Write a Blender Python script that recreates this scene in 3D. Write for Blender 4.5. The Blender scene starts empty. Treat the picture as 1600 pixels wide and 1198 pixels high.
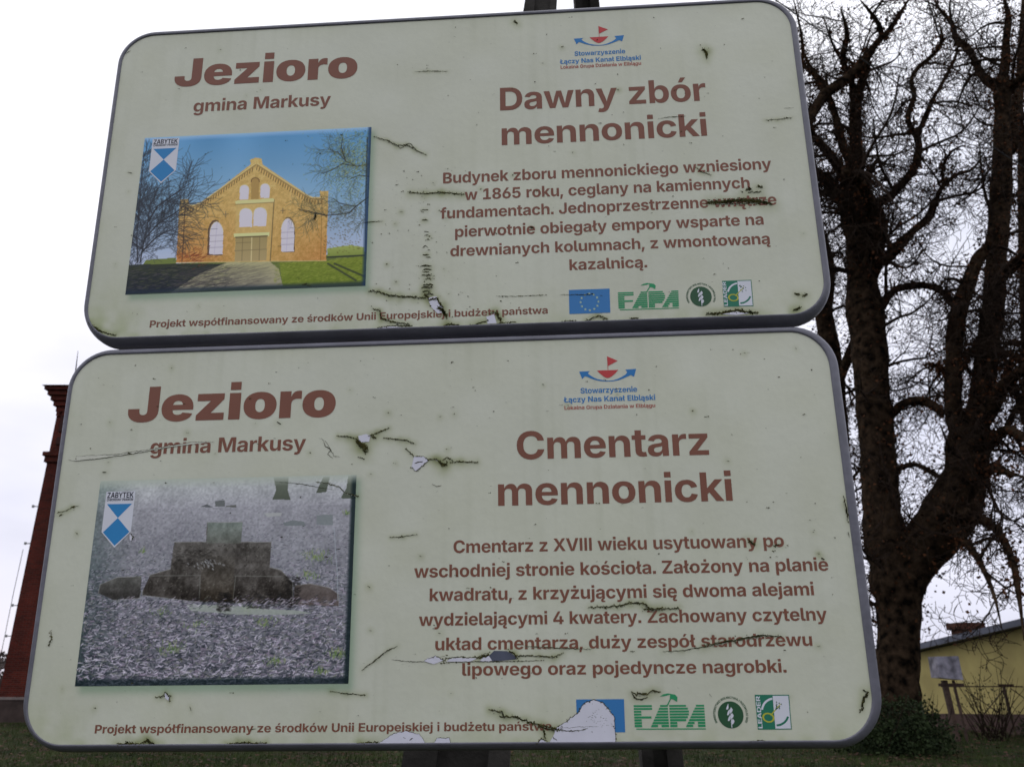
import bpy, math, random
import numpy as np
from mathutils import Matrix, Vector, noise as mnoise
from mathutils.geometry import tessellate_polygon
C = bpy.context.scene
COL = C.collection
R = math.radians
# ------------------------------------------------------------------ camera
cam = bpy.data.cameras.new('camera'); cam.lens = 28.125; cam.sensor_width = 36
cam.clip_start = .05; cam.clip_end = 2000
cam.dof.use_dof = True; cam.dof.focus_distance = 1.5; cam.dof.aperture_fstop = 10.0
camo = bpy.data.objects.new('camera', cam); COL.objects.link(camo)
camo.location = (0, 0, 1.6); camo.rotation_euler = (R(90 + 20.3), 0, 0); C.camera = camo
# ------------------------------------------------------------------ world: overcast daylight
w = bpy.data.worlds.new('World'); C.world = w; w.use_nodes = True
N = w.node_tree.nodes; L = w.node_tree.links; N.clear()
out = N.new('ShaderNodeOutputWorld'); bg = N.new('ShaderNodeBackground'); sky = N.new('ShaderNodeTexSky')
sky.sky_type = 'NISHITA'; sky.sun_disc = False; sky.sun_elevation = R(28); sky.sun_rotation = R(-35)
tc = N.new('ShaderNodeTexCoord'); mp = N.new('ShaderNodeMapping'); mp.inputs['Scale'].default_value = (1, 1, 2.6)
nz = N.new('ShaderNodeTexNoise'); nz.inputs['Scale'].default_value = 2.2; nz.inputs['Detail'].default_value = 5; nz.inputs['Roughness'].default_value = .5
rp = N.new('ShaderNodeValToRGB')
rp.color_ramp.elements[0].position = .36; rp.color_ramp.elements[0].color = (10.6, 10.8, 11.6, 1)
rp.color_ramp.elements[1].position = .62; rp.color_ramp.elements[1].color = (13.8, 13.8, 14.1, 1)
mx = N.new('ShaderNodeMixRGB'); mx.inputs[0].default_value = .93
L.new(tc.outputs['Generated'], mp.inputs['Vector']); L.new(mp.outputs[0], nz.inputs['Vector']); L.new(nz.outputs['Fac'], rp.inputs[0])
sz = N.new('ShaderNodeSeparateXYZ'); L.new(tc.outputs['Generated'], sz.inputs[0])
gr = N.new('ShaderNodeValToRGB')                       # overcast sky: dimmer and bluer towards the horizon, all the way round
for p_, c_ in ((0, (.70, .70, .81, 1)), (.10, (.76, .76, .87, 1)), (.24, (1.0, 1.0, 1.03, 1)), (1, (1.2, 1.2, 1.2, 1))):
    e_ = gr.color_ramp.elements[0] if p_ == 0 else gr.color_ramp.elements[1] if p_ == 1 else gr.color_ramp.elements.new(p_)
    e_.position = p_; e_.color = c_
ml = N.new('ShaderNodeMixRGB'); ml.blend_type = 'MULTIPLY'; ml.inputs[0].default_value = 1
L.new(sz.outputs[2], gr.inputs[0]); L.new(rp.outputs[0], ml.inputs[1]); L.new(gr.outputs[0], ml.inputs[2])
L.new(sky.outputs[0], mx.inputs[1]); L.new(ml.outputs[0], mx.inputs[2]); L.new(mx.outputs[0], bg.inputs[0]); bg.inputs[1].default_value = .092
L.new(bg.outputs[0], out.inputs[0])
sl = bpy.data.lights.new('sun', 'SUN'); sl.energy = .5; sl.angle = R(25); sl.color = (1, .96, .9)
so = bpy.data.objects.new('sun', sl); COL.objects.link(so); so.rotation_euler = (R(62), 0, R(180 + 35))
C.view_settings.view_transform = 'Standard'; C.view_settings.look = 'None'; C.view_settings.exposure = 0; C.view_settings.gamma = 1
C.view_settings.use_curve_mapping = False

D = {'org':[[-0.71241,1.16016,2.70887],[-0.71145,1.20922,2.09628]],'ax':[[0.998024,0.061194,-0.014233],[-0.062132,0.994933,-0.079043],[0.009324,0.079772,0.99677]],'H':0.58663,'text':[['T','title','Jezioro',103.5,436.9,113.4,57.9,'K'],['T','subtitle','gmina Markusy',144.6,392,167.1,24.4,'B'],['T','heading','Dawny zbór',690.5,1043.1,195.1,45.2,'B'],['T','heading','mennonicki',692.6,1038.8,263,43.3,'B'],['T','body','Budynek zboru mennonickiego wzniesiony',592.5,1138.7,330.9,20.4,'B'],['T','body','w 1865 roku, ceglany na kamiennych',629,1100.2,363.8,20.1,'B'],['T','body','fundamentach. Jednoprzestrzenne wnętrze',588.5,1140.2,396.4,19.9,'B'],['T','body','pierwotnie obiegały empory wsparte na',613.4,1116,430.8,19.6,'B'],['T','body','drewnianych kolumnach, z wmontowaną',605.7,1123.2,465.1,19.2,'B'],['T','body','kazalnicą.',800,924.8,497.6,19,'B'],['T','foot','Projekt współfinansowany ze środków Unii Europejskiej i budżetu państwa',110.3,762.9,570.8,12.1,'B'],['T','logo_blue','Stowarzyszenie',822.4,910.8,92.5,9.2,'B'],['T','logo_blue','Łączy Nas Kanał Elbląski',796.4,937,107.3,9.1,'B'],['T','logo_red','Lokalna Grupa Działania w Elblągu',797.3,936.9,117.6,6.9,'B'],['B','title','Jezioro',98.8,434.1,115.2,57.7,'K'],['B','subtitle','gmina Markusy',142.2,390.2,167.1,23.4,'B'],['B','heading','Cmentarz',717.7,1006.4,190.3,43.4,'B'],['B','heading','mennonicki',688.4,1035.3,259.6,43,'B'],['B','body','Cmentarz z XVIII wieku usytuowany po',621.5,1102.7,327.6,18.4,'B'],['B','body','wschodniej stronie kościoła. Założony na planie',563.3,1161.5,362.1,18.2,'B'],['B','body','kwadratu, z krzyżującymi się dwoma alejami',586.9,1137.3,395.6,17.9,'B'],['B','body','wydzielającymi 4 kwatery. Zachowany czytelny',571.6,1151.8,430,17.5,'B'],['B','body','układ cmentarza, duży zespół starodrzewu',596,1127.2,463.8,17.2,'B'],['B','body','lipowego oraz pojedyncze nagrobki.',634.9,1088,498.4,17,'B'],['B','foot','Projekt współfinansowany ze środków Unii Europejskiej i budżetu państwa',106,759.8,571,11.3,'B'],['B','logo_blue','Stowarzyszenie',817.7,904.8,89.5,8.7,'B'],['B','logo_blue','Łączy Nas Kanał Elbląski',791.5,931.6,103.2,8.6,'B'],['B','logo_red','Lokalna Grupa Działania w Elblągu',792.2,930.9,114.7,6,'B']],'fontB':{' ':[269,[]],',':[269,['26 -194 69 111 218 111 128 -194']],'.':[269,['55 -3 55 154 215 154 215 -3']],'1':[646,['85 0 85 123 579 123 579 0','428 728 428 0 276 0 276 593 272 593 105 476 105 615 266 728']],'4':[646,['30 128 30 248 302 728 449 728 184 257 184 251 616 251 616 128','379 0 379 164 384 218 384 454 522 454 522 0']],'5':[646,['317 -10 246 -3 182 18 130 51 89 94 63 146 54 205 202 205 207 179 219 156 237 137 260 123 287 114 317 111 351 115 381 127 405 146 424 172 436 203 440 239 436 275 424 306 405 333 379 352 349 365 314 369 282 365 252 356 226 340 206 320 69 344 104 728 547 728 547 602 230 602 211 420 215 420 240 444 273 464 314 477 360 481 407 477 450 464 489 443 523 414 550 379 571 338 583 293 588 242 579 173 554 112 513 61 458 23 393 -2']],'6':[646,['325 -10 256 -2 192 19 138 55 96 104 69 164 60 236 65 294 83 351 112 411 153 478 321 728 475 728 287 452 291 454 324 461 361 464 424 457 478 437 524 404 558 359 579 304 586 239 578 169 552 108 512 59 460 21 397 -2','324 110 357 114 386 126 410 145 428 171 439 201 443 235 439 269 428 300 410 325 386 344 357 356 324 360 292 356 263 344 239 325 221 300 209 270 205 236 209 201 221 171 239 145 263 126 292 114']],
'8':[646,['323 -10 245 -3 177 17 121 49 78 90 51 140 41 196 47 239 62 279 87 314 119 343 157 364 199 376 199 380 146 401 104 437 77 486 68 542 76 595 101 642 140 682 191 712 253 731 323 737 392 731 454 712 505 682 545 642 569 595 578 542 569 486 541 437 499 401 447 380 447 376 489 364 527 343 559 314 583 279 599 239 605 196 595 140 568 90 525 49 468 17 400 -3','323 102 357 106 387 116 411 132 430 153 441 179 445 208 441 238 429 264 410 285 386 302 356 312 323 316 289 313 260 302 235 286 216 264 204 238 200 208 204 179 215 153 234 132 258 116 288 106','323 427 352 431 377 440 398 455 415 475 425 498 429 525 425 552 415 576 399 595 378 609 352 618 323 621 293 618 268 609 246 595 230 576 220 552 217 525 220 498 230 475 247 455 268 440 294 431']],'A':[750,['24 0 272 728 472 728 726 0 557 0 442 346 421 419 399 498 377 583 370 608 364 583 343 497 323 418 302 346 192 0','181 167 181 286 570 286 570 167']],'B':[662,['64 0 64 728 355 728 429 722 489 704 536 675 569 637 589 592 596 541 592 501 579 466 559 437 532 414 501 396 465 385 465 377 505 371 543 354 576 328 602 293 619 251 625 201 617 146 596 98 561 57 512 26 450 7 374 0','217 125 343 125 399 131 437 150 460 179 467 216 464 244 453 270 435 290 411 306 381 316 347 319 217 319','217 423 332 423 362 426 388 434 411 448 428 466 438 489 442 516 435 551 414 579 380 597 335 604 217 604']],'C':[740,['384 -10 292 1 210 34 142 88 89 162 56 254 45 363 56 473 90 566 142 640 211 693 293 726 384 737 444 733 500 720 551 699 595 669 633 632 664 588 685 536 698 478 544 478 537 505 525 530 510 551 491 569 469 583 444 594 417 600 387 602 334 595 289 574 251 540 223 493 206 434 200 363 206 292 224 232 252 186 289 152 334 132 387 125 416 128 444 134 469 144 491 158 510 176 525 198 537 222 544 250 699 250 688 201 669 153 641 109 605 70 561 37 509 12 450 -4']],'D':[722,['322 0 133 0 133 131 315 131 378 137 431 156 472 187 501 231 519 290 525 364 519 438 501 496 472 541 431 572 379 590 315 596 129 596 129 728 324 728 426 717 513 684 583 631 635 559 667 469 677 364 667 259 635 169 583 97 512 44 425 11','217 728 217 0 64 0 64 728']],'E':[608,['64 0 64 728 554 728 554 601 217 601 217 429 528 429 528 305 217 305 217 126 555 126 555 0']],'G':[751,['388 -10 292 2 209 36 140 90 88 164 56 256 45 363 56 472 90 565 143 639 212 693 294 726 385 737 445 733 500 720 550 698 595 669 632 633 662 591 684 544 696 493 541 493 532 517 520 538 505 557 487 573 466 586 442 595 416 600 388 602 335 595 290 574 252 540 224 494 206 435 200 364 206 294 223 235 251 188 289 153 335 132 389 125 438 130 479 144 512 167 536 197 550 235 555 274 399 274 399 389 703 389 703 297 693 208 663 133 614 72 551 27 475 -1']],'H':[747,['64 0 64 728 217 728 217 435 530 435 530 728 683 728 683 0 530 0 530 309 217 309 217 0']],'I':[288,['70 0 70 728 218 728 218 0']],'J':[585,['278 -10 175 5 98 50 48 122 32 219 32 262 185 262 185 217 191 172 210 139 239 120 278 113 316 120 345 139 364 172 370 218 370 728 521 728 521 220 504 122 456 50 379 5']],'K':[722,['177 162 177 300 199 339 221 375 243 410 268 444 296 480 328 520 503 728 689 728 382 371 370 375','64 0 64 728 217 728 217 532 214 345 217 270 217 0','517 0 304 326 401 439 697 0']],'L':[565,['64 0 64 728 217 728 217 126 529 126 529 0']],'M':[934,['64 0 64 728 299 728 413 401 421 374 430 339 440 300 450 258 459 214 468 176 475 213 485 257 495 299 504 339 513 374 521 401 634 728 869 728 869 0 716 0 716 339 716 365 717 398 718 436 719 476 720 518 721 560 722 597 711 556 700 513 688 471 677 431 667 395 657 364 649 339 531 0 403 0 283 339 275 364 265 395 255 431 243 470 232 511 220 555 211 591 211 562 212 520 213 478 214 437 215 400 216 366 216 339 216 0']],'N':[763,['64 0 64 728 234 728 460 365 478 335 496 303 514 268 533 229 551 186 549 223 546 268 544 312 543 351 542 384 542 728 698 728 698 0 528 0 323 329 300 367 280 403 260 440 239 481 216 529 211 539 211 532 214 483 217 436 219 394 220 358 221 329 221 0']],
'O':[771,['386 -10 294 1 212 34 143 88 90 162 56 254 45 363 56 473 90 566 143 640 212 693 294 726 386 737 477 726 559 693 628 640 681 566 715 473 726 363 715 253 681 161 628 88 559 34 477 1','386 125 438 132 483 153 520 187 548 233 565 292 571 363 565 435 548 494 520 541 483 575 438 595 386 602 333 595 288 575 251 541 223 494 206 435 200 363 206 292 223 233 251 187 288 153 333 132']],'P':[649,['64 0 64 728 350 728 427 720 491 696 543 658 580 609 604 549 611 481 603 413 580 353 542 304 490 267 424 244 347 236 217 236 217 0','217 359 322 359 363 363 396 374 421 393 439 417 450 447 454 481 450 515 439 545 421 569 396 587 362 598 321 602 217 602']],'R':[658,['64 0 64 728 350 728 427 720 491 698 543 663 580 615 604 557 611 490 603 423 580 366 542 320 490 286 424 265 347 258 217 258 217 0','217 381 322 381 363 384 396 393 421 409 439 430 450 457 454 490 450 524 439 551 421 573 396 589 362 599 321 602 217 602','468 0 291 331 456 331 637 0']],'S':[656,['333 -10 251 -4 180 16 122 50 79 96 51 156 40 228 189 228 195 194 210 167 232 145 260 130 294 121 332 118 368 121 400 129 426 143 445 161 457 183 461 208 458 231 447 249 429 265 405 278 374 289 337 299 258 319 175 348 112 389 73 445 60 517 69 579 96 633 138 677 193 710 260 730 335 737 411 730 477 710 530 676 571 632 596 579 605 519 458 519 447 557 421 586 383 603 334 609 299 607 270 599 247 586 230 570 220 550 216 527 220 503 232 484 251 468 274 455 302 445 332 437 397 421 442 409 484 393 521 373 553 349 579 321 599 288 611 251 615 208 607 146 582 92 541 49 485 16 416 -4']],'T':[669,['36 601 36 728 633 728 633 601 411 601 411 0 258 0 258 601']],'U':[731,['366 -10 281 -2 207 23 147 63 102 116 74 181 64 256 64 728 217 728 217 268 222 229 236 194 258 165 288 143 324 129 366 125 408 129 444 143 474 165 496 194 510 229 514 268 514 728 667 728 667 256 657 181 629 116 584 63 524 23 450 -2']],'V':[750,['278 0 24 728 194 728 308 382 329 310 351 232 373 148 379 123 385 148 406 233 427 310 448 382 558 728 726 728 478 0']],'W':[1041,['219 0 24 728 191 728 273 375 283 328 292 278 301 226 309 173 312 153 316 173 324 226 334 278 344 328 354 375 441 728 599 728 686 375 697 328 707 278 716 226 725 173 728 154 731 173 740 226 748 278 757 328 767 375 850 728 1017 728 821 0 648 0 553 367 538 432 526 503 520 542 514 506 503 435 488 367 393 0']],'X':[742,['25 0 286 372 48 728 226 728 304 607 324 575 340 545 354 517 367 491 373 478 379 491 392 517 406 545 422 574 443 607 522 728 695 728 460 377 717 0 536 0 436 150 418 179 404 203 392 224 382 243 371 263 371 264 371 264 360 244 349 224 337 203 323 179 304 150 201 0']],'Y':[734,['293 0 293 272 24 728 202 728 324 501 342 468 357 434 370 401 383 435 398 468 415 501 532 728 710 728 445 272 445 0']],'Z':[666,['56 0 56 91 349 503 378 542 410 580 430 604 390 602 340 602 291 601 55 601 55 728 611 728 611 637 323 231 292 191 259 151 236 124 281 125 333 126 384 126 612 126 612 0']],'a':[582,['214 -10 165 -6 121 8 84 31 56 62 39 103 33 152 37 194 49 229 69 257 95 278 126 295 161 307 198 315 238 321 281 325 314 330 339 335 357 343 367 354 370 369 370 372 368 393 360 410 348 424 332 434 311 440 286 443 261 440 238 434 220 425 205 412 193 397 186 380 48 402 67 446 94 483 131 513 176 535 228 548 287 553 331 550 374 542 413 529 449 509 478 484 501 452 515 413 520 368 520 0 378 0 378 76 373 76 358 52 338 31 314 13 285 0 252 -8','257 94 289 97 316 107 339 123 357 144 368 168 371 195 371 253 363 249 352 245 338 241 323 238 308 235 292 233 278 230 265 229 240 224 218 216 201 206 187 193 179 177 176 157 179 138 187 122 199 110 215 101 235 96']],'b':[631,['371 -9 330 -5 296 6 268 23 246 43 229 65 216 88 209 88 209 0 61 0 61 728 211 728 211 454 216 454 228 476 245 499 267 520 295 537 329 549 371 553 429 545 482 522 527 483 562 428 585 358 592 272 585 188 563 118 528 63 484 23 430 -1','324 111 358 116 387 131 409 156 425 189 435 228 438 272 435 317 425 356 409 388 387 413 358 428 324 433 289 428 261 413 238 389 222 357 212 318 208 272 212 227 222 188 238 155 261 131 290 116']],
'c':[589,['307 -11 230 -2 164 25 111 67 72 123 47 192 39 271 47 350 72 419 111 475 164 517 230 544 307 553 354 550 398 540 436 524 471 503 500 477 523 446 540 410 551 369 412 344 406 364 398 382 388 398 376 411 362 421 346 429 328 434 309 435 273 430 244 415 222 390 205 357 195 317 192 271 195 226 205 186 222 153 244 128 273 112 309 107 329 109 347 113 363 121 377 132 389 146 400 162 407 181 413 202 552 177 541 135 524 99 501 67 472 40 437 18 398 2 354 -7']],'d':[631,['261 -9 201 -1 148 23 103 63 68 118 46 188 39 272 47 358 69 428 105 483 150 522 202 545 260 553 302 549 337 537 365 520 387 499 403 476 415 454 420 454 420 728 570 728 570 0 422 0 422 88 415 88 403 65 386 43 363 23 336 6 302 -5','308 111 342 116 370 131 393 155 410 188 420 227 423 272 420 318 410 357 393 389 370 413 342 428 308 433 273 428 245 413 222 388 206 356 196 317 193 272 196 228 206 189 222 156 245 131 274 116']],'e':[596,['309 -11 231 -2 165 24 111 65 72 121 47 190 39 270 47 349 71 418 110 475 163 517 227 544 302 553 355 548 403 536 447 514 485 484 516 445 540 397 554 341 559 276 559 234 188 234 191 200 203 165 221 137 246 118 277 106 312 102 336 103 358 109 377 118 393 130 406 146 416 165 551 140 533 98 505 61 468 31 423 8 370 -6','189 327 414 327 413 342 404 376 388 403 366 424 338 436 303 440 269 436 240 423 217 403 201 377 191 345']],'f':[400,['368 546 368 432 10 432 10 546','105 0 105 586 111 640 129 684 156 718 192 742 235 757 284 762 317 760 348 756 373 751 390 747 364 634 354 636 342 639 329 641 315 641 287 637 268 626 258 607 255 582 255 0']],'g':[633,['305 -216 241 -211 186 -198 139 -178 103 -151 76 -118 59 -80 188 -46 197 -61 209 -75 225 -88 247 -99 273 -105 305 -108 354 -101 392 -82 415 -50 423 -3 423 96 411 96 399 75 383 54 361 35 334 21 301 11 261 8 202 15 149 36 104 73 69 124 46 191 39 274 47 359 70 429 105 483 150 522 203 545 261 553 303 549 338 537 366 520 388 499 405 476 418 454 424 454 424 546 571 546 571 6 563 -62 537 -118 497 -161 443 -191 379 -210','308 121 342 126 371 139 393 162 410 192 420 230 423 275 420 319 410 358 394 390 371 413 342 428 308 433 274 428 245 413 222 389 206 357 196 318 193 275 196 231 206 193 223 162 245 140 274 126']],'h':[625,['211 315 211 0 61 0 61 728 209 728 209 436 224 470 262 515 312 543 375 553 428 547 474 528 512 498 540 457 557 407 563 347 563 0 413 0 413 321 406 365 387 399 356 421 316 428 287 424 262 414 241 398 225 376 215 348']],'i':[273,['61 0 61 546 211 546 211 0','61 622 61 763 212 763 212 622']],'j':[273,['61 546 211 546 211 -27 205 -84 187 -129 157 -163 116 -186 65 -200 5 -204 -25 -204 -25 -87 -5 -87 26 -83 46 -71 58 -52 61 -25','61 622 61 763 212 763 212 622']],'k':[582,['197 158 197 338 220 338 395 546 568 546 333 271 297 271','61 0 61 728 211 728 211 0','402 0 241 238 341 344 578 0']],'l':[311,['226 -3 153 6 101 33 71 79 61 143 61 728 211 728 211 163 214 141 221 126 233 117 252 114 262 114 270 115 275 116 281 118 304 9 290 5 272 1 251 -2']],'m':[915,['61 0 61 546 201 546 207 437 213 455 235 492 262 520 293 539 327 550 363 554 416 545 458 517 489 469 503 426 510 448 534 487 564 517 600 538 638 550 679 554 726 549 768 532 804 505 830 469 847 423 853 368 853 0 703 0 703 339 697 378 679 407 651 424 618 429 593 426 571 417 553 403 540 384 532 361 530 335 530 0 385 0 385 342 379 378 362 406 335 423 301 429 277 426 255 417 237 403 223 384 214 359 211 329 211 0']],'n':[624,['211 315 211 0 61 0 61 546 203 546 205 428 224 470 262 515 312 543 375 553 428 547 474 528 512 498 540 457 557 407 563 347 563 0 413 0 413 321 406 365 387 399 356 421 316 428 287 424 262 414 241 398 225 376 215 348']],'o':[614,['307 -11 230 -2 164 25 111 67 72 123 47 192 39 271 47 350 72 419 111 475 164 517 230 544 307 553 384 544 450 517 503 475 543 419 567 350 575 271 567 192 543 123 503 67 450 25 384 -2','307 107 342 112 371 128 393 154 410 187 419 226 422 271 419 316 410 356 393 389 371 414 342 430 307 435 272 430 243 414 221 389 205 356 195 316 192 271 195 226 205 187 221 154 243 128 272 112']],
'p':[631,['61 -204 61 546 209 546 209 454 216 454 228 476 245 499 267 520 295 537 329 549 371 553 429 545 482 522 527 483 562 428 585 358 592 272 585 188 563 118 528 63 484 23 430 -1 371 -9 330 -5 296 6 268 23 246 43 229 65 216 88 211 88 211 -204','324 111 358 116 387 131 409 156 425 189 435 228 438 272 435 317 425 356 409 388 387 413 358 428 324 433 289 428 261 413 238 389 222 357 212 318 208 272 212 227 222 188 238 155 261 131 290 116']],'r':[409,['61 0 61 546 207 546 207 450 213 450 233 495 263 527 301 547 344 553 356 553 368 552 380 550 391 548 391 415 379 418 362 420 344 422 327 422 296 419 268 408 244 391 226 368 215 340 211 309 211 0']],'s':[562,['280 -11 218 -6 163 8 116 32 79 63 52 103 37 150 177 174 191 141 214 117 245 103 285 98 322 102 350 114 367 131 373 153 369 172 356 188 334 199 303 208 209 228 140 249 91 283 61 327 51 383 59 432 80 474 115 507 161 532 217 548 282 553 343 548 395 535 439 513 473 484 497 448 512 406 379 383 367 409 347 429 320 442 285 446 252 442 225 431 207 414 201 392 205 373 217 358 238 346 270 336 369 317 439 296 488 264 517 222 526 169 519 119 495 75 457 39 408 12 348 -5']],'t':[369,['336 546 336 432 10 432 10 546','85 676 235 676 235 161 237 139 246 123 261 114 283 111 294 112 307 113 320 115 330 117 351 5 326 -1 301 -5 277 -7 255 -8 182 2 128 32 95 81 85 148']],'u':[625,['250 -7 197 -1 151 18 113 48 85 89 67 139 61 199 61 546 211 546 211 225 218 181 237 147 268 125 309 118 338 121 363 131 384 148 400 170 410 198 413 231 413 546 563 546 563 0 421 0 419 118 400 76 362 31 312 3']],'w':[852,['175 0 14 546 171 546 218 346 230 289 244 228 257 161 262 135 266 160 281 227 295 289 309 346 358 546 495 546 542 346 556 289 570 227 585 160 589 134 594 160 607 227 620 289 632 346 678 546 838 546 676 0 523 0 464 208 455 241 446 278 437 316 429 356 426 372 422 356 413 316 405 277 396 241 387 208 327 0']],'y':[604,['58 -193 92 -80 111 -85 139 -90 163 -90 184 -83 200 -71 211 -53 216 -30 219 -2 15 546 174 546 264 265 279 211 291 157 298 121 307 158 321 212 338 265 432 546 590 546 358 -63 339 -105 316 -140 286 -169 250 -190 207 -204 155 -208 127 -207 100 -204 77 -199']],'z':[574,['58 0 58 90 325 421 325 425 67 425 67 546 506 546 506 447 255 124 255 120 516 120 516 0']],'ó':[614,['307 -11 230 -2 164 25 111 67 72 123 47 192 39 271 47 350 72 419 111 475 164 517 230 544 307 553 384 544 450 517 503 475 543 419 567 350 575 271 567 192 543 123 503 67 450 25 384 -2','307 107 342 112 371 128 393 154 410 187 419 226 422 271 419 316 410 356 393 389 371 414 342 430 307 435 272 430 243 414 221 389 205 356 195 316 192 271 195 226 205 187 221 154 243 128 272 112','253 615 321 767 459 767 357 615']],'ą':[582,['214 -10 165 -6 121 8 84 31 56 62 39 103 33 152 37 194 49 229 69 257 95 278 126 295 161 307 198 315 238 321 281 325 314 330 339 335 357 343 367 354 370 369 370 372 368 393 360 410 348 424 332 434 311 440 286 443 261 440 238 434 220 425 205 412 193 397 186 380 48 402 67 446 94 483 131 513 176 535 228 548 287 553 331 550 374 542 413 529 449 509 478 484 501 452 515 413 520 368 520 0 378 0 378 76 373 76 358 52 338 31 314 13 285 0 252 -8','257 94 289 97 316 107 339 123 357 144 368 168 371 195 371 253 363 249 352 245 338 241 323 238 308 235 292 233 278 230 265 229 240 224 218 216 201 206 187 193 179 177 176 157 179 138 187 122 199 110 215 101 235 96','440 -208 388 -201 347 -181 320 -148 311 -104 315 -72 329 -42 350 -16 378 8 520 0 486 -18 461 -37 445 -58 440 -82 443 -96 449 -108 460 -115 475 -117 486 -116 496 -114 505 -110 513 -106 544 -183 524 -193 498 -201 470 -206']],
'ę':[596,['309 -11 231 -2 165 24 111 65 72 121 47 190 39 270 47 349 71 418 110 475 163 517 227 544 302 553 355 548 403 536 447 514 485 484 516 445 540 397 554 341 559 276 559 234 188 234 191 200 203 165 221 137 246 118 277 106 312 102 336 103 358 109 377 118 393 130 406 146 416 165 551 140 533 98 505 61 468 31 423 8 370 -6','189 327 414 327 413 342 404 376 388 403 366 424 338 436 303 440 269 436 240 423 217 403 201 377 191 345','445 -210 393 -203 352 -183 325 -150 316 -106 317 -90 320 -74 326 -58 333 -43 342 -28 353 -12 365 3 378 19 551 140 539 103 523 69 505 37 487 8 471 -18 457 -42 448 -64 445 -84 448 -98 454 -110 465 -117 480 -119 490 -119 500 -116 509 -113 518 -108 549 -185 529 -195 503 -203 475 -208']],'Ł':[606,['105 0 105 728 258 728 258 126 570 126 570 0','10 201 10 332 428 572 428 442']],'ł':[340,['245 -3 171 6 120 33 90 79 80 143 80 728 230 728 230 163 232 141 239 126 252 117 270 114 280 114 288 115 294 116 299 118 323 9 309 5 291 1 269 -2','10 275 10 389 300 557 300 443']],'ń':[624,['211 315 211 0 61 0 61 546 203 546 205 428 224 470 262 515 312 543 375 553 428 547 474 528 512 498 540 457 557 407 563 347 563 0 413 0 413 321 406 365 387 399 356 421 316 428 287 424 262 414 241 398 225 376 215 348','258 615 326 767 464 767 362 615']],'ś':[562,['280 -11 218 -6 163 8 116 32 79 63 52 103 37 150 177 174 191 141 214 117 245 103 285 98 322 102 350 114 367 131 373 153 369 172 356 188 334 199 303 208 209 228 140 249 91 283 61 327 51 383 59 432 80 474 115 507 161 532 217 548 282 553 343 548 395 535 439 513 473 484 497 448 512 406 379 383 367 409 347 429 320 442 285 446 252 442 225 431 207 414 201 392 205 373 217 358 238 346 270 336 369 317 439 296 488 264 517 222 526 169 519 119 495 75 457 39 408 12 348 -5','228 615 296 767 434 767 333 615']],'ż':[574,['58 0 58 90 325 421 325 425 67 425 67 546 506 546 506 447 255 124 255 120 516 120 516 0','210 622 210 763 361 763 361 622']]},'fontK':{'J':[596,['286 -10 207 -3 142 18 89 52 50 99 27 157 20 228 20 273 217 273 217 224 219 199 225 179 235 164 249 152 266 146 286 144 307 146 323 152 337 164 347 179 353 200 354 225 354 728 549 728 549 229 541 158 519 99 481 52 429 18 364 -3']],'e':[606,['312 -10 256 -6 206 5 161 24 122 49 90 81 64 120 45 165 34 215 30 271 34 325 45 375 64 419 90 458 122 491 160 518 204 537 253 549 307 553 347 551 384 544 419 533 450 519 479 500 504 478 526 452 545 422 559 390 570 354 576 315 578 272 578 228 223 228 224 212 228 192 234 175 243 160 254 148 267 139 281 133 298 129 315 128 328 129 340 130 352 134 362 138 372 143 380 150 387 157 393 166 397 175 570 150 559 119 543 91 522 65 497 43 468 25 434 10 397 -1 356 -8','224 335 393 335 390 352 385 368 377 382 368 394 356 403 342 410 326 414 309 415 291 414 275 410 261 403 250 394 240 382 232 368 227 352']],'z':[590,['56 0 56 108 294 394 294 396 63 396 63 546 525 546 525 426 309 152 309 149 534 149 534 0']],'i':[296,['50 0 50 546 246 546 246 0','57 608 57 775 238 775 238 608']],'o':[625,['313 -10 257 -6 206 6 161 26 122 52 89 85 64 124 45 169 34 218 30 271 34 325 45 374 64 419 89 458 122 491 161 517 206 537 257 549 313 553 369 549 420 537 465 517 504 491 536 458 561 419 580 374 591 325 595 271 591 218 580 169 561 124 536 85 504 52 465 26 420 6 369 -6','313 137 329 139 344 144 357 153 368 165 377 181 385 199 390 221 393 245 395 272 393 300 390 324 385 345 377 363 368 379 357 391 344 399 329 405 313 406 297 405 282 399 269 391 257 379 248 363 240 345 235 324 232 300 230 272 232 245 235 221 240 199 248 181 257 165 269 153 282 144 297 139']],'r':[434,['50 0 50 546 240 546 240 441 246 441 258 477 274 505 293 526 316 541 341 550 369 553 378 553 386 552 395 551 403 549 411 547 419 545 419 378 408 381 396 384 383 385 370 387 357 387 347 388 328 386 311 382 295 375 281 365 269 353 259 339 252 322 248 304 246 284 246 0']]},'boat':{'flag':[[861.6,31.1],[877.6,38.8],[861.3,47]],'mast':[[861.1,30.8],[861.8,30.8],[862.2,53.4],[861.4,53.4]],'hull':[[844.5,53.6],[877.8,53.4],[872.3,59.4],[867.4,63.4],[863.8,65.5],[860.2,66.2],
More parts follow.
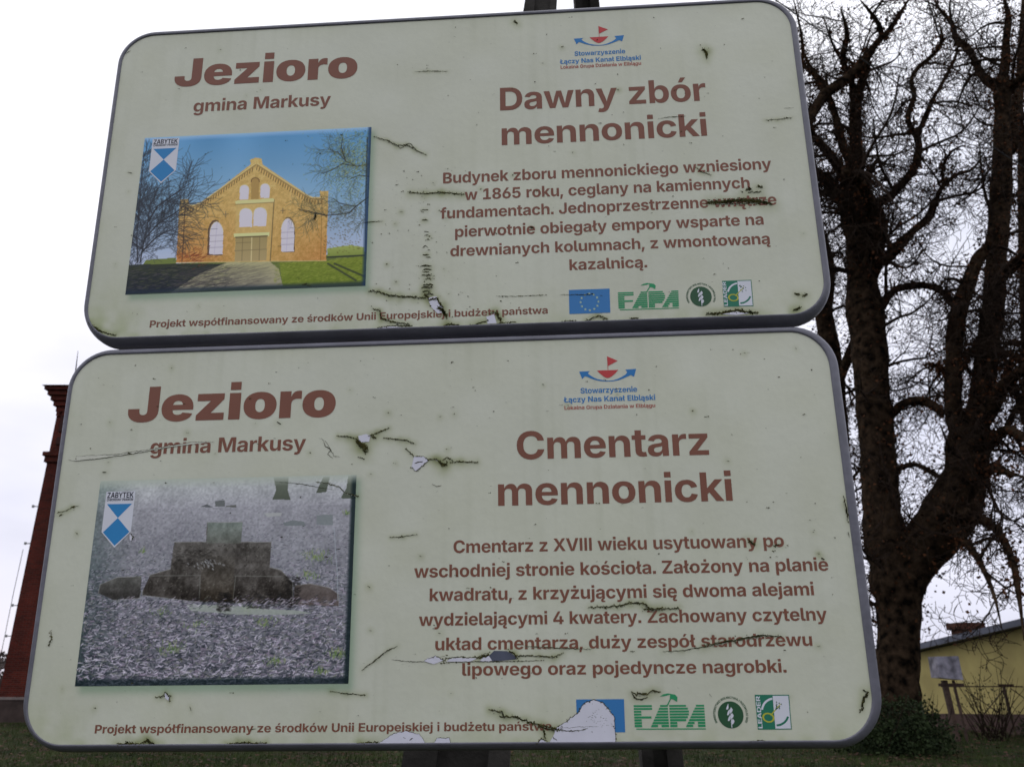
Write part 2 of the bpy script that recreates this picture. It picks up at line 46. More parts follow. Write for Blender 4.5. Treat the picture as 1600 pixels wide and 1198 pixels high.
[856.7,65.1],[853.3,62.5],[848.8,58.3]],'arrow':[[816.9,54.4],[833.7,54.1],[830.2,57.3],[833.4,60.6],[839.1,64.5],[844.9,67.4],[854.2,69.6],[861.2,70.4],[868.2,70.1],[875.4,68.1],[882.5,64.9],[888,61.6],[891.3,58.1],[888.4,53.5],[905.2,52.7],[901.3,65.3],[896.7,62.4],[890.7,64.9],[884.8,67.4],[877.6,69.9],[868.2,71.6],[858.8,71.5],[849.4,70.7],[841.3,68.5],[834.4,65.8],[829.8,63.5],[825.7,62.1],[821.2,66.4]]},'boat_off':[[822.3,56.8],[910.4,56.4]],'eu':{'T':[[797.7,531.9],[862.6,532],[862,573],[797.2,573]],'B':[[795.1,531.1],[861.6,531.2],[861,573.9],[795.1,573.9]]},'fapa':{'T':[[875.5,539.2],[971.2,539.5],[970.2,569.8],[875.3,569.6]],'B':[[874.4,539.2],[971.3,539.3],[971.1,570.9],[874.5,570.7]]},'disc':{'T':[[1005.9,551.1],[988.3,550.5],[1007.1,535]],'B':[[1006.4,552.5],[988.6,552.4],[1007.9,535.6]]},'lead':{'T':[[1041.1,526],[1087,526.1],[1086.2,570.3],[1040.3,570]],'B':[[1041.4,527],[1088,527.4],[1087.1,571.6],[1041.5,571.7]]},'shield':{'T':[[75.6,217.1],[125.7,219.8],[124.7,282.9],[101,306.5],[78.3,281.2]],'B':[[78.1,224.1],[126.8,225.2],[125.2,289.8],[103,310.2],[81.3,289]]},'print':{'T':[62.2,215.2,466.4,511.5],'B':[68,207.5,471.6,507.5]},'art':{'wall':[[0.2024,0.8174],[0.1907,0.5174],[0.1917,0.4178],[0.2261,0.4198],[0.234,0.4593],[0.2786,0.4549],[0.4844,0.2103],[0.4792,0.1806],[0.5022,0.1684],[0.5292,0.1765],[0.5364,0.217],[0.7575,0.4441],[0.7939,0.4455],[0.7909,0.4043],[0.8295,0.407],[0.83,0.5579],[0.8347,0.8417]],'gable_l':[[0.219,0.4668],[0.2511,0.4711],[0.282,0.4553],[0.5049,0.218]],'gable_r':[[0.5134,0.2187],[0.7291,0.4317],[0.7615,0.4549],[0.814,0.4583]],'pil_l':[[0.2152,0.4668],[0.2271,0.8218]],'pil_r':[[0.8036,0.4627],[0.811,0.84]],'win':[[[0.449,0.4377],[0.4451,0.3726],[0.4458,0.3588],[0.4498,0.35],[0.456,0.3449],[0.4636,0.3436],[0.4715,0.3459],[0.4785,0.352],[0.4834,0.3611],[0.4859,0.3753],[0.4866,0.4401]],[[0.5376,0.433],[0.5344,0.3706],[0.5351,0.3564],[0.5393,0.3476],[0.5455,0.3426],[0.5534,0.3412],[0.5614,0.3436],[0.5683,0.3496],[0.5732,0.3588],[0.5757,0.3733],[0.576,0.4354]],[[0.4577,0.6115],[0.4532,0.5339],[0.4542,0.5147],[0.4597,0.5029],[0.4683,0.4958],[0.479,0.4941],[0.4901,0.4971],[0.4995,0.5052],[0.5064,0.5181],[0.5096,0.5376],[0.5111,0.6149]],[[0.5178,0.6102],[0.5136,0.5336],[0.5148,0.514],[0.5203,0.5019],[0.5292,0.4944],[0.5401,0.4927],[0.5515,0.4961],[0.5611,0.5042],[0.568,0.5174],[0.5713,0.5373],[0.5725,0.6136]],[[0.3394,0.7749],[0.333,0.6335],[0.334,0.6153],[0.3387,0.5933],[0.3471,0.5771],[0.3577,0.5714],[0.3691,0.5785],[0.3798,0.596],[0.3874,0.6186],[0.3906,0.6369],[0.3968,0.7783]],[[0.6435,0.7756],[0.6366,0.6308],[0.6381,0.6129],[0.643,0.5913],[0.6514,0.5754],[0.662,0.5697],[0.6732,0.5768],[0.6831,0.5937],[0.69,0.6163],[0.693,0.6342],[0.6967,0.7786]]],'niche':[[[0.4985,0.4377],[0.4923,0.3264],[0.4931,0.3142],[0.4963,0.3064],[0.502,0.3021],[0.5087,0.3007],[0.5156,0.3031],[0.5215,0.3081],[0.526,0.3162],[0.528,0.3287],[0.5309,0.4398]]],'rev':[[[0.3315,0.7803],[0.3241,0.6267],[0.3251,0.6068],[0.3303,0.5829],[0.3394,0.5646],[0.3513,0.5586],[0.3639,0.5663],[0.3753,0.5856],[0.3837,0.6105],[0.3874,0.6304],[0.3944,0.784]],[[0.6445,0.7786],[0.6371,0.6247],[0.6383,0.6065],[0.6437,0.5839],[0.6524,0.5673],[0.6633,0.5616],[0.6749,0.5687],[0.6851,0.5866],[0.6925,0.6099],[0.6957,0.6284],[0.6997,0.7816]]],'ledge':[[0.4302,0.4438],[0.5957,0.4387],[0.5985,0.4651],[0.4332,0.4681]],'bay':[[0.4352,0.4681],[0.5938,0.4668],[0.6,0.8282],[0.4495,0.8245]],'door':[[0.4456,0.6757],[0.5799,0.6753],[0.5841,0.8272],[0.4508,0.8245]],'doorfr':[[0.4357,0.6514],[0.5891,0.6504],[0.5888,0.676],[0.4384,0.675]],'doorl':[[[0.5146,0.6767],[0.52,0.8255]],[[0.4495,0.7104],[0.5121,0.7101]],[[0.4456,0.7587],[0.5804,0.7567]],[[0.4758,0.6794],[0.4805,0.8211]],[[0.5487,0.6787],[0.5532,0.8255]]],'pipe':[[0.5977,0.4472],[0.6002,0.8329]],'path':[[0.4151,0.8296],[0.5982,0.8329],[0.6383,0.8802],[0.6603,0.9848],[0.3872,0.9848],[0.2608,0.9976],[0.192,0.999],[0.3085,0.8913]],'grass':[[0.6398,0.8404],[0.8404,0.8417],[0.9988,0.8211],[1.0002,1.0013],
[0.6606,0.9879]],'shade':[[-0.004,0.8188],[0.1994,0.8232],[0.4018,0.8367],[0.3221,0.8873],[0.2689,0.919],[0.4602,0.89],[0.5005,0.8724],[0.4095,0.9565],[0.3837,0.9848],[-0.0005,0.9987]],'hedge_l':[[0.071,0.7928],[0.2001,0.787],[0.2039,0.8356],[0.0599,0.8275]],'hedge_r':[[0.8362,0.7668],[0.8934,0.757],[0.9342,0.7523],[0.9894,0.7685],[0.9943,0.8259],[0.8382,0.8198]],'path_l':[[[0.8382,0.8208],[0.9906,0.8188]],[[0.8424,0.8599],[0.9609,0.9669]],[[0.8696,0.8613],[0.9941,0.9443]]],'cross':[[[0.3837,0.5275],[0.405,0.5268]],[[0.3934,0.5093],[0.3956,0.5457]],[[0.6294,0.5201],[0.6475,0.5194]],[[0.6376,0.5042],[0.6393,0.5373]]],'tl':[[[0.0477,0.8066],[0.0534,0.6642],[0.0609,0.5407],[0.0614,0.4144]],[[0.0371,0.8059],[0.0195,0.6416],[0.0126,0.4327],[0.0089,0.2184],[0.0072,0.1093]],[[0.0534,0.6642],[0.1091,0.5643],[0.1757,0.5059],[0.241,0.4263]],[[0.0497,0.7459],[0.096,0.6669],[0.1353,0.6281],[0.1959,0.5903]],[[0.0591,0.5613],[0.0935,0.4587],[0.166,0.379],[0.2261,0.3193]],[[0.0215,0.538],[-0.0126,0.4732],[-0.0255,0.409]],[[0.0515,0.7256],[0.0054,0.6817],[-0.0124,0.6396]]],'tr':[[[1.0035,0.2443],[0.9476,0.2565],[0.8971,0.2207],[0.8597,0.159],[0.8164,0.1343]],[[0.9476,0.2565],[0.8835,0.2359],[0.8355,0.2754],[0.8008,0.2943]],[[1.0017,0.4549],[0.9478,0.5137],[0.8778,0.4884],[0.8488,0.4553]],[[0.9478,0.5137],[0.9213,0.5532],[0.8248,0.5626],[0.7541,0.5322],[0.7044,0.5137]],[[0.8971,0.2207],[0.8731,0.1276],[0.878,0.0628]],[[1.0057,0.3294],[0.9562,0.3152],[0.9218,0.3341]],[[0.8248,0.5626],[0.7823,0.5444],[0.7702,0.5849]],[[0.9849,0.0705],[0.9889,0.4954],[0.997,0.8012]]],'c_stone':[[0.4363,0.2273],[0.5733,0.2283],[0.5733,0.327],[0.6893,0.3317],[0.6895,0.454],[0.7324,0.469],[0.7785,0.5303],[0.7869,0.6403],[0.776,0.6357],[0.4301,0.615],[0.2163,0.5787],[0.2158,0.5553],[0.2374,0.4813],[0.3124,0.4547],[0.3169,0.3223],[0.439,0.3233]],'c_cap':[[0.44,0.2273],[0.5733,0.2283],[0.5736,0.3337],[0.441,0.33]],'c_l':[[0.0463,0.5657],[0.0496,0.524],[0.113,0.4897],[0.2049,0.488],[0.2081,0.569],[0.2064,0.5923],[0.1083,0.5997]],'c_r':[[0.7882,0.636],[0.7862,0.5443],[0.8434,0.5363],[0.9155,0.5563],[0.9522,0.589],[0.9542,0.6453]],'c_mid':[[0.4207,0.325],[0.5575,0.333],[0.556,0.4883],[0.5632,0.6087],[0.5025,0.6167],[0.4381,0.606]],'c_lines':[[[0.2341,0.486],[0.4284,0.4873],[0.4324,0.5967]],[[0.5597,0.493],[0.7411,0.5]],[[0.5634,0.4933],[0.5595,0.6087]],[[0.7785,0.5303],[0.7849,0.6423]]],'c_slab':[[0.3873,0.6253],[0.5758,0.638],[0.6554,0.6513],[0.8129,0.6637],[0.8563,0.678],[0.7213,0.6827],[0.578,0.6773],[0.4041,0.6557]],'c_tree':[[[0.6799,0.0017],[0.7381,0.0013],[0.7391,0.0723],[0.7525,0.1217],[0.6819,0.1177],[0.6945,0.071]],[[0.8736,0.0077],[0.8994,0.0087],[0.8875,0.087],[0.8486,0.0907]],[[0.9698,0.006],[1.0027,0],[0.999,0.1243],[0.944,0.1197],[0.9643,0.0697]]],'c_small':[[[0.4011,0.1487],[0.4299,0.1337],[0.4534,0.15]],[[0.4611,0.118],[0.4983,0.1163],[0.5002,0.1487],[0.4628,0.1473]],[[0.4943,0.1483],[0.5421,0.14],[0.5468,0.1547]],[[0.6524,0.187],[0.7222,0.184],[0.7195,0.2033],[0.668,0.2047]],[[0.7284,0.2373],[0.7646,0.224],[0.8087,0.232],[0.8171,0.254],[0.7364,0.252]],[[0.8553,0.2023],[0.9172,0.1993],[0.9192,0.252],[0.857,0.2503]]]},'crack':{'T':[[[[472.2,235.9],[494.7,243.4],[511.7,254.3],[528.3,252.7],[543,263.4],[561.9,274.4]],2.2,0.5,2],[[[502.6,246.3],[518.5,259.7],[533.8,250.5],[547.5,268.6]],1.6,0,2],[[[540,108.3],[565.1,107.8],[599.2,110.6]],2,0,1],[[[535.8,345],[563.1,348.7],[590.2,347.6],[628.1,353.1]],3.2,1,1],[[[557.1,379],[562.4,377.9],[566.8,379.2]],2.1,0.3,2],[[[557.4,397.9],[562.7,396.8],[567,398.1]],2.1,0.3,2],[[[562,419.2],[565.2,418],[567.8,419.2]],1.26,0.3,2],[[[562.1,426.2],[566.4,425.1],[569.8,426.3]],1.68,0.3,2],[[[565.4,434.4],[568.6,433.3],[571.2,434.5]],1.26,0.3,2],[[[560.3,446.9],[564.6,445.9],[568,447]],1.68,0.3,2],[[[566.8,453],[570,451.8],[572.5,453]],1.26,0.3,2],[[[560.5,460.7],[565.8,459.7],[570.1,460.9]],2.1,0.3,2],[[[565.9,465.6],[570.1,464.5],[573.5,465.7]],1.68,0.3,2],[[[558.7,480.1],[567.2,479.2],[574,480.5]],3.36,0.3,2],[[[562,487],
[569.4,486.1],[575.3,487.4]],2.94,0.3,2],[[[562.1,491.6],[567.3,490.5],[571.6,491.7]],2.1,0.3,2],[[[559,497.1],[567.4,496.2],[574.2,497.5]],3.36,0.3,2],[[[564.4,504.1],[569.6,503.1],[573.9,504.2]],2.1,0.3,2],[[[561.4,514.1],[570.8,513.2],[578.4,514.5]],3.78,0.3,2],[[[560.4,518.5],[569.8,517.7],[577.4,519]],3.78,0.3,2],[[[560.5,525.2],[567.8,524.3],[573.7,525.5]],2.94,0.3,2],[[[563.8,530.9],[572.1,530],[578.8,531.3]],3.36,0.3,2],[[[474.1,521.2],[489,522.9],[506,530.2],[524,532.1],[545,534],[565.9,537]],3.4,1,2],[[[565.9,532.6],[573.3,541.7],[583.7,537.7],[592.2,551.3],[598.5,566.9]],3.5,1.6,2],[[[586,553.3],[594.3,560.2],[600.6,569.2]],7,1.4,2],[[[480.4,551.5],[491.1,556.3],[495.7,569.7],[511.5,575.8],[540.7,580.1]],2.6,1,2],[[[680.3,538.1],[716.4,539.5],[762.8,539.1]],1.2,0.3,1],[[[783.2,539.9],[803.7,540.7],[839.4,541]],1.6,0.2,1],[[[681.1,564.6],[684.1,574.5],[688.1,583.3]],5,1.2,2],[[[669.8,567.4],[677,565.5],[683.1,570.1]],2,0.8,2],[[[592.5,586.4],[602.8,583.5],[619.3,585.2]],3,1.5,2],[[[638.8,585.9],[652.2,584.2],[666.6,579.3]],2.2,1.2,2],[[[488.8,584.8],[520,582.6],[545.9,583.6]],1.6,1,2],[[[679.9,585.2],[695.3,583.6],[711.6,583.1]],1.5,0.5,2],[[[1013.4,581.3],[1033.4,579.9],[1058.5,576.6],[1080,580.6],[1090.7,582.1]],4,2,2],[[[822.4,586.1],[833.7,581.1],[842.9,578.2],[855.8,583]],2,1,2],[[[786.9,585.9],[807.2,584.5]],1.5,0.6,2],[[[893.1,584.4],[904.2,583.7]],2.5,1,2],[[[1028.8,387.5],[1054.7,387.6],[1085.8,385.6],[1116.4,389.4],[1131.3,394.7]],8,1.6,2],[[[1035.9,389],[1074.9,392.1],[1121.3,391.9]],3,0.3,1],[[[1093.8,366.1],[1102.1,366.5]],5,1.6,2],[[[1112.9,361.2],[1118.9,363.9]],5,1.6,2],[[[1097.4,372.2],[1116,371.9]],2,1,2],[[[1085.3,369.2],[1088.1,371.7]],4,0.3,2],[[[1016.1,322],[1021.9,329.5],[1040.1,337.5]],2.4,0.4,1],[[[1137.5,238.6],[1157.6,238.5],[1182.2,236.2]],2.2,0.2,1],[[[1170.3,218.2],[1186.3,217.8]],1.2,0,1],[[[961,226.3],[982.7,223.8],[1006.4,223.9]],1.6,0.2,1],[[[1044.5,93.3],[1050.7,98.9],[1049.8,109.3]],6,2,2],[[[718.2,13.6],[722.7,19.3]],4,1.5,2],[[[1152.3,551.1],[1159.8,554.6]],4,0.5,2],[[[1163.6,555.9],[1171.7,554]],4,0.5,2],[[[1147.2,579.9],[1157.3,577.1]],4,1.5,2],[[[347.3,368.5],[361.9,373.9],[378.5,377.1]],2,0,1],[[[375.1,375.7],[377,390.1]],3.5,0.2,2],[[[456.9,398.5],[472,396.8],[491.5,396.5]],1.8,0,1],[[[360.7,505.4],[369.1,503.5]],3.5,0,2],[[[39.4,282.5],[47.6,284.1]],2,0,1],[[[4.1,37.7],[15.4,31.6]],1.5,0,1],[[[737.4,418.2],[743.7,420.8]],4,0,2],[[[7.3,559.5],[25.5,573.6],[53.7,582.4]],2,1.5,2],[[[742.6,418],[745.2,417.6]],0.75,0,1],[[[1065,72.3],[1066.1,71.9]],0.9,0,1],[[[576.4,472.9],[577.5,472.1]],1.65,0,1],[[[263,128.5],[264.5,129.3]],2.25,0,1],[[[549.1,401.1],[550.3,400.6]],1.65,0,1],[[[549,495],[550.2,495]],1.12,0,1],[[[86.1,546.3],[87,546.8]],1.12,0.3,1],[[[456.6,472.7],[459.7,472.1]],0.9,0,1],[[[1098.4,528.1],[1099.8,528.1]],1.12,0.3,1],[[[597,395.4],[599.2,396.1]],2.25,0.3,1],[[[586.9,501.9],[588.5,501.9]],1.12,0,1],[[[516.5,507.4],[518.1,507]],2.25,0.6,1],[[[600.1,457.9],[601.2,458.6]],1.65,0.6,1],[[[678.8,426.9],[682,427.4]],1.65,0.6,1],[[[551.5,405.6],[554.6,406.3]],1.12,0.6,1],[[[582.8,522.6],[584.5,522.8]],1.12,0,1],[[[901.2,209.9],[902.6,210.7]],1.12,0.3,1],[[[1130,197],[1132.6,196.8]],0.75,0.3,1],[[[529.6,531.9],[531.2,532.4]],1.12,0.6,1],[[[518.5,401.4],[521.4,401]],0.9,0,1],[[[494.1,375.8],[497.3,375.3]],1.65,0.6,1],[[[743.9,109.4],[744.8,109.4]],0.9,0,1],[[[212.3,500.5],[214.4,500.4]],0.9,0.3,1],[[[461.1,346.5],[462.8,346.2]],0.9,0.3,1],[[[1012.8,486.5],[1014.9,486.2]],1.12,0.3,1],[[[652.5,196.7],[654.3,197.2]],1.12,0.3,1],[[[562.3,96.2],[565.4,96.4]],1.65,0.3,1],[[[972.6,373.9],[974.9,373.3]],1.12,0.6,1],[[[517.9,547.2],[519.6,547.9]],1.65,0,1],[[[711.1,152.9],[712.9,152.6]],2.25,0.3,1],[[[590.4,167.5],[593.5,167.1]],0.75,0,1],[[[543.6,432.8],[544.5,432.8]],1.12,0,1],[[[856.9,167.2],[859.8,167.8]],1.65,0,1],[[[38.8,79.3],[41.3,78.6]],1.12,0.3,1],[[[512.5,330.1],[515,329.6]],0.75,0.6,1],[[[922.9,245.3],[925.7,245.2]],1.65,0,1],[[[1062.7,265.8],[1065.2,265.7]],1.12,0.3,1],
[[[772.1,269.8],[774.3,269.8]],0.9,0.3,1],[[[550,364.4],[552.8,364.9]],0.75,0,1],[[[406.3,246.1],[407.3,246.7]],1.65,0,1],[[[732.9,463.4],[735.4,463.3]],0.9,0,1],[[[600.4,320.2],[601.3,320.3]],0.9,0.6,1],[[[1039,83.9],[1041,83.6]],1.12,0.3,1],[[[1081.2,86],[1083.3,86.2]],1.12,0.3,1],[[[93.3,139.6],[94.4,139.2]],1.12,0.3,1],[[[545.9,223.9],[546.9,224.2]],0.75,0,1],[[[1021.5,288.6],[1023.5,288.3]],1.65,0,1],[[[648.8,221.5],[650.2,220.9]],1.65,0.6,1],[[[971.9,86.9],[973.4,87.6]],1.12,0.3,1],[[[943.4,218],[946.1,217.9]],1.12,0.3,1],[[[620.3,335.9],[621.3,335.2]],0.9,0,1],[[[246.9,279.5],[248.5,279.4]],2.25,0.3,1],[[[1052.1,350.7],[1053.4,351]],1.65,0,1],[[[454.6,222.1],[455.6,222.6]],0.9,0.3,1],[[[799.5,28.2],[801.2,28.9]],1.12,0,1],[[[594.6,487.2],[596.1,487.5]],2.25,0,1],[[[58.9,403.1],[61.9,403.5]],0.75,0.3,1],[[[573.6,563.3],[575.9,563.2]],1.65,0.3,1],[[[629.6,309.3],[632.4,309.9]],1.65,0.3,1],[[[510.4,480.4],[512.4,480.8]],1.65,0,1],[[[316.3,234.1],[319.4,233.6]],0.75,0.6,1],[[[238.1,138.5],[239.2,139.3]],2.25,0,1],[[[714,481.2],[715.7,481.1]],0.75,0.6,1],[[[625.9,83],[628.8,83.8]],1.12,0,1],[[[180.9,275.8],[182.5,275.2]],1.12,0,1],[[[580.9,437.9],[582.3,438.3]],0.9,0.3,1],[[[1043.9,497],[1046.5,496.2]],1.12,0.3,1],[[[543.3,305.2],[544.3,305.1]],1.65,0,1],[[[505.5,338.5],[507.5,338.2]],0.75,0,1],[[[643.5,422.1],[644.9,422.8]],0.75,0,1],[[[288.1,245.9],[289.3,246.1]],1.12,0,1],[[[863.1,62.4],[864.3,62.8]],0.9,0.6,1],[[[941.9,75],[943.8,74.9]],0.9,0,1],[[[555.8,538.1],[558.2,537.7]],0.75,0,1],[[[58.1,327.3],[59.4,327]],1.12,0,1],[[[371.7,293.7],[374.5,294.2]],0.9,0,1],[[[737.1,230.5],[737.9,229.9]],0.9,0,1],[[[894.2,164.8],[896.8,164.8]],2.25,0.6,1],[[[1021.2,352.7],[1022.3,352.9]],1.65,0,1],[[[963.4,22.2],[965.4,22.3]],1.12,0.6,1],[[[541.7,443.2],[544.4,443]],0.75,0,1],[[[578.2,541.6],[581.2,541.5]],0.75,0,1],[[[338.5,403.8],[341.6,404.5]],0.75,0,1],[[[580.4,60.6],[582.5,60.4]],1.12,0,1],[[[798.5,217.9],[800.8,217.7]],0.9,0,1],[[[515.7,328],[517.2,328.5]],1.12,0,1],[[[617.7,532.5],[620.6,532.8]],0.9,0.6,1],[[[589.8,378.6],[592.1,379.4]],0.9,0,1],[[[509.3,92],[510.9,91.4]],0.9,0.3,1],[[[603.9,559.5],[605.3,559.8]],0.75,0.6,1],[[[523.5,342.5],[525.8,341.9]],0.75,0.6,1],[[[874,459],[876.8,458.5]],0.75,0.3,1],[[[611.8,301.6],[615,302.3]],0.75,0,1],[[[813.1,282.5],[814.1,282.9]],2.25,0.3,1],[[[38.4,455.3],[39.6,455]],2.25,0,1],[[[357.1,284.3],[358.6,284.1]],0.75,0,1],[[[553.9,501.6],[555,502.4]],0.9,0.6,1],[[[525,301.4],[527.6,301.2]],0.9,0,1],[[[44.7,319.3],[45.7,320]],2.25,0,1],[[[1150.2,253.5],[1152.4,254]],0.75,0.6,1],[[[609.1,39.1],[612.1,39.4]],1.65,0,1],[[[270.1,241.9],[271.8,242.7]],1.65,0,1],[[[1054.5,91.5],[1055.4,91.3]],1.65,0.6,1],[[[627.5,477.3],[630.1,477.8]],1.12,0,1],[[[644.6,569],[646.8,568.4]],0.9,0,1],[[[578.7,420.1],[580.1,420.5]],0.75,0.3,1],[[[601.8,385],[604.8,385.1]],0.75,0.6,1],[[[594.9,303.5],[596.7,303.1]],1.12,0,1],[[[29.4,434.1],[30.4,434.1]],0.9,0,1],[[[823,496.3],[824.1,495.7]],1.12,0.3,1],[[[679.7,161.6],[681.2,161.1]],1.65,0,1],[[[496.5,404.5],[498.3,404.4]],1.65,0,1],[[[563.8,507.8],[564.9,508.4]],1.65,0.3,1],[[[1142.3,154.8],[1143.8,155.3]],0.9,0.3,1],[[[470.8,355.8],[473.7,356.5]],1.12,0,1],[[[708.9,321.1],[710,321]],2.25,0.6,1],[[[560.1,471.4],[561.4,472.1]],1.65,0,1],[[[515.9,428.9],[518.3,429.5]],0.75,0,1],[[[1129.5,383.9],[1130.9,383.6]],1.65,0,1],[[[1039.4,187.5],[1040.6,187.1]],1.65,0.3,1],[[[385,346.4],[386,346.3]],0.9,0.6,1],[[[222.8,86.3],[224.4,85.6]],1.65,0.6,1],[[[330.7,281.6],[333.1,281.4]],0.9,0.3,1],[[[989.7,171.5],[992.5,171.5]],1.12,0.6,1],[[[574.5,328.8],[576.8,329.4]],2.25,0,1],[[[77.8,544.7],[79.2,544.5]],1.12,0.3,1],[[[1043.7,181.6],[1046.6,180.9]],1.12,0.3,1],[[[534.1,416.5],[535.4,415.8]],1.65,0.3,1],[[[775.8,384.9],[777.7,384.3]],1.12,0,1],[[[153.2,305.6],[154.6,305.7]],1.65,0.6,1],[[[556,353.7],[558.9,354.1]],2.25,0,1],[[[181.8,39.5],[183.7,40.1]],2.25,0.3,1],[[[349.6,419.3],[352.1,418.6]],1.65,0,1],[[[550.3,532.6],[551.4,532.1]],1.65,0,1],[[[854.4,151.4],[856.4,151]],
0.9,0.3,1],[[[549,306.6],[551.2,306.6]],0.75,0.6,1],[[[558.3,382.4],[560,382.8]],1.12,0.3,1],[[[779.9,426.4],[781.1,427.1]],0.75,0.6,1],[[[617.3,504.9],[619.3,505.3]],1.65,0,1],[[[204.8,282],[207.6,281.3]],1.65,0,1],[[[575.2,75.7],[576.5,76.2]],0.9,0,1],[[[466.5,364.6],[467.8,364.2]],1.12,0,1],[[[612.5,454.3],[615.2,454.7]],1.12,0,1],[[[598.4,304.1],[601,303.4]],1.65,0.6,1],[[[1051.4,504.4],[1052.3,504.8]],1.12,0.6,1],[[[660.4,356.4],[661.3,356.1]],0.9,0,1],[[[489.9,420],[491.4,420.4]],1.65,0.6,1],[[[474.1,434.5],[475.4,434.4]],1.65,0.6,1],[[[190.9,538.5],[193.8,538.8]],0.9,0,1],[[[1030,514.4],[1033,514.5]],1.65,0.6,1],[[[495.1,402.4],[496.1,402.5]],0.75,0.3,1],[[[965.9,355],[969,355.4]],0.9,0.6,1],[[[1131,468.7],[1132.7,469.5]],0.75,0.3,1],[[[898.1,272.7],[899.7,273.5]],1.65,0.6,1],[[[554,382.5],[556.8,381.8]],0.75,0.6,1],[[[558.7,398.1],[561.4,397.4]],0.75,0,1],[[[592,443.7],[594,443.6]],0.75,0,1],[[[512.1,348.8],[514.9,349]],0.9,0,1],[[[1100.1,170.5],[1101.9,171.3]],1.12,0,1],[[[552.8,544.1],[553.8,543.6]],1.65,0.3,1],[[[379,263],[380,263]],1.12,0.6,1],[[[529.6,317.7],[531.1,317]],1.65,0.3,1],[[[508.4,526.8],[511,526.1]],0.75,0,1],[[[558.9,364.9],[560.7,364.6]],0.75,0.3,1],[[[632.5,558.2],[634.8,558.8]],1.65,0,1],[[[611.1,547.9],[612.7,548.3]],0.75,0,1],[[[569,428.2],[570.4,427.6]],2.25,0.6,1],[[[31,385.9],[32.9,386.1]],0.9,0.6,1],[[[157.3,218],[158.7,218]],0.9,0,1],[[[505.5,397.3],[508.4,396.6]],1.12,0,1],[[[599.4,160.3],[602.6,160.1]],0.75,0.3,1],[[[276.4,260.8],[277.5,261.1]],0.75,0,1],[[[307.3,45.9],[308.8,45.4]],1.12,0.3,1],[[[375.3,225.2],[377.9,225.2]],1.65,0,1],[[[1007.1,411.2],[1009.3,410.9]],0.9,0,1],[[[817.7,12],[819.2,11.5]],0.75,0.6,1],[[[27.7,393.1],[29.3,392.8]],1.12,0,1],[[[1011.9,444.8],[1014.1,444.3]],0.9,0,1],[[[674.4,59],[676.6,58.7]],1.65,0,1],[[[538.3,371.1],[540.5,371.3]],1.65,0,1],[[[582.8,456.7],[585,457]],0.75,0.3,1],[[[521.6,354.5],[522.7,355.2]],1.12,0,1],[[[587,345.2],[588.8,345.9]],0.9,0,1],[[[574.3,550.6],[576.2,550.2]],0.9,0.6,1],[[[478.1,548.5],[479.1,549.3]],1.65,0.6,1],[[[602.2,491.6],[603.9,491.8]],1.12,0,1],[[[1093.5,399.3],[1096.2,399.5]],0.9,0.3,1],[[[895,134.7],[896.9,135.4]],0.9,0.6,1],[[[752.3,141.2],[753.3,141.7]],0.9,0.6,1],[[[550.6,339.3],[551.7,338.6]],0.9,0,1],[[[996.9,252.6],[998.5,253]],0.75,0.3,1],[[[848.5,543.8],[851.4,543.5]],1.65,0.3,1],[[[512.9,383.6],[515.6,383.2]],1.12,0,1],[[[679.3,503],[680.6,502.9]],1.12,0.3,1],[[[158.6,91.8],[160.3,91.4]],0.9,0.3,1],[[[530.3,328.3],[531.8,327.7]],1.12,0,1],[[[388,530.5],[389.1,531]],1.65,0.6,1],[[[875.2,456.1],[876.3,456.4]],1.12,0,1],[[[500.6,419.5],[502.6,419.4]],1.12,0.3,1],[[[553.4,366.6],[556.6,366.8]],0.75,0,1],[[[578.7,499],[579.6,499.2]],1.12,0.6,1],[[[31.9,381],[34.8,380.7]],0.9,0,1],[[[1008.8,275.6],[1011.9,275.7]],0.75,0.6,1],[[[73.3,498.9],[74.3,498.8]],2.25,0,1],[[[489.9,552.2],[491.9,552.7]],1.65,0,1],[[[535.9,99.6],[537.4,100.4]],0.75,0.3,1],[[[598.5,378.3],[600.9,378.9]],0.9,0,1],[[[882.3,214.3],[884.1,214.5]],0.9,0.6,1],[[[636.6,554.7],[638.4,554.7]],0.75,0.6,1],[[[799.2,72.5],[801,72.6]],2.25,0.6,1],[[[589.2,534.9],[590.7,534.6]],1.65,0,1],[[[610.1,570.4],[611.1,569.9]],1.65,0.3,1],[[[594.4,410.2],[597.6,409.8]],1.65,0,1],[[[936.1,401.5],[938.1,401.9]],1.65,0.3,1],[[[831.2,433.6],[833.7,434.2]],1.12,0,1],[[[519.8,380.5],[522.7,380.7]],2.25,0,1],[[[180.7,467.7],[182.3,467.4]],1.65,0.3,1],[[[542.1,321.2],[543.1,321.4]],0.9,0.6,1],[[[1154.4,351.5],[1156.3,351.5]],0.9,0.3,1],[[[393.1,371.3],[395.3,370.7]],0.9,0,1],[[[1069,46.7],[1070.7,46.1]],0.9,0,1],[[[270.1,377.5],[271.1,377.5]],1.12,0,1],[[[702.6,551.4],[704.6,550.8]],1.65,0,1],[[[656.1,344.1],[658.1,344.3]],2.25,0.6,1],[[[751.4,83.7],[754.6,83.9]],0.75,0.6,1],[[[781.1,279.6],[783.1,280.3]],1.12,0.6,1],[[[159.3,407.2],[161.8,406.5]],2.25,0.6,1],[[[1104.9,190.5],[1106.5,190.3]],1.65,0,1],[[[640,422.4],[642.8,422.2]],0.9,0.3,1],[[[513.4,504.5],[516.4,504.7]],1.12,0,1],[[[545.4,535.9],[547.8,536.3]],0.9,0.6,1],[[[579.5,525.8],[580.4,526.4]],1.12,0,1],[[[760.2,320.1],
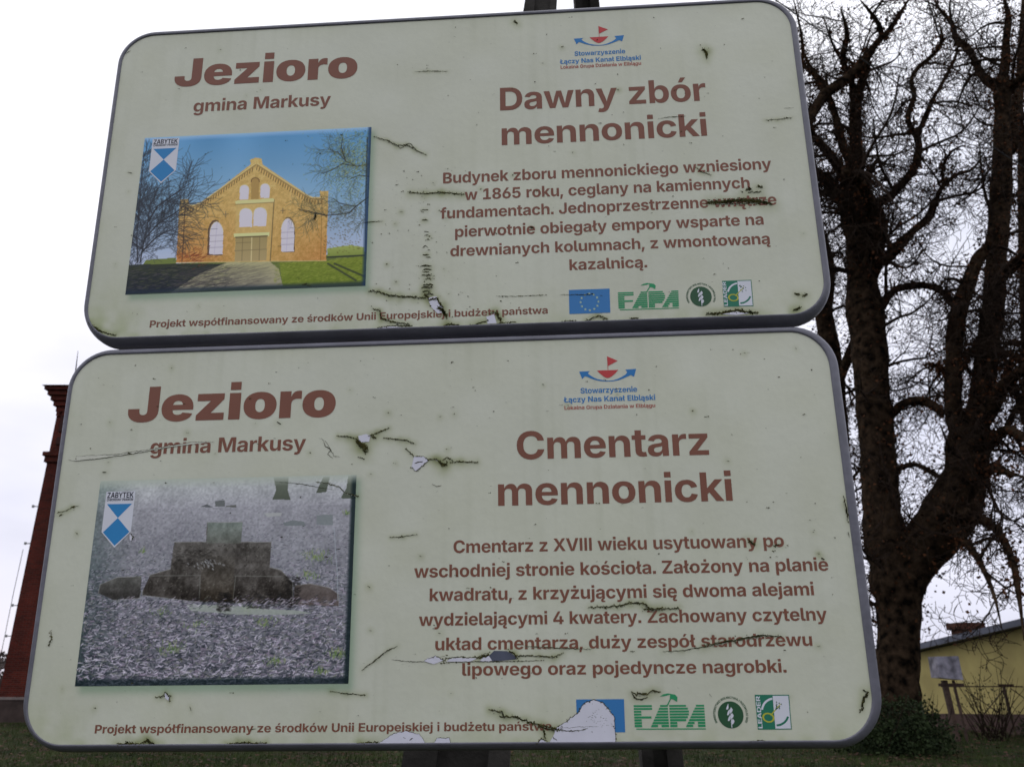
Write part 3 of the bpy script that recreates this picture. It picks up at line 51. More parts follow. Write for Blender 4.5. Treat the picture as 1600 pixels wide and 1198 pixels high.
[762.2,320.7]],0.75,0,1],[[[643.1,140.2],[644.8,139.5]],0.75,0,1],[[[843.6,268.6],[845.8,268.8]],1.12,0,1],[[[522.9,304.4],[525.8,305.1]],0.9,0.6,1],[[[256.8,131.7],[257.9,131.5]],1.65,0.3,1],[[[221.6,305.3],[223.3,305.8]],1.12,0.3,1],[[[233.8,247.3],[234.7,248.1]],0.9,0.3,1],[[[1175,450],[1178.1,449.4]],2.25,0,1],[[[316.2,434.7],[319.2,434.3]],1.65,0.6,1],[[[539.6,512.1],[541.3,512.7]],0.9,0.6,1],[[[1116.4,35],[1118.6,34.2]],0.9,0.6,1],[[[871,327.5],[873.7,327.4]],0.75,0.6,1],[[[470.5,433.2],[472.7,433.8]],1.12,0,1],[[[602.7,531.5],[604.8,531.1]],2.25,0,1],[[[586.1,346.7],[588.4,346.1]],0.75,0.3,1],[[[544.3,423.9],[545.7,424.7]],1.65,0,1],[[[169.6,545.3],[171,544.7]],0.9,0.3,1],[[[507.2,518.7],[508.2,518.4]],1.12,0.6,1],[[[686.2,547],[687.7,546.2]],1.65,0.6,1],[[[611.9,19.4],[613.4,19]],0.75,0.6,1],[[[661.2,173.9],[662.9,174.1]],1.65,0,1],[[[622,349.9],[623.8,350.2]],0.9,0,1],[[[535.8,520.7],[538,519.9]],0.9,0.3,1],[[[1158.6,124.2],[1161.8,124.4]],1.65,0,1],[[[172.7,253],[175.2,252.9]],0.9,0.3,1],[[[774.9,44.9],[777.4,44.8]],0.9,0.3,1],[[[599.4,51],[602.4,50.4]],1.12,0,1],[[[575.8,503.3],[577.6,503.2]],0.9,0.6,1],[[[1006.5,179.2],[1009.2,178.7]],0.75,0.3,1],[[[500.5,475],[502.2,475]],2.25,0.6,1],[[[308.6,448.3],[310.2,448.9]],0.9,0,1],[[[521.6,379.9],[523.7,380.6]],2.25,0.3,1],[[[556.3,314.3],[557.5,314.6]],1.12,0.3,1],[[[1039.2,16.9],[1042.4,16.8]],0.9,0,1],[[[411.2,227.6],[414.4,227.7]],1.12,0.6,1],[[[803.6,456],[806,455.3]],1.12,0,1],[[[573.7,431.4],[576.8,431.9]],1.65,0.3,1],[[[473.5,489.3],[474.5,488.5]],1.12,0,1],[[[114.7,33],[117.1,33]],1.65,0.3,1],[[[481.9,509],[483,508.5]],1.12,0.3,1],[[[563.5,338.7],[566.1,339.2]],0.75,0.3,1],[[[585.3,381.1],[586.4,381.7]],2.25,0.3,1],[[[549.9,479.8],[552.1,479.9]],0.9,0.6,1],[[[604,392],[606.7,392.2]],0.9,0.3,1],[[[637.3,130.5],[638.2,130.7]],1.65,0.3,1],[[[590.9,260.8],[593.9,261.4]],1.12,0,1],[[[861.5,405.3],[864.3,404.8]],1.65,0,1],[[[595.4,498.6],[597,498.8]],1.65,0,1],[[[504,144.3],[505.4,144.7]],0.75,0,1],[[[185.1,339.6],[188,339.9]],0.9,0.6,1],[[[621.7,529.1],[624,528.9]],1.65,0.3,1],[[[652.1,513.1],[653.6,513.5]],0.75,0,1],[[[189.3,535.9],[190.6,535.1]],2.25,0,1],[[[512.9,322.8],[515.4,322.6]],0.75,0.3,1],[[[565.3,383.6],[567.8,384.2]],1.12,0,1],[[[568.7,369.1],[571.6,368.9]],1.12,0.6,1],[[[516.9,415.2],[518.3,414.8]],1.65,0.3,1],[[[960.7,288.9],[963.5,288.4]],1.12,0,1],[[[369.6,507.3],[371.5,507.6]],1.65,0.6,1],[[[936.2,389.6],[937.7,390.2]],1.65,0,1],[[[586.3,428.9],[589,429.4]],0.75,0,1],[[[955.1,541.7],[956.9,541.9]],0.9,0.3,1],[[[574.9,496.9],[575.8,497]],2.25,0.6,1],[[[1018.6,192],[1019.9,192.7]],1.65,0,1],[[[886.2,468.3],[889,468.9]],1.12,0,1],[[[1028.1,270],[1030.5,270.2]],0.9,0,1],[[[996.9,295.5],[998.6,296]],1.65,0,1],[[[60.3,28.2],[61.4,28.3]],0.75,0,1],[[[694.6,516.9],[696.7,517.6]],1.65,0,1],[[[552.2,426.4],[554.1,426.4]],0.75,0,1],[[[859,229.8],[861,229.5]],1.12,0.6,1],[[[623.5,461.4],[625.8,461.6]],1.12,0,1],[[[498.4,461.3],[499.5,461.4]],0.75,0,1],[[[1024,527.5],[1027.1,526.9]],1.12,0,1],[[[643.9,459.7],[644.9,459.5]],1.65,0.3,1],[[[676.6,164.2],[679.5,163.6]],0.75,0,1],[[[560.8,102.3],[563.8,101.6]],1.65,0.3,1],[[[110,363.1],[111.7,363.6]],0.75,0.6,1],[[[111.4,117.2],[113.8,117.9]],0.9,0.6,1],[[[513,402.3],[514,401.5]],2.25,0.3,1],[[[560.9,358.4],[561.8,358.3]],2.25,0,1],[[[863.2,315],[864.3,315.4]],0.75,0,1],[[[764.7,104.5],[767.6,104]],2.25,0,1],[[[231.2,537.9],[233.7,537.6]],1.65,0,1],[[[214.4,31.7],[216.5,31]],0.9,0,1],[[[597.1,360.5],[598.9,361]],0.75,0,1],[[[538.5,556.4],[541.3,556.6]],0.75,0.3,1],[[[500.4,538.5],[501.8,539.3]],0.9,0.6,1],[[[746.4,352.3],[749.6,352.4]],1.12,0.6,1],[[[830.6,272.4],[833.3,272]],0.75,0,1],[[[511.6,372.4],[513.9,372.5]],1.65,0,1],[[[355.6,495.1],[358.5,494.3]],0.75,0.6,1],[[[809.7,455.8],[811,455.3]],0.9,0,1],[[[633.8,536.1],[635.3,536.5]],1.65,0.6,1],[[[606.5,307.5],[607.7,308.2]],0.9,0.3,1],[[[576.8,334.2],[579.9,334.1]],1.12,0,1],[[[404.8,513],[407.8,513.2]],0.9,0,1],[[[671.1,113.6],[673.4,114]],0.75,0,1]],
'B':[[[[22.6,172.9],[24,167.9],[55,166.6],[86.1,166.4],[111.6,163],[137.1,160.6],[169.5,155.3],[208.1,150.2],[244,150.1]],1.3,0,1],[[[11.1,172.6],[22.9,175],[55.8,172.7],[106.9,166.9],[137.3,162.6],[169.7,157.4],[208.4,153.3]],1.3,0,1],[[[106.5,163.9],[113,166.1]],3,0,1],[[[439.9,146.3],[457.1,147.8],[468.3,151.1]],2.4,0.8,1],[[[489.2,147.6],[502.1,142.9],[520,136.3]],2.8,0.8,1],[[[492.3,148.7],[500.4,151]],4,0.8,2],[[[470.4,154.2],[478.7,162.5],[486.9,166.7]],9,2,2],[[[472.8,163.3],[481.7,162.6]],4,0,2],[[[481,169.6],[485.1,173.7]],5,1.6,2],[[[473.4,180.4],[482.5,183.6]],1.2,0.5,1],[[[409.7,148.5],[418,152.8],[420.5,161.9],[429.8,167.2],[425.2,175.1],[433.5,181.3]],1.3,0,2],[[[420.1,152.8],[427.7,165.1],[435.3,177.4],[444.4,179.6]],1.1,0,2],[[[512.4,151.3],[537.5,155],[548.5,156.3],[560.5,161.6]],2,0.8,1],[[[545.7,168.2],[558.9,179.6]],2,0.5,1],[[[559.9,181.6],[574.7,182],[582.7,188.1],[563.3,204.4],[556.3,198.3]],1.2,0.4,1],[[[561.1,192.5],[568,190.7],[573.9,189.9]],2.4,0,2],[[[582.7,187.1],[592.6,186.4],[600.5,190.5]],2.2,1,1],[[[598.5,190.5],[604.5,195.6],[610.3,193.7]],6,1.6,2],[[[604.4,188.7],[611.2,183.9],[618.2,189]],1.6,1,1],[[[616.2,191.9],[631.9,191.3],[656.4,192.9]],2.6,1,1],[[[588.1,224.6],[595,228.6],[602.8,226.9]],1.6,0,1],[[[526.5,302.8],[545.8,302.2],[565,299.7]],1.8,0.3,1],[[[5.5,255.6],[20.3,252],[26.8,247.2],[37.8,245.4]],1.8,0.3,1],[[[9.2,260.6],[12.9,257.7]],3,0.3,2],[[[69,194.3],[76.1,193.5]],3,0,1],[[[490,490.1],[512.6,473.8],[526.3,463.5],[541,457.5]],3,0,1],[[[533.1,475.8],[559.1,478.6],[579.4,478.9],[591.5,481.6]],1.6,0,1],[[[579.4,478],[584.9,474.6],[596,471.2],[608,477.4],[614.4,474.9],[625.5,473.3],[655.8,473.6],[674.2,466.9]],1.5,0.2,2],[[[605.3,480.9],[646.6,479.6],[696.9,480.1],[751.5,479]],1.5,0.3,1],[[[655.8,475.3],[662.2,473.7],[673.2,470.3]],4,0.6,2],[[[701.6,465.5],[708.9,469],[713.4,475.1]],3,1,2],[[[710.7,472.5],[742.6,472.8],[765.2,474.8],[778.1,469.8]],2.4,0.8,1],[[[819.6,407.4],[859,406.2],[877.5,402],[895.7,403.1],[904.3,410.3],[917.9,411.4],[945.2,410]],3,0.7,2],[[[895.2,411.1],[908.7,413.1],[922.5,409.7]],3.5,0.5,2],[[[918.7,468.8],[945.6,468.2],[977.2,463.5],[1013.3,457]],2.2,0,1],[[[977.3,461.7],[1013.4,456.2],[1058.5,449],[1086.6,451]],5,0.2,1],[[[724.6,459.7],[761,461.8],[797.3,464],[820,464.2]],2,0,1],[[[873,468.3],[880.2,468.3]],1.8,0,1],[[[1052.9,318.5],[1061.6,323.2]],5,1,2],[[[1047.1,341.2],[1048.6,344.8]],2,0,1],[[[1086.9,325.5],[1098,323.9]],3,0.5,2],[[[1153,344],[1157.1,346.7]],4,0,2],[[[673.6,543.5],[691.6,547],[694.2,552.9],[705,552.9],[722.8,557.2],[744.9,564],[765.2,568.2]],3,0.9,2],[[[687.1,551.2],[696,553.7]],4,0,2],[[[740.4,565.6],[759.9,569.8],[775.8,569.9]],4,0.3,2],[[[765.2,568.2],[780.6,559.2],[797,548.6],[805.4,536.2],[819.9,531.3],[832.1,535.6],[840.6,544.8],[847.2,554.7],[847.4,585.9]],1.6,0.3,1],[[[759.9,569],[780.2,571.6],[797.9,570.9],[809.5,568.5]],2.2,0,1],[[[763.5,568.2],[798.1,566.8],[824.6,566.1]],0.9,0,1],[[[839.8,547.1],[841.3,546.7]],1.92,0,1],[[[842.6,565.9],[844.5,565.5]],1.89,0,1],[[[830.1,564.5],[831.4,564.7]],2.08,0,1],[[[829.7,559.3],[831.2,558.8]],1.29,0,1],[[[817.2,548.6],[819.2,549.3]],2.24,0,1],[[[835.3,544.5],[836.8,544.1]],1.2,0,1],[[[826.6,559.6],[828.4,558.9]],1.95,0,1],[[[832.6,572.9],[833.7,573.3]],1.32,0,1],[[[819.4,557.7],[820.4,558.3]],1.21,0,1],[[[819.4,553.2],[821.1,552.7]],2.34,0,1],[[[816.3,558.7],[818.5,558.6]],1.91,0,1],[[[814,557.7],[815.8,557.1]],1.22,0,1],[[[828.1,566.3],[829.8,566.8]],1.46,0,1],[[[842.1,562.7],[843.8,563.5]],1.58,0,1],[[[831,556.1],[832.9,555.5]],2.58,0,1],[[[821.4,562],[822.8,561.9]],1.77,0,1],[[[810.4,554.5],[812.6,554.2]],2.27,0,1],[[[835.6,565.1],[836.9,564.6]],1.89,0,1],[[[821.7,545.8],[823.2,545.8]],1.75,0,1],[[[843.1,550.7],[845,551.4]],1.56,0,1],[[[837.3,565],[839,565]],1.5,0,1],[[[835.1,555.4],[836,556.2]],1.46,0,1],[[[825.2,543.9],[826.3,544.8]],1.47,0,1],[[[811.6,566.7],[813.7,566.2]],2.42,0,1],[[[829.5,551.8],[830.7,552]],1.28,0,1],[[[820,547.9],[822.1,547.5]],1.29,0,1],[[[833.6,558.6],
[835.3,558.1]],1.39,0,1],[[[820.2,554.4],[822.2,554.1]],1.91,0,1],[[[821,554.9],[821.9,555.1]],1.49,0,1],[[[834.6,556.6],[836,556.9]],1.39,0,1],[[[835.8,558.5],[837.1,559.1]],1.89,0,1],[[[816,552.2],[818,551.8]],2.11,0,1],[[[815.6,554.6],[817.6,555.3]],2.44,0,1],[[[812.7,552.8],[814.6,553.5]],1.6,0,1],[[[814.4,572.7],[816.5,573.4]],2.31,0,1],[[[827.6,553.6],[829.3,554.2]],2.37,0,1],[[[822.5,550.8],[824.4,550.1]],2.18,0,1],[[[831.8,562.6],[832.9,562.4]],1.99,0,1],[[[808.3,559.6],[809.2,559.3]],2.55,0,1],[[[823.7,559.5],[824.7,560.2]],2.01,0,1],[[[828,555.1],[829.2,554.7]],2.23,0,1],[[[845.2,558.8],[846.3,558.8]],2.14,0,1],[[[818.1,560.7],[820.2,560.2]],1.52,0,1],[[[827.4,563.8],[828.4,563.6]],1.3,0,1],[[[518,585.8],[538.5,573.5],[556.5,570.3],[574.7,574.5],[582.9,584.5]],1.2,0,1],[[[595.5,586.2],[599.9,579.6],[617,579.7],[618.9,586.3]],1.2,0,1],[[[552.2,578.5],[555.8,580.2]],2,0,1],[[[561.3,582.7],[565.7,579.4]],2.4,0,1],[[[738.2,587.7],[745.4,582],[754.1,585.4]],1.6,0.5,2],[[[749.2,570.6],[750.7,580.4]],4,1,2],[[[761.4,578.9],[766.6,583.8]],2.5,0,2],[[[871.9,521.7],[879.7,525.1],[893,524.4],[902.1,521.1],[912.6,522]],3.5,0.3,2],[[[875,530.1],[885.5,532.7],[894.5,528.6]],2.5,0,2],[[[872.7,523.4],[878.4,531.8]],2,0,2],[[[1188.2,521.9],[1194.8,524.5],[1188.7,531],[1186,539.2],[1181.1,550.5]],5,0.2,3],[[[1195.3,256.7],[1196.3,270.7],[1197.2,292.9]],3,0.3,2],[[[1195.3,307.6],[1196,316.7]],1.5,0,1],[[[190.4,523.6],[198.8,522.9],[204.8,516.9],[212.1,523],[211.7,529]],2,0.4,2],[[[242.6,536.1],[245.1,542.1]],1.8,0,1],[[[342.1,121.1],[348.5,125.4]],4.5,0,1],[[[444.8,517.2],[468,520.8],[497.6,522.8]],1.8,0.3,1],[[[142.9,586.4],[154.8,583.9],[168.1,584.8]],3.4,2,2],[[[173.8,585.7],[184.4,580.7],[196.2,585.8]],2.6,1.6,2],[[[186.1,579],[188.7,584.9]],4,0.6,2],[[[299.5,587.1],[316.8,583.9],[333.5,584.8],[356.5,584.9]],2.2,1,2],[[[489,585.6],[516.2,584.9]],2,1.2,2],[[[332.1,567.2],[341.3,566.5]],2.5,0,1],[[[275.1,446.4],[276.2,447.3]],1,0,1],[[[19.9,429.7],[23.6,441.6],[20,450.5]],1.2,1.4,1],[[[408.3,216.4],[427.4,219.8],[445.5,225.1],[455.8,235.1],[475.7,240.5]],2,0.4,1],[[[345.3,214.9],[385.6,219.8],[408.7,224.3],[440.8,230.9]],1.4,0,1],[[[124.5,289.2],[132.1,294.1],[129,301.7]],2.5,0,2],[[[1151.3,26.5],[1151.9,29.6]],2.5,0,1],[[[979.3,525.1],[982.5,529.3]],1.2,0,1],[[[1027.8,587.6],[1040.9,585.3],[1053.6,586.9]],1.4,0.6,2],[[[569.6,228.5],[571.3,228.2]],1.65,0,1],[[[656.1,136.4],[657.6,136.8]],1.65,0,1],[[[702.5,32.2],[705.4,32.7]],0.75,0.3,1],[[[1153.4,266.4],[1154.3,266.1]],0.75,0.3,1],[[[51.9,255],[53.7,255.3]],0.75,0,1],[[[239.5,411.5],[242.2,411.6]],2.25,0.6,1],[[[1173.4,315.1],[1175.4,315.7]],0.9,0.3,1],[[[605.1,82.6],[607.4,81.8]],0.9,0.3,1],[[[1103.1,328.2],[1105.7,329]],1.12,0,1],[[[978.1,183.2],[979.8,183.6]],0.75,0,1],[[[676.7,240.8],[677.6,240.2]],1.65,0.6,1],[[[902.3,362.9],[904.9,362.2]],0.75,0.3,1],[[[826.1,70.3],[828.2,70.9]],1.65,0.6,1],[[[931.1,314],[933.7,314.1]],1.12,0,1],[[[1056.1,261.3],[1056.9,260.8]],0.9,0.6,1],[[[138.3,25.7],[139.5,25.3]],1.12,0,1],[[[959.9,276.1],[960.8,276.6]],0.75,0,1],[[[143.7,514.7],[146.1,514.3]],1.65,0,1],[[[1142.4,289.6],[1143.3,290]],1.65,0.6,1],[[[135,44.2],[137.6,44.9]],0.9,0.6,1],[[[151.2,199.7],[153.6,200]],1.65,0,1],[[[1088.4,468.9],[1089.3,469.1]],1.65,0.6,1],[[[1149.2,338],[1151.1,338.5]],2.25,0.6,1],[[[1093.8,262.8],[1096.1,262.4]],0.75,0.3,1],[[[694.1,341.5],[697,341.9]],1.12,0.6,1],[[[600.6,440.5],[603.5,440.9]],2.25,0.3,1],[[[45.4,155],[46.6,155.5]],0.9,0.3,1],[[[385.4,513.6],[388.4,514.2]],0.75,0,1],[[[1139.4,197.7],[1140.5,197]],1.12,0.3,1],[[[55.5,470.8],[58.3,470.5]],1.65,0,1],[[[598.2,120.8],[600.8,120.2]],2.25,0.3,1],[[[1108.4,549.7],[1109.4,549.1]],0.75,0.3,1],[[[115.6,465.6],[118.5,466]],1.12,0,1],[[[1118.7,72.6],[1120.6,73.2]],0.9,0.6,1],[[[39.8,452.1],[42.8,452.1]],0.9,0,1],[[[120.1,114.4],[121.8,114.6]],0.75,0.6,1],[[[69,485],[70.4,485.6]],0.75,0.6,1],[[[536.7,115.7],[537.9,116.3]],1.65,0.3,1],[[[364.9,403.7],[366.1,404.2]],0.9,0.3,1],[[[705.3,392.9],[708.2,393.2]],
0.75,0.3,1],[[[102.7,457.2],[105,456.9]],0.9,0,1],[[[442.6,480.9],[445.4,480.4]],0.75,0,1],[[[372.1,33.5],[373,33.4]],0.75,0.3,1],[[[886.5,341.3],[887.9,342]],0.9,0,1],[[[464.1,191.2],[465.1,192]],1.65,0.6,1],[[[952.6,344],[953.7,344]],1.65,0,1],[[[653.2,500.6],[654.7,500.9]],1.65,0.6,1],[[[1177.9,161.9],[1179.6,161.5]],1.65,0,1],[[[470.2,25.7],[471.7,25.4]],0.9,0.6,1],[[[254,150.9],[255.8,151.1]],2.25,0.3,1],[[[1133.3,464.3],[1136.2,464.7]],2.25,0.3,1],[[[275.7,294.2],[278.6,293.6]],1.12,0.3,1],[[[965.4,355],[967.1,355.2]],0.9,0.6,1],[[[611.7,470.5],[613.6,471.1]],1.65,0.6,1],[[[652.1,326.7],[654.2,326.2]],1.12,0,1],[[[774.1,546.8],[776.3,546.3]],0.75,0,1],[[[172.8,302.5],[175.1,302.6]],1.65,0,1],[[[454,361.2],[455.4,361.1]],0.9,0,1],[[[191.1,551.1],[192.5,550.5]],0.75,0,1],[[[1052.8,500.6],[1054.4,500.7]],0.9,0,1],[[[1088.5,530.3],[1089.4,530.6]],2.25,0,1],[[[42.1,365.3],[44.8,364.8]],0.75,0.3,1],[[[882.7,238.6],[884.7,239.4]],0.9,0.3,1],[[[792.3,421.3],[793.5,420.8]],1.12,0,1],[[[307.1,123],[308.1,122.4]],2.25,0,1],[[[348.4,486.5],[350,485.9]],1.65,0,1],[[[220.3,150.5],[222.4,150.3]],0.9,0.3,1],[[[885.1,237.7],[888.2,238.1]],0.9,0,1],[[[675.3,124.1],[677.8,124.1]],1.65,0,1],[[[853.8,68.2],[856.7,68.7]],1.65,0.3,1],[[[75.6,178.7],[78.4,178.7]],2.25,0,1],[[[647.4,154.8],[649.4,154.4]],0.9,0,1],[[[30.1,251.4],[31,251.9]],1.12,0.3,1],[[[1090.7,341],[1092.8,341.6]],0.9,0.6,1],[[[731.4,308.7],[734,308.8]],0.9,0.3,1],[[[613.2,360],[615.5,359.3]],0.9,0,1],[[[568.7,75.9],[571.4,76.4]],0.75,0,1],[[[265,438.7],[267.1,438.1]],1.65,0.6,1],[[[246.4,169],[247.8,168.9]],2.25,0,1],[[[1101.6,43.6],[1103,43.9]],0.9,0.6,1],[[[413.1,394.2],[415.5,394]],2.25,0.3,1],[[[1103.6,252],[1105.4,252.3]],0.75,0,1],[[[571.7,331.4],[574,331.7]],2.25,0.3,1],[[[871.5,261.8],[874.5,261.1]],2.25,0,1],[[[51.5,543.3],[53.1,543]],0.9,0,1],[[[785.9,106.8],[788,107.4]],0.9,0.6,1],[[[530.1,107.2],[531.4,106.8]],0.75,0,1],[[[831.8,429.9],[834.6,430.2]],1.12,0,1],[[[922,86.7],[923.7,87.2]],1.12,0.6,1],[[[936.4,49.9],[937.7,49.8]],0.9,0.6,1],[[[1080.1,337.3],[1081.5,337.8]],0.75,0,1],[[[764,116.5],[764.9,115.8]],0.9,0.6,1],[[[1162.4,395.1],[1163.8,394.5]],0.75,0.6,1],[[[475.2,181.3],[476.4,181.5]],1.12,0.6,1],[[[119.4,343.4],[122.1,343.1]],0.75,0.6,1],[[[246.7,214.4],[249,214.1]],1.12,0.3,1],[[[500.2,435.3],[503,436]],2.25,0.3,1],[[[737.8,25.9],[739.4,26.1]],1.65,0,1],[[[1085.8,333],[1088.7,332.7]],0.9,0.6,1],[[[1071.5,32.5],[1073.4,32.7]],2.25,0.3,1],[[[40.5,287.2],[41.4,287.4]],2.25,0.6,1],[[[945,124.4],[946,124.7]],0.9,0,1],[[[147,22.3],[147.8,22.8]],1.65,0,1],[[[301.9,517.8],[304,518.5]],1.65,0.6,1],[[[1112.3,250.7],[1115.4,250.1]],1.65,0,1],[[[902.7,125.6],[903.5,125.3]],0.75,0.3,1],[[[990.5,447.5],[991.6,448]],2.25,0,1],[[[624.5,359.2],[627.1,360]],1.12,0.6,1],[[[835.3,258.8],[838.5,259.1]],0.75,0.6,1],[[[616.2,106.3],[619.2,105.7]],0.9,0.6,1],[[[596,428.8],[598.6,429.2]],1.12,0.3,1],[[[1078.4,420],[1080,419.3]],0.75,0,1],[[[988.5,292.1],[990.5,291.4]],1.65,0,1],[[[151.5,112.7],[154.5,112.8]],0.9,0,1],[[[335.7,39.7],[338.6,39.4]],1.12,0.3,1],[[[445.7,299],[448.7,299]],1.12,0,1],[[[264.8,240.3],[267.2,240.4]],1.65,0.3,1],[[[1102.7,92.5],[1104.2,92]],0.75,0.3,1],[[[971.5,303],[972.9,303.2]],2.25,0,1],[[[615.9,383.6],[618.4,383.9]],0.9,0.3,1],[[[882.4,527.5],[884.7,527.3]],1.12,0,1],[[[431.6,544.4],[433.8,544.4]],1.65,0,1],[[[929.8,354.9],[931.8,354.3]],0.75,0,1],[[[620.9,117],[622.2,116.4]],2.25,0.3,1],[[[618.2,521.7],[620,521.7]],2.25,0,1],[[[368.7,311.6],[369.9,312]],1.65,0.6,1],[[[531.2,191.8],[532.3,192.2]],2.25,0.3,1],[[[387.6,338.6],[389.1,338.2]],1.12,0,1],[[[795.8,356.3],[796.9,356.6]],1.65,0.3,1],[[[837.6,189.4],[839.1,188.8]],1.12,0,1],[[[1054.3,26.1],[1056.1,26.7]],1.12,0.3,1],[[[514.9,50.3],[515.8,50.5]],0.75,0,1],[[[491.5,257.9],[492.9,258.5]],0.9,0,1],[[[198.2,134.6],[199.8,134.8]],2.25,0.6,1],[[[616,169.4],[618.5,169.2]],1.12,0,1],[[[264.7,433.5],[267.3,433.8]],0.9,0,1],[[[1067.5,427.7],[1070.1,427.1]],2.25,0,1],[[[647.4,61.3],[648.6,61.9]],
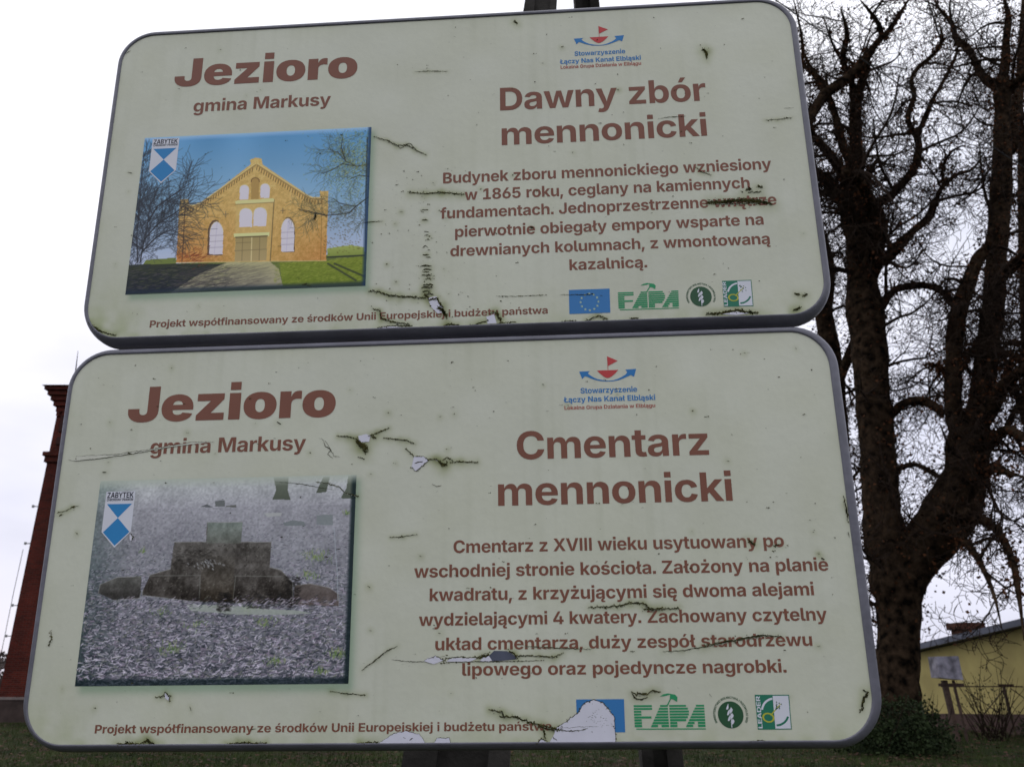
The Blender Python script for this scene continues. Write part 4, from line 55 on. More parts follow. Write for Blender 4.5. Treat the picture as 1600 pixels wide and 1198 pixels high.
1.65,0.3,1],[[[271.2,198.9],[274,198.6]],0.75,0,1],[[[1139.5,477.8],[1141.8,478.3]],0.9,0,1],[[[838.4,296.6],[839.9,296.7]],1.65,0.3,1],[[[691.2,502.5],[692.8,501.8]],1.12,0.6,1],[[[1047.3,216.4],[1049.9,216.3]],0.75,0,1],[[[102,537.1],[102.9,536.9]],2.25,0.6,1],[[[1145.1,307.3],[1147,307.7]],2.25,0,1],[[[682.2,114.3],[683.7,115]],1.12,0.3,1],[[[287.6,288.4],[289.9,287.7]],1.65,0,1],[[[728.3,416.7],[730.5,416]],1.65,0,1],[[[174.9,109.3],[177.5,109.4]],0.9,0,1],[[[895,392.2],[897.9,392.2]],0.9,0.3,1],[[[555.2,264.5],[558.3,264.8]],0.75,0,1],[[[375.4,173.7],[378.1,174.3]],0.75,0.3,1],[[[392,284.2],[393.5,284.1]],1.65,0.6,1],[[[449.8,376.4],[451.4,375.9]],0.75,0.3,1],[[[614.3,71.6],[616.3,71]],0.9,0,1],[[[340.2,147.4],[341.5,146.8]],0.9,0.6,1],[[[888,258.2],[891,258.3]],1.65,0,1],[[[740.1,443.1],[742.4,442.5]],1.65,0.3,1],[[[1165,371.9],[1166.7,371.5]],1.65,0.3,1],[[[693.4,510.6],[695.6,510.5]],0.75,0,1],[[[51,51.4],[53.6,51.5]],1.65,0.3,1],[[[701.3,100.6],[703.8,100.5]],0.9,0,1],[[[703.3,425.4],[704.5,425.4]],0.75,0.6,1],[[[223.1,471.4],[225,471.8]],0.75,0.6,1],[[[98.3,153.3],[100,154]],0.75,0,1],[[[1041.9,159.9],[1042.7,160.5]],1.65,0.3,1],[[[1051.7,461.5],[1053.3,460.8]],1.12,0,1],[[[490.7,22.5],[493.4,22.5]],1.12,0,1],[[[358.8,299.5],[361.6,299.6]],1.65,0.6,1],[[[615.8,32.4],[618,32.3]],1.65,0.6,1],[[[491.8,480.2],[494.8,480.6]],1.12,0,1],[[[603,17.1],[604.1,16.9]],1.65,0,1],[[[213.2,426.3],[215.8,426.1]],1.12,0,1],[[[840.1,71.9],[841.7,71.5]],1.65,0,1],[[[133.4,529.2],[135.4,528.9]],1.65,0,1],[[[981.6,444.1],[983,444.6]],0.75,0,1],[[[761,449.8],[763.9,450.5]],0.9,0,1],[[[93.1,420.3],[95,420.8]],1.12,0,1],[[[481.5,101.4],[484.3,101.4]],0.75,0,1],[[[686.7,540.4],[688.8,540.5]],1.12,0,1],[[[222.1,311],[222.9,310.6]],1.65,0.3,1],[[[382.8,94.4],[385.4,94]],2.25,0.3,1],[[[445.8,247.5],[446.8,247.5]],0.9,0,1],[[[752.5,546.1],[755.6,545.7]],0.75,0,1],[[[1073.6,124.5],[1074.6,125.1]],0.9,0,1],[[[384.6,25.6],[387.1,25.5]],1.12,0.3,1],[[[126.6,344],[129,343.4]],0.75,0,1],[[[387.6,151.1],[388.9,150.7]],0.75,0,1],[[[295.5,82],[298.5,81.8]],0.75,0.6,1],[[[367.5,458.5],[368.4,457.9]],1.65,0.6,1],[[[1150.2,132.6],[1153.4,132]],0.75,0.6,1],[[[67.6,54.4],[69.9,53.8]],0.75,0,1],[[[494,86.3],[496.8,86.8]],1.12,0.6,1],[[[934,64.4],[935.8,64.4]],0.9,0.3,1],[[[516.7,94.8],[519,94.1]],1.65,0,1],[[[986.8,122.1],[988,122]],2.25,0.6,1],[[[168.4,330.6],[169.3,331.1]],1.12,0.3,1],[[[1145.5,305.4],[1147.2,305.1]],0.9,0.3,1],[[[901.2,267.2],[904.2,266.9]],1.65,0.3,1],[[[323.5,58.1],[326.3,58.2]],0.9,0.6,1],[[[270.7,487.4],[273.2,487]],0.9,0,1],[[[349.9,178.8],[351.1,178.5]],1.12,0,1],[[[30.4,195.6],[32.9,196.3]],1.12,0,1],[[[632.1,325.4],[633.5,324.6]],1.65,0,1],[[[474.7,384.1],[476.5,383.7]],1.65,0.3,1],[[[1084,271],[1086.3,271]],0.9,0.6,1],[[[187.9,87.6],[190,87.3]],1.12,0.6,1],[[[442.6,419.3],[444.9,420.1]],0.75,0.3,1],[[[162.9,26.6],[163.7,27]],2.25,0.3,1],[[[550.3,203.6],[552.2,204.4]],0.75,0,1],[[[437.5,320.5],[439.9,321]],0.9,0,1],[[[475.7,32.3],[478.4,32.5]],1.12,0,1],[[[161.2,178.2],[162.4,177.8]],0.75,0.6,1],[[[1169,102.6],[1172.2,102.5]],1.12,0,1],[[[1066,33.5],[1067.7,33.2]],1.65,0.3,1],[[[21.4,116.4],[23.7,116]],0.9,0.3,1],[[[915.8,174.2],[918.8,174.4]],1.65,0,1],[[[1108.2,324.7],[1109.1,324.5]],1.65,0.6,1],[[[454.7,72.5],[457.3,73.3]],2.25,0,1],[[[907.8,208.8],[910.4,208.9]],0.75,0.3,1],[[[313.6,155.6],[315,156]],1.65,0.6,1],[[[434,497.2],[435.2,497.5]],0.9,0,1],[[[23.3,131.7],[25.1,132.2]],0.9,0,1],[[[813.9,426.2],[815.6,426.2]],0.9,0,1],[[[841.6,410],[843.4,410.7]],0.75,0.3,1],[[[579.3,463.4],[581.5,464]],1.12,0,1],[[[780,396.6],[781.9,396.6]],0.75,0.3,1],[[[741.5,288.6],[743.5,288.1]],0.9,0.3,1],[[[595.5,236.1],[596.9,236.2]],1.65,0.3,1],[[[605.3,472.5],[608.3,472.1]],0.75,0.6,1],[[[279.2,261.4],[280.6,261]],0.75,0.6,1],[[[677.1,229.8],[679.4,229.5]],1.65,0,1],[[[688.7,47.7],[689.6,47.9]],0.9,0,1],[[[675.8,377.9],[677.3,377.2]],1.65,0.6,1],[[[611.7,171.4],[612.6,171.5]],2.25,0.3,1],[[[49.2,510.5],[50.2,511.3]],2.25,0,1],[[[543.8,489.6],
[545.2,489.4]],1.12,0,1],[[[1078.9,557.6],[1080.1,557.8]],0.75,0,1],[[[759,280],[760.5,279.9]],1.12,0,1],[[[176.5,442.8],[178.3,443.5]],1.12,0,1],[[[796.8,107.7],[797.8,108.1]],2.25,0.6,1],[[[601.5,544.6],[603.3,544.7]],1.12,0,1],[[[353.4,378.1],[354.6,377.7]],0.75,0,1],[[[763.1,207.5],[764.9,207.5]],0.75,0.3,1],[[[69.9,113.7],[72.3,114.5]],2.25,0.3,1],[[[873.4,83.6],[876.6,83.8]],0.9,0.3,1],[[[783.1,443.2],[785.1,442.7]],0.9,0.6,1],[[[872.7,92.9],[875.7,93.2]],2.25,0,1],[[[385.6,239.2],[388.7,238.7]],1.65,0.3,1],[[[640.4,378.4],[642.4,378]],1.65,0.6,1],[[[816.5,536.7],[818.6,537.3]],1.12,0,1],[[[485.3,550.3],[488.2,549.8]],0.9,0.3,1],[[[649.9,74.8],[651.5,74.7]],0.75,0.6,1],[[[109,369.6],[110.8,369.3]],1.65,0,1],[[[169.9,405.2],[171.8,405]],0.9,0,1],[[[830.4,344],[833,343.4]],1.65,0,1],[[[883.8,231.7],[886.1,232.4]],1.65,0,1],[[[42.2,40.1],[44.5,39.8]],0.9,0.3,1],[[[1076.8,32.5],[1079.3,32.1]],0.9,0.3,1],[[[396.8,359.4],[399.3,360.2]],0.75,0.3,1],[[[506.4,524],[509.4,523.3]],0.75,0,1],[[[101.3,20.7],[103.1,20.1]],1.12,0.6,1],[[[396.1,171.4],[397.9,171]],2.25,0.3,1],[[[467,80.6],[468.7,80.6]],1.65,0,1],[[[524.4,344.1],[526.5,343.7]],0.9,0.3,1],[[[396.3,165.2],[397.2,165.1]],0.75,0,1],[[[481.6,50],[484.4,49.3]],0.75,0,1],[[[379.4,198.3],[381.4,198.6]],1.12,0,1],[[[564.4,468.5],[565.5,468.5]],0.75,0.3,1],[[[517.3,111.4],[519,111.8]],2.25,0.6,1],[[[492.8,206.8],[495.1,207.3]],2.25,0,1],[[[547.9,482.2],[550.8,482.3]],0.75,0,1],[[[711.4,531.2],[712.9,530.6]],0.9,0,1],[[[269.5,391.6],[270.7,391.4]],1.12,0,1],[[[538.3,472.3],[540.6,471.6]],0.75,0,1],[[[809.8,85.2],[811.5,85.7]],0.75,0,1],[[[1170.1,63],[1171.9,63.4]],1.12,0.6,1],[[[574.6,276],[577.5,276.5]],0.75,0,1],[[[172.5,212.9],[174.9,213.1]],0.9,0.6,1],[[[263.4,329.2],[266,329.1]],1.12,0,1],[[[1008.8,348.9],[1010.2,348.7]],1.65,0.3,1],[[[1150.2,289.3],[1151.5,289.2]],0.9,0,1],[[[1021.3,25.1],[1023.2,25.7]],1.12,0.6,1],[[[470.5,99],[472,99.2]],1.12,0,1],[[[170.1,271.1],[171.7,270.9]],0.9,0,1],[[[413.7,388.2],[416.1,387.7]],0.9,0.6,1],[[[614.2,46.5],[616.6,45.7]],0.9,0,1],[[[1081.4,341.3],[1082.6,341.9]],1.65,0.6,1],[[[935.9,517],[938.9,517.6]],0.75,0,1],[[[557.8,484.4],[560,484.2]],0.75,0,1],[[[823.5,514],[825.5,514.6]],0.75,0,1],[[[591.5,433.8],[593,434]],0.9,0.6,1],[[[652.2,80.2],[654.9,80.1]],1.65,0.3,1],[[[434.6,434.2],[436.3,433.7]],1.12,0.3,1],[[[70.5,411.7],[72.5,412.2]],0.9,0.6,1],[[[279.5,389.8],[281.9,389.5]],2.25,0.3,1],[[[84.3,541.2],[85.6,541.5]],0.75,0,1],[[[1073.3,213.6],[1075.8,214.3]],0.75,0,1],[[[151.6,505.2],[154.1,504.6]],1.12,0.6,1],[[[1007.3,456.4],[1009.3,456.3]],1.65,0,1],[[[883.4,72.1],[884.5,72.5]],0.9,0,1],[[[429.1,329.2],[431.5,329.4]],0.9,0.6,1],[[[848.2,82.5],[851.4,82.5]],0.9,0,1],[[[782.8,350.7],[783.8,350.3]],0.75,0.3,1],[[[518.1,176.1],[520.1,175.6]],0.75,0,1],[[[403.1,16.9],[405.1,17]],0.75,0,1],[[[1092.9,152.3],[1094.4,152.5]],1.65,0,1],[[[1006.4,131.8],[1008.8,131.4]],0.75,0.6,1],[[[760.3,73.9],[761.7,73.8]],2.25,0.3,1],[[[1031.5,200.1],[1033.8,200.6]],2.25,0.3,1],[[[203.2,267.6],[205.9,268.2]],0.75,0,1],[[[141.9,341],[144.8,340.4]],1.12,0,1],[[[561.4,163.7],[562.7,163.4]],1.12,0,1],[[[417.3,418],[419,418.7]],0.9,0.6,1],[[[348.1,314.1],[349.4,314.2]],0.9,0.6,1],[[[597.8,264.1],[600,263.8]],1.12,0,1],[[[615.5,291.5],[617.1,291.1]],0.75,0.3,1],[[[1055,533.7],[1057.8,533]],0.75,0,1],[[[107.6,126.8],[109.1,127]],1.65,0.6,1],[[[688.3,336.2],[690.1,336.8]],1.12,0,1],[[[731.7,495.7],[734.2,496.1]],1.12,0.3,1],[[[921.9,334.4],[923.5,334.6]],1.65,0.6,1],[[[155.1,169.4],[157.6,169.7]],0.9,0,1],[[[958.4,464.7],[961.5,464.1]],1.12,0,1],[[[23.2,171.9],[24.1,172.1]],0.9,0.6,1],[[[143.9,90],[146.9,90.4]],1.12,0.3,1],[[[446.6,317.9],[448.8,318.5]],2.25,0.6,1],[[[495.2,373.3],[497.9,374.1]],2.25,0.6,1],[[[446.3,55.2],[449.5,55]],1.12,0,1],[[[214.5,166.3],[217,165.8]],0.9,0,1]]},'peel':[['T','w',[[569.1,537.1],[583.7,534.4],[590.1,547.9],[597.5,562.5],[586.1,564.3],[575.5,552.9]]],['T','w',[[664.6,572.7],[677,568.8],[680.9,584.2],[666.6,584.7]]],
['T','w',[[1036.2,582.2],[1058.3,578.7],[1077.8,582.7],[1057.8,584.6]]],['T','w',[[490.9,585.4],[509.6,583.4],[528.4,585.7],[509.7,586.6]]],['B','w',[[472.1,147.2],[484.1,144.4],[491.2,146.7],[489.5,156.7],[474.5,157.3]]],['B','w',[[559.9,181.6],[574.7,182],[582.7,188.1],[563.3,204.4],[556.3,198.3]]],['B','w',[[579.4,478],[584.9,474.6],[596,471.2],[608,477.4],[594.2,482.5]]],['B','w',[[612.6,479.2],[616.3,475.8],[625.5,474.2],[655.8,475.3],[646.6,479.6]]],['B','w',[[660.3,478.9],[665.9,472.9],[676.9,471.3],[680.5,477.3],[674.1,480.7]]],['B','d',[[673.2,472.1],[680.6,465.2],[698.9,465.9],[708,470.7],[713.4,476.8],[678.6,479.9]]],['B','w',[[765.2,568.2],[780.6,559.2],[797,548.6],[805.4,536.2],[819.9,531.3],[832.1,535.6],[840.6,544.8],[847.2,554.7],[847.4,585.9],[755.9,587.4],[763.3,575.6]]],['B','w',[[518,586.2],[538.5,573.5],[556.5,570.3],[574.7,574.5],[582.9,584.5],[581.2,586.3]]],['B','w',[[595.5,586.2],[599.9,579.6],[617,579.7],[618.9,586.3]]],['B','w',[[738.2,587.3],[745.4,582],[754.1,587]]],['B','c',[[22.6,172.9],[24,167.9],[55,166.6],[86.1,166.4],[111.6,163],[137.1,160.6],[169.5,155.3],[208.1,150.2],[244,150.1],[208.4,153.3],[169.7,157.4],[137.3,162.6],[106.9,166.9],[55.8,172.7],[22.9,175],[11.1,172.6]]],['B','w',[[1029.5,588],[1040.9,585.3],[1053.5,587.7]]],['B','w',[[124.6,290.1],[129.9,292.2],[130,301.8],[125.6,298.8]]],['B','w',[[203.9,517.7],[210.9,521.2],[210.7,528.1],[204.7,524.6]]]],'trees':[[[[9.652,22,-0.108,0.7054],[9.82,22,0.706,0.5853],[9.957,22,1.622,0.5614],[10.132,22,2.566,0.5871],[10.295,22,3.541,0.6477],[10.332,22,4.377,0.7257],[10.236,22,5.063,0.6288],[10.238,22,5.942,0.5845],[10.34,22,7.03,0.5404],[10.47,22,8.539,0.5345],[10.543,22,9.718,0.5253],[10.657,22,10.94,0.573],[10.704,22,11.992,0.5817],[10.772,22,13.076,0.512],[10.867,22,13.969,0.4786],[11.015,22,15.35,0.3455],[11.117,22,16.301,0.3088],[11.238,22,17.525,0.2511],[11.465,22,19.048,0.2135],[11.686,22,20.098,0.1948],[12.026,22,20.905,0.1531],[12.197,22,21.452,0.1101]],[[10.482,22,4.04,0.6186],[10.896,21.833,4.695,0.6551],[11.401,21.667,5.268,0.7601],[11.977,21.5,6.018,0.7637],[12.367,21.333,6.865,0.6288],[12.518,21.167,7.724,0.5626],[12.58,21,8.224,0.5279]],[[12.333,21,7.857,0.3848],[12.139,20.875,8.553,0.2815],[12.282,20.75,9.636,0.2492],[12.41,20.625,10.551,0.2694],[12.687,20.5,11.483,0.2719],[13.022,20.375,12.229,0.2371],[13.341,20.25,12.881,0.2016],[13.653,20.125,13.226,0.1833],[13.879,20,13.676,0.2203]],[[12.472,21,7.676,0.4186],[12.975,21.091,8.625,0.3555],[13.37,21.182,9.609,0.3261],[13.8,21.273,10.832,0.3334],[14.204,21.364,11.899,0.34],[14.609,21.455,13.224,0.3285],[15.03,21.545,14.61,0.3362],[15.469,21.636,16.058,0.3442],[15.831,21.727,17.328,0.31],[16.164,21.818,18.648,0.2954],[16.509,21.909,20.022,0.3017],[16.72,22,20.769,0.2838]],[[16.515,22,20.359,0.1954],[16.272,22.286,21.242,0.1552],[16.331,22.571,22.247,0.136],[16.336,22.857,23.041,0.1386],[16.294,23.143,23.655,0.1174],[16.472,23.429,24.639,0.0959],[16.322,23.714,25.651,0.0734],[16.43,24,26.585,0.0748]],[[16.625,22,20.538,0.2176],[16.772,21.75,21.222,0.1741],[16.849,21.5,22.09,0.1527],[16.925,21.25,22.776,0.1309],[16.745,21,23.462,0.1091]],[[16.713,22,20.27,0.2169],[16.723,21.333,20.139,0.1692],[16.619,20.667,19.901,0.1441],[16.789,20,20.063,0.1208]],[[16.283,22,17.932,0.3156],[17.098,22.5,19.525,0.2841],[17.886,23,20.932,0.2036],[18.75,23.5,22.801,0.1646],[19.767,24,25.305,0.1229]],[[10.836,22,13.954,0.2791],[10.904,22.2,15.226,0.4088],[10.843,22.4,16.149,0.2501],[10.551,22.6,17.022,0.2124],[10.331,22.8,17.496,0.1937],[10.053,23,18.151,0.153]],[[11,22,15.494,0.3258],[10.588,21.5,16.35,0.2427],[10,21,16.871,0.16],[9.344,20.5,17.291,0.1382],[8.809,20,17.533,0.0971]],[[10.893,22,14.333,0.3207],[11.115,21.857,16.194,0.2454],[10.937,21.714,17.226,0.2063],[10.686,21.571,17.779,0.1654],[10.55,21.429,18.671,0.1457],[10.354,21.286,19.405,0.1255],[9.9,21.143,20.322,0.1053],[9.654,21,20.987,0.0845]],[[11.221,22,17.432,0.2299],[11.214,21.6,18.469,0.2298],[11.143,21.2,19.163,0.2078],
[11.158,20.8,19.336,0.1642],[11.261,20.4,19.749,0.1221],[11.125,20,19.727,0.0801]],[[9.167,21,17.674,0.2224],[9.408,20.9,18.25,0.203],[9.789,20.8,18.832,0.2039],[10.07,20.7,19.167,0.2245],[10.55,20.6,19.46,0.2041],[10.975,20.5,19.838,0.184],[11.34,20.4,20.261,0.1639],[11.72,20.3,20.772,0.1233],[12.158,20.2,21.2,0.103],[12.558,20.1,21.807,0.0828],[12.963,20,22.421,0.0624]],[[10.158,21,19.506,0.1451],[10.108,21.333,20.315,0.106],[9.891,21.667,21.056,0.0866],[9.755,22,22.003,0.0665]],[[12.324,21,21.794,0.1068],[12.115,20.667,21.832,0.0845],[11.726,20.333,22.042,0.0837],[11.27,20,22.241,0.0622]],[[11.542,22,19.826,0.1725],[11.302,21.5,20.284,0.1279],[10.886,21,20.721,0.1053],[10.917,20.5,21.313,0.1043],[10.596,20,21.884,0.0825]],[[10.893,22,14.333,0.2806],[11.122,21.8,15.057,0.2411],[11.316,21.6,15.552,0.1807],[11.641,21.4,15.616,0.1596],[12.079,21.2,15.988,0.1393],[12.468,21,16.476,0.1392],[12.639,20.8,17.042,0.1392],[12.535,20.6,17.368,0.119],[12.266,20.4,17.692,0.0989],[12.228,20.2,18.012,0.0986],[12.367,20,18.411,0.0984],[12.244,19.8,18.807,0.0785],[12.4,19.6,19.119,0.0783],[12.815,19.4,19.428,0.078],[13.08,19.2,19.815,0.0778],[12.984,19,20.367,0.0487]],[[13.387,22,18.44,0.0847],[13.733,21.8,19.139,0.1061],[13.928,21.6,19.581,0.0848],[14.296,21.4,20.197,0.0637],[14.787,21.2,21.082,0.0639],[14.857,21,21.613,0.0533]],[[10.767,22,13.06,0.2756],[10.866,21.4,13.632,0.194],[10.856,20.8,14.366,0.2298],[10.52,20.2,14.647,0.2066],[10.062,19.6,14.902,0.1656],[9.348,19,14.988,0.1258]],[[10.831,22,12.622,0.2348],[11.017,21.8,13.102,0.1759],[11.257,21.6,13.508,0.1366],[11.702,21.4,13.985,0.156],[12.199,21.2,14.388,0.1362],[12.615,21,14.713,0.1358],[12.783,20.8,15.11,0.1161],[13.028,20.6,15.581,0.0773],[13.43,20.4,15.86,0.0674],[13.782,20.2,15.909,0.0574],[14.164,20,16.448,0.0383]],[[13.914,22,16.531,0.062],[13.413,21,16.554,0.0597],[13.128,20,16.371,0.0478],[12.878,19,15.851,0.0364]],[[11.064,22,13.282,0.237],[11.518,21.8,14.596,0.1996],[11.459,21.6,15.396,0.1803],[11.084,21.4,15.889,0.1802],[11.234,21.2,16.538,0.1203],[11.561,21,17.03,0.0802]],[[10.986,22,12.094,0.233],[11.485,21.875,12.561,0.1362],[11.654,21.75,12.688,0.1358],[12.08,21.625,12.737,0.1352],[12.482,21.5,12.673,0.1152],[12.776,21.375,12.422,0.1142],[12.904,21.25,12.028,0.113],[12.97,21.125,11.676,0.1119],[12.88,21,11.048,0.0919]],[[10.534,22,8.392,0.2207],[10.964,21.8,8.802,0.1468],[11.159,21.6,8.971,0.146],[11.454,21.4,9.004,0.1449],[11.706,21.2,8.835,0.1433],[11.914,21,8.472,0.1413]],[[10.493,22,6.942,0.1439],[10.879,21.8,7.15,0.0895],[11.169,21.6,7.195,0.0888],[11.407,21.4,6.985,0.0878],[11.681,21.2,6.685,0.0693],[12.052,21,6.637,0.0515]],[[11.062,21,13.158,0.1328],[11.197,20.667,13.272,0.1125],[11.403,20.333,13.452,0.0927],[11.768,20,13.847,0.0736]],[[12.669,21,9.802,0.1082],[13.637,22,10.694,0.0952],[14.543,23,11.487,0.12]],[[14.247,21,12.489,0.1878],[14.242,20.5,12.591,0.1843],[14.209,20,12.608,0.1806],[14.241,19.5,12.683,0.1594],[14.427,19,12.953,0.1393]],[[13.64,21,10.212,0.1452],[13.591,20.333,10.005,0.1231],[13.506,19.667,9.473,0.1186],[13.466,19,8.776,0.0975]],[[12.853,21,8.213,0.2815],[12.951,20.4,8.53,0.2412],[12.911,19.8,8.826,0.2023],[12.93,19.2,8.914,0.1808],[12.929,18.6,8.985,0.1601],[13.028,18,9.1,0.1247]],[[12.845,21,7.573,0.2438],[12.791,20.25,7.605,0.1686],[12.641,19.5,7.561,0.1466],[12.488,18.75,7.103,0.1248],[12.346,18,6.611,0.0894]],[[13.608,21,8.865,0.1066],[13.275,20,9.154,0.0855],[12.746,19,9.268,0.0655]],[[12.413,21,6.637,0.2402],[12.342,20,6.692,0.1642],[12.029,19,6.325,0.109],[11.786,18,5.971,0.0736]],[[13.388,21,7.827,0.0874],[13.594,20.5,8.436,0.1037],[13.67,20,8.772,0.085]],[[12.992,22,9.769,0.1126],[12.453,21.5,9.998,0.0923],[11.986,21,9.87,0.0722],[11.533,20.5,9.773,0.0529],[10.999,20,9.509,0.0344]],[[11.835,21,5.745,0.2367],[12.009,20,5.225,0.1281],[11.703,19,4.293,0.09],[11.075,18,3.323,0.0699],[10.37,17,2.346,0.0389]],[[11.433,21,5.406,0.1681],[11.212,19.667,4.541,0.0934],[10.711,18.333,3.494,0.0571],[9.969,17,2.595,0.0391]]],
[[[9.547,25,-0.091,0.4023],[10.027,25,2.698,0.2859],[10.393,25,5.339,0.2178],[10.625,25,7.354,0.2035],[10.746,25,9.049,0.2499],[10.787,25,10.825,0.3198],[10.765,25,12.213,0.3473],[10.698,25,13.652,0.3315],[10.403,25,15.145,0.2927],[9.982,25,16.695,0.2524],[9.358,25,18.306,0.2106]],[[10.715,25,8.833,0.1661],[10.595,24.75,10.286,0.1888],[11.1,24.5,11.542,0.1903],[11.437,24.25,12.354,0.1694],[11.67,24,13.17,0.1273]],[[10.764,25,13.167,0.1977],[11.313,25.2,14.999,0.1358],[11.352,25.4,16.405,0.139],[11.139,25.6,18.15,0.1428],[11.264,25.8,19.696,0.1219],[10.991,26,21.312,0.0999]],[[10.065,25,16.433,0.183],[10.453,24.5,19.059,0.1394],[10.352,24,21.491,0.1176],[10.775,23.5,23.398,0.0947],[10.492,23,25.337,0.0715]]],[[[19.098,31,-0.289,0.5911],[20.201,31,5.275,0.4856],[21.053,31,10.302,0.4108],[21.956,31,15.943,0.3269],[22.837,31,20.646,0.2855],[23.658,31,24.746,0.2078],[24.401,31,28.802,0.154],[25.712,31,33.594,0.1286]],[[21.053,31,10.302,0.2311],[20.314,30.333,12.245,0.1543],[19.712,29.667,13.639,0.128],[18.985,29,15.017,0.0764]],[[22.09,31,16.545,0.1919],[23.697,31.5,19.31,0.1428],[25.154,32,22.984,0.1198]]]],'cable':[[4.48,12.16,14.846],[7.521,13.576,13.901],[10.757,15.024,12.869],[13.68,16.375,12.098]],'legA':[[-0.157,2.578,1.374,0.3],[0.158,3.324,5.008,0.16512]],'legB':[[1.044,6.171,1.06,0.28224],[0.464,3.865,5.563,0.148]],'tower':{'top':[-21.438,35,14.261],'base':[-20.606,35,0.37],'band':11.066,'x1':-20.94,'x2':-20.926,'x3':-20.809,'brk':[[-20.991,34.9,8.772],[-20.85,34.9,7.149],[-20.901,34.9,4.548],[-20.928,34.9,3.31]],'rod':[[-20.936,36,14.884],[-21.081,36,16.142]]},'house':{'L':[14.782,31,2.602],'R':[16.162,25,3.339],'pl':0.468,'pr':0.653,'ch':[[17.36,33,3.701],[18.501,33,3.701],[17.191,33,2.81]]},'panelbox':[[12.053,24,2.22],[12.7,24,1.623]],'fence':[[13.894,26.5,1.477],[15.308,26.5,1.403],[16.656,26.5,1.403],[15.194,26.5,0.596],[14.432,26.5,0.705]],'shrub':[[8.721,20,0.787],[9.924,20.5,1.19],[9.214,20,0.651]],'far':[[-45.601,70,3.41],[-41.513,70,2.66]]}

# ------------------------------------------------------------------ helpers
def lin(c):
    return tuple(((x / 255 + .055) / 1.055) ** 2.4 if x > 10 else x / 255 / 12.92 for x in c)
def mat(name, col, rough=.6, noise=0, scale=8, bump=0, bscale=40, attr=None, spec=.3, metal=0, col2=None, detail=6, coords='Object'):
    m = bpy.data.materials.new(name); m.use_nodes = True
    n = m.node_tree.nodes; l = m.node_tree.links; b = n['Principled BSDF']
    b.inputs['Roughness'].default_value = rough; b.inputs['Metallic'].default_value = metal
    b.inputs['Specular IOR Level'].default_value = spec
    t = n.new('ShaderNodeTexCoord')
    if noise or col2:
        z = n.new('ShaderNodeTexNoise'); z.inputs['Scale'].default_value = scale; z.inputs['Detail'].default_value = detail
        l.new(t.outputs[coords], z.inputs['Vector'])
        r = n.new('ShaderNodeValToRGB'); r.color_ramp.elements[0].position = .34; r.color_ramp.elements[1].position = .66
        a = tuple(max(0, c * (1 - noise)) for c in col); c2 = col2 or tuple(min(1, c * (1 + noise)) for c in col)
        r.color_ramp.elements[0].color = (*a, 1); r.color_ramp.elements[1].color = (*c2, 1)
        l.new(z.outputs['Fac'], r.inputs[0]); src = r.outputs[0]
    else:
        rgb = n.new('ShaderNodeRGB'); rgb.outputs[0].default_value = (*col, 1); src = rgb.outputs[0]
    if attr:
        at = n.new('ShaderNodeAttribute'); at.attribute_name = attr
        x = n.new('ShaderNodeMixRGB'); x.blend_type = 'MULTIPLY'; x.inputs[0].default_value = 1
        l.new(src, x.inputs[1]); l.new(at.outputs['Color'], x.inputs[2]); src = x.outputs[0]
    l.new(src, b.inputs['Base Color'])
    if bump:
        z2 = n.new('ShaderNodeTexNoise'); z2.inputs['Scale'].default_value = bscale; z2.inputs['Detail'].default_value = 5
        l.new(t.outputs[coords], z2.inputs['Vector'])
        bp = n.new('ShaderNodeBump'); bp.inputs['Strength'].default_value = bump; bp.inputs['Distance'].default_value = .02
        l.new(z2.outputs['Fac'], bp.inputs['Height']); l.new(bp.outputs[0], b.inputs['Normal'])
    return m
def empty(name, M=None, label=None, cat=None, group=None):
    o = bpy.data.objects.new(name, None); COL.objects.link(o); o.empty_display_size = .1
    if M is not None: o.matrix_world = M
    tag(o, label, cat, group); return o
def tag(o, label=None, cat=None, group=None, kind=None):
    for k, v in (('label', label), ('category', cat), ('group', group), ('kind', kind)):
        if v: o[k] = v
    return o
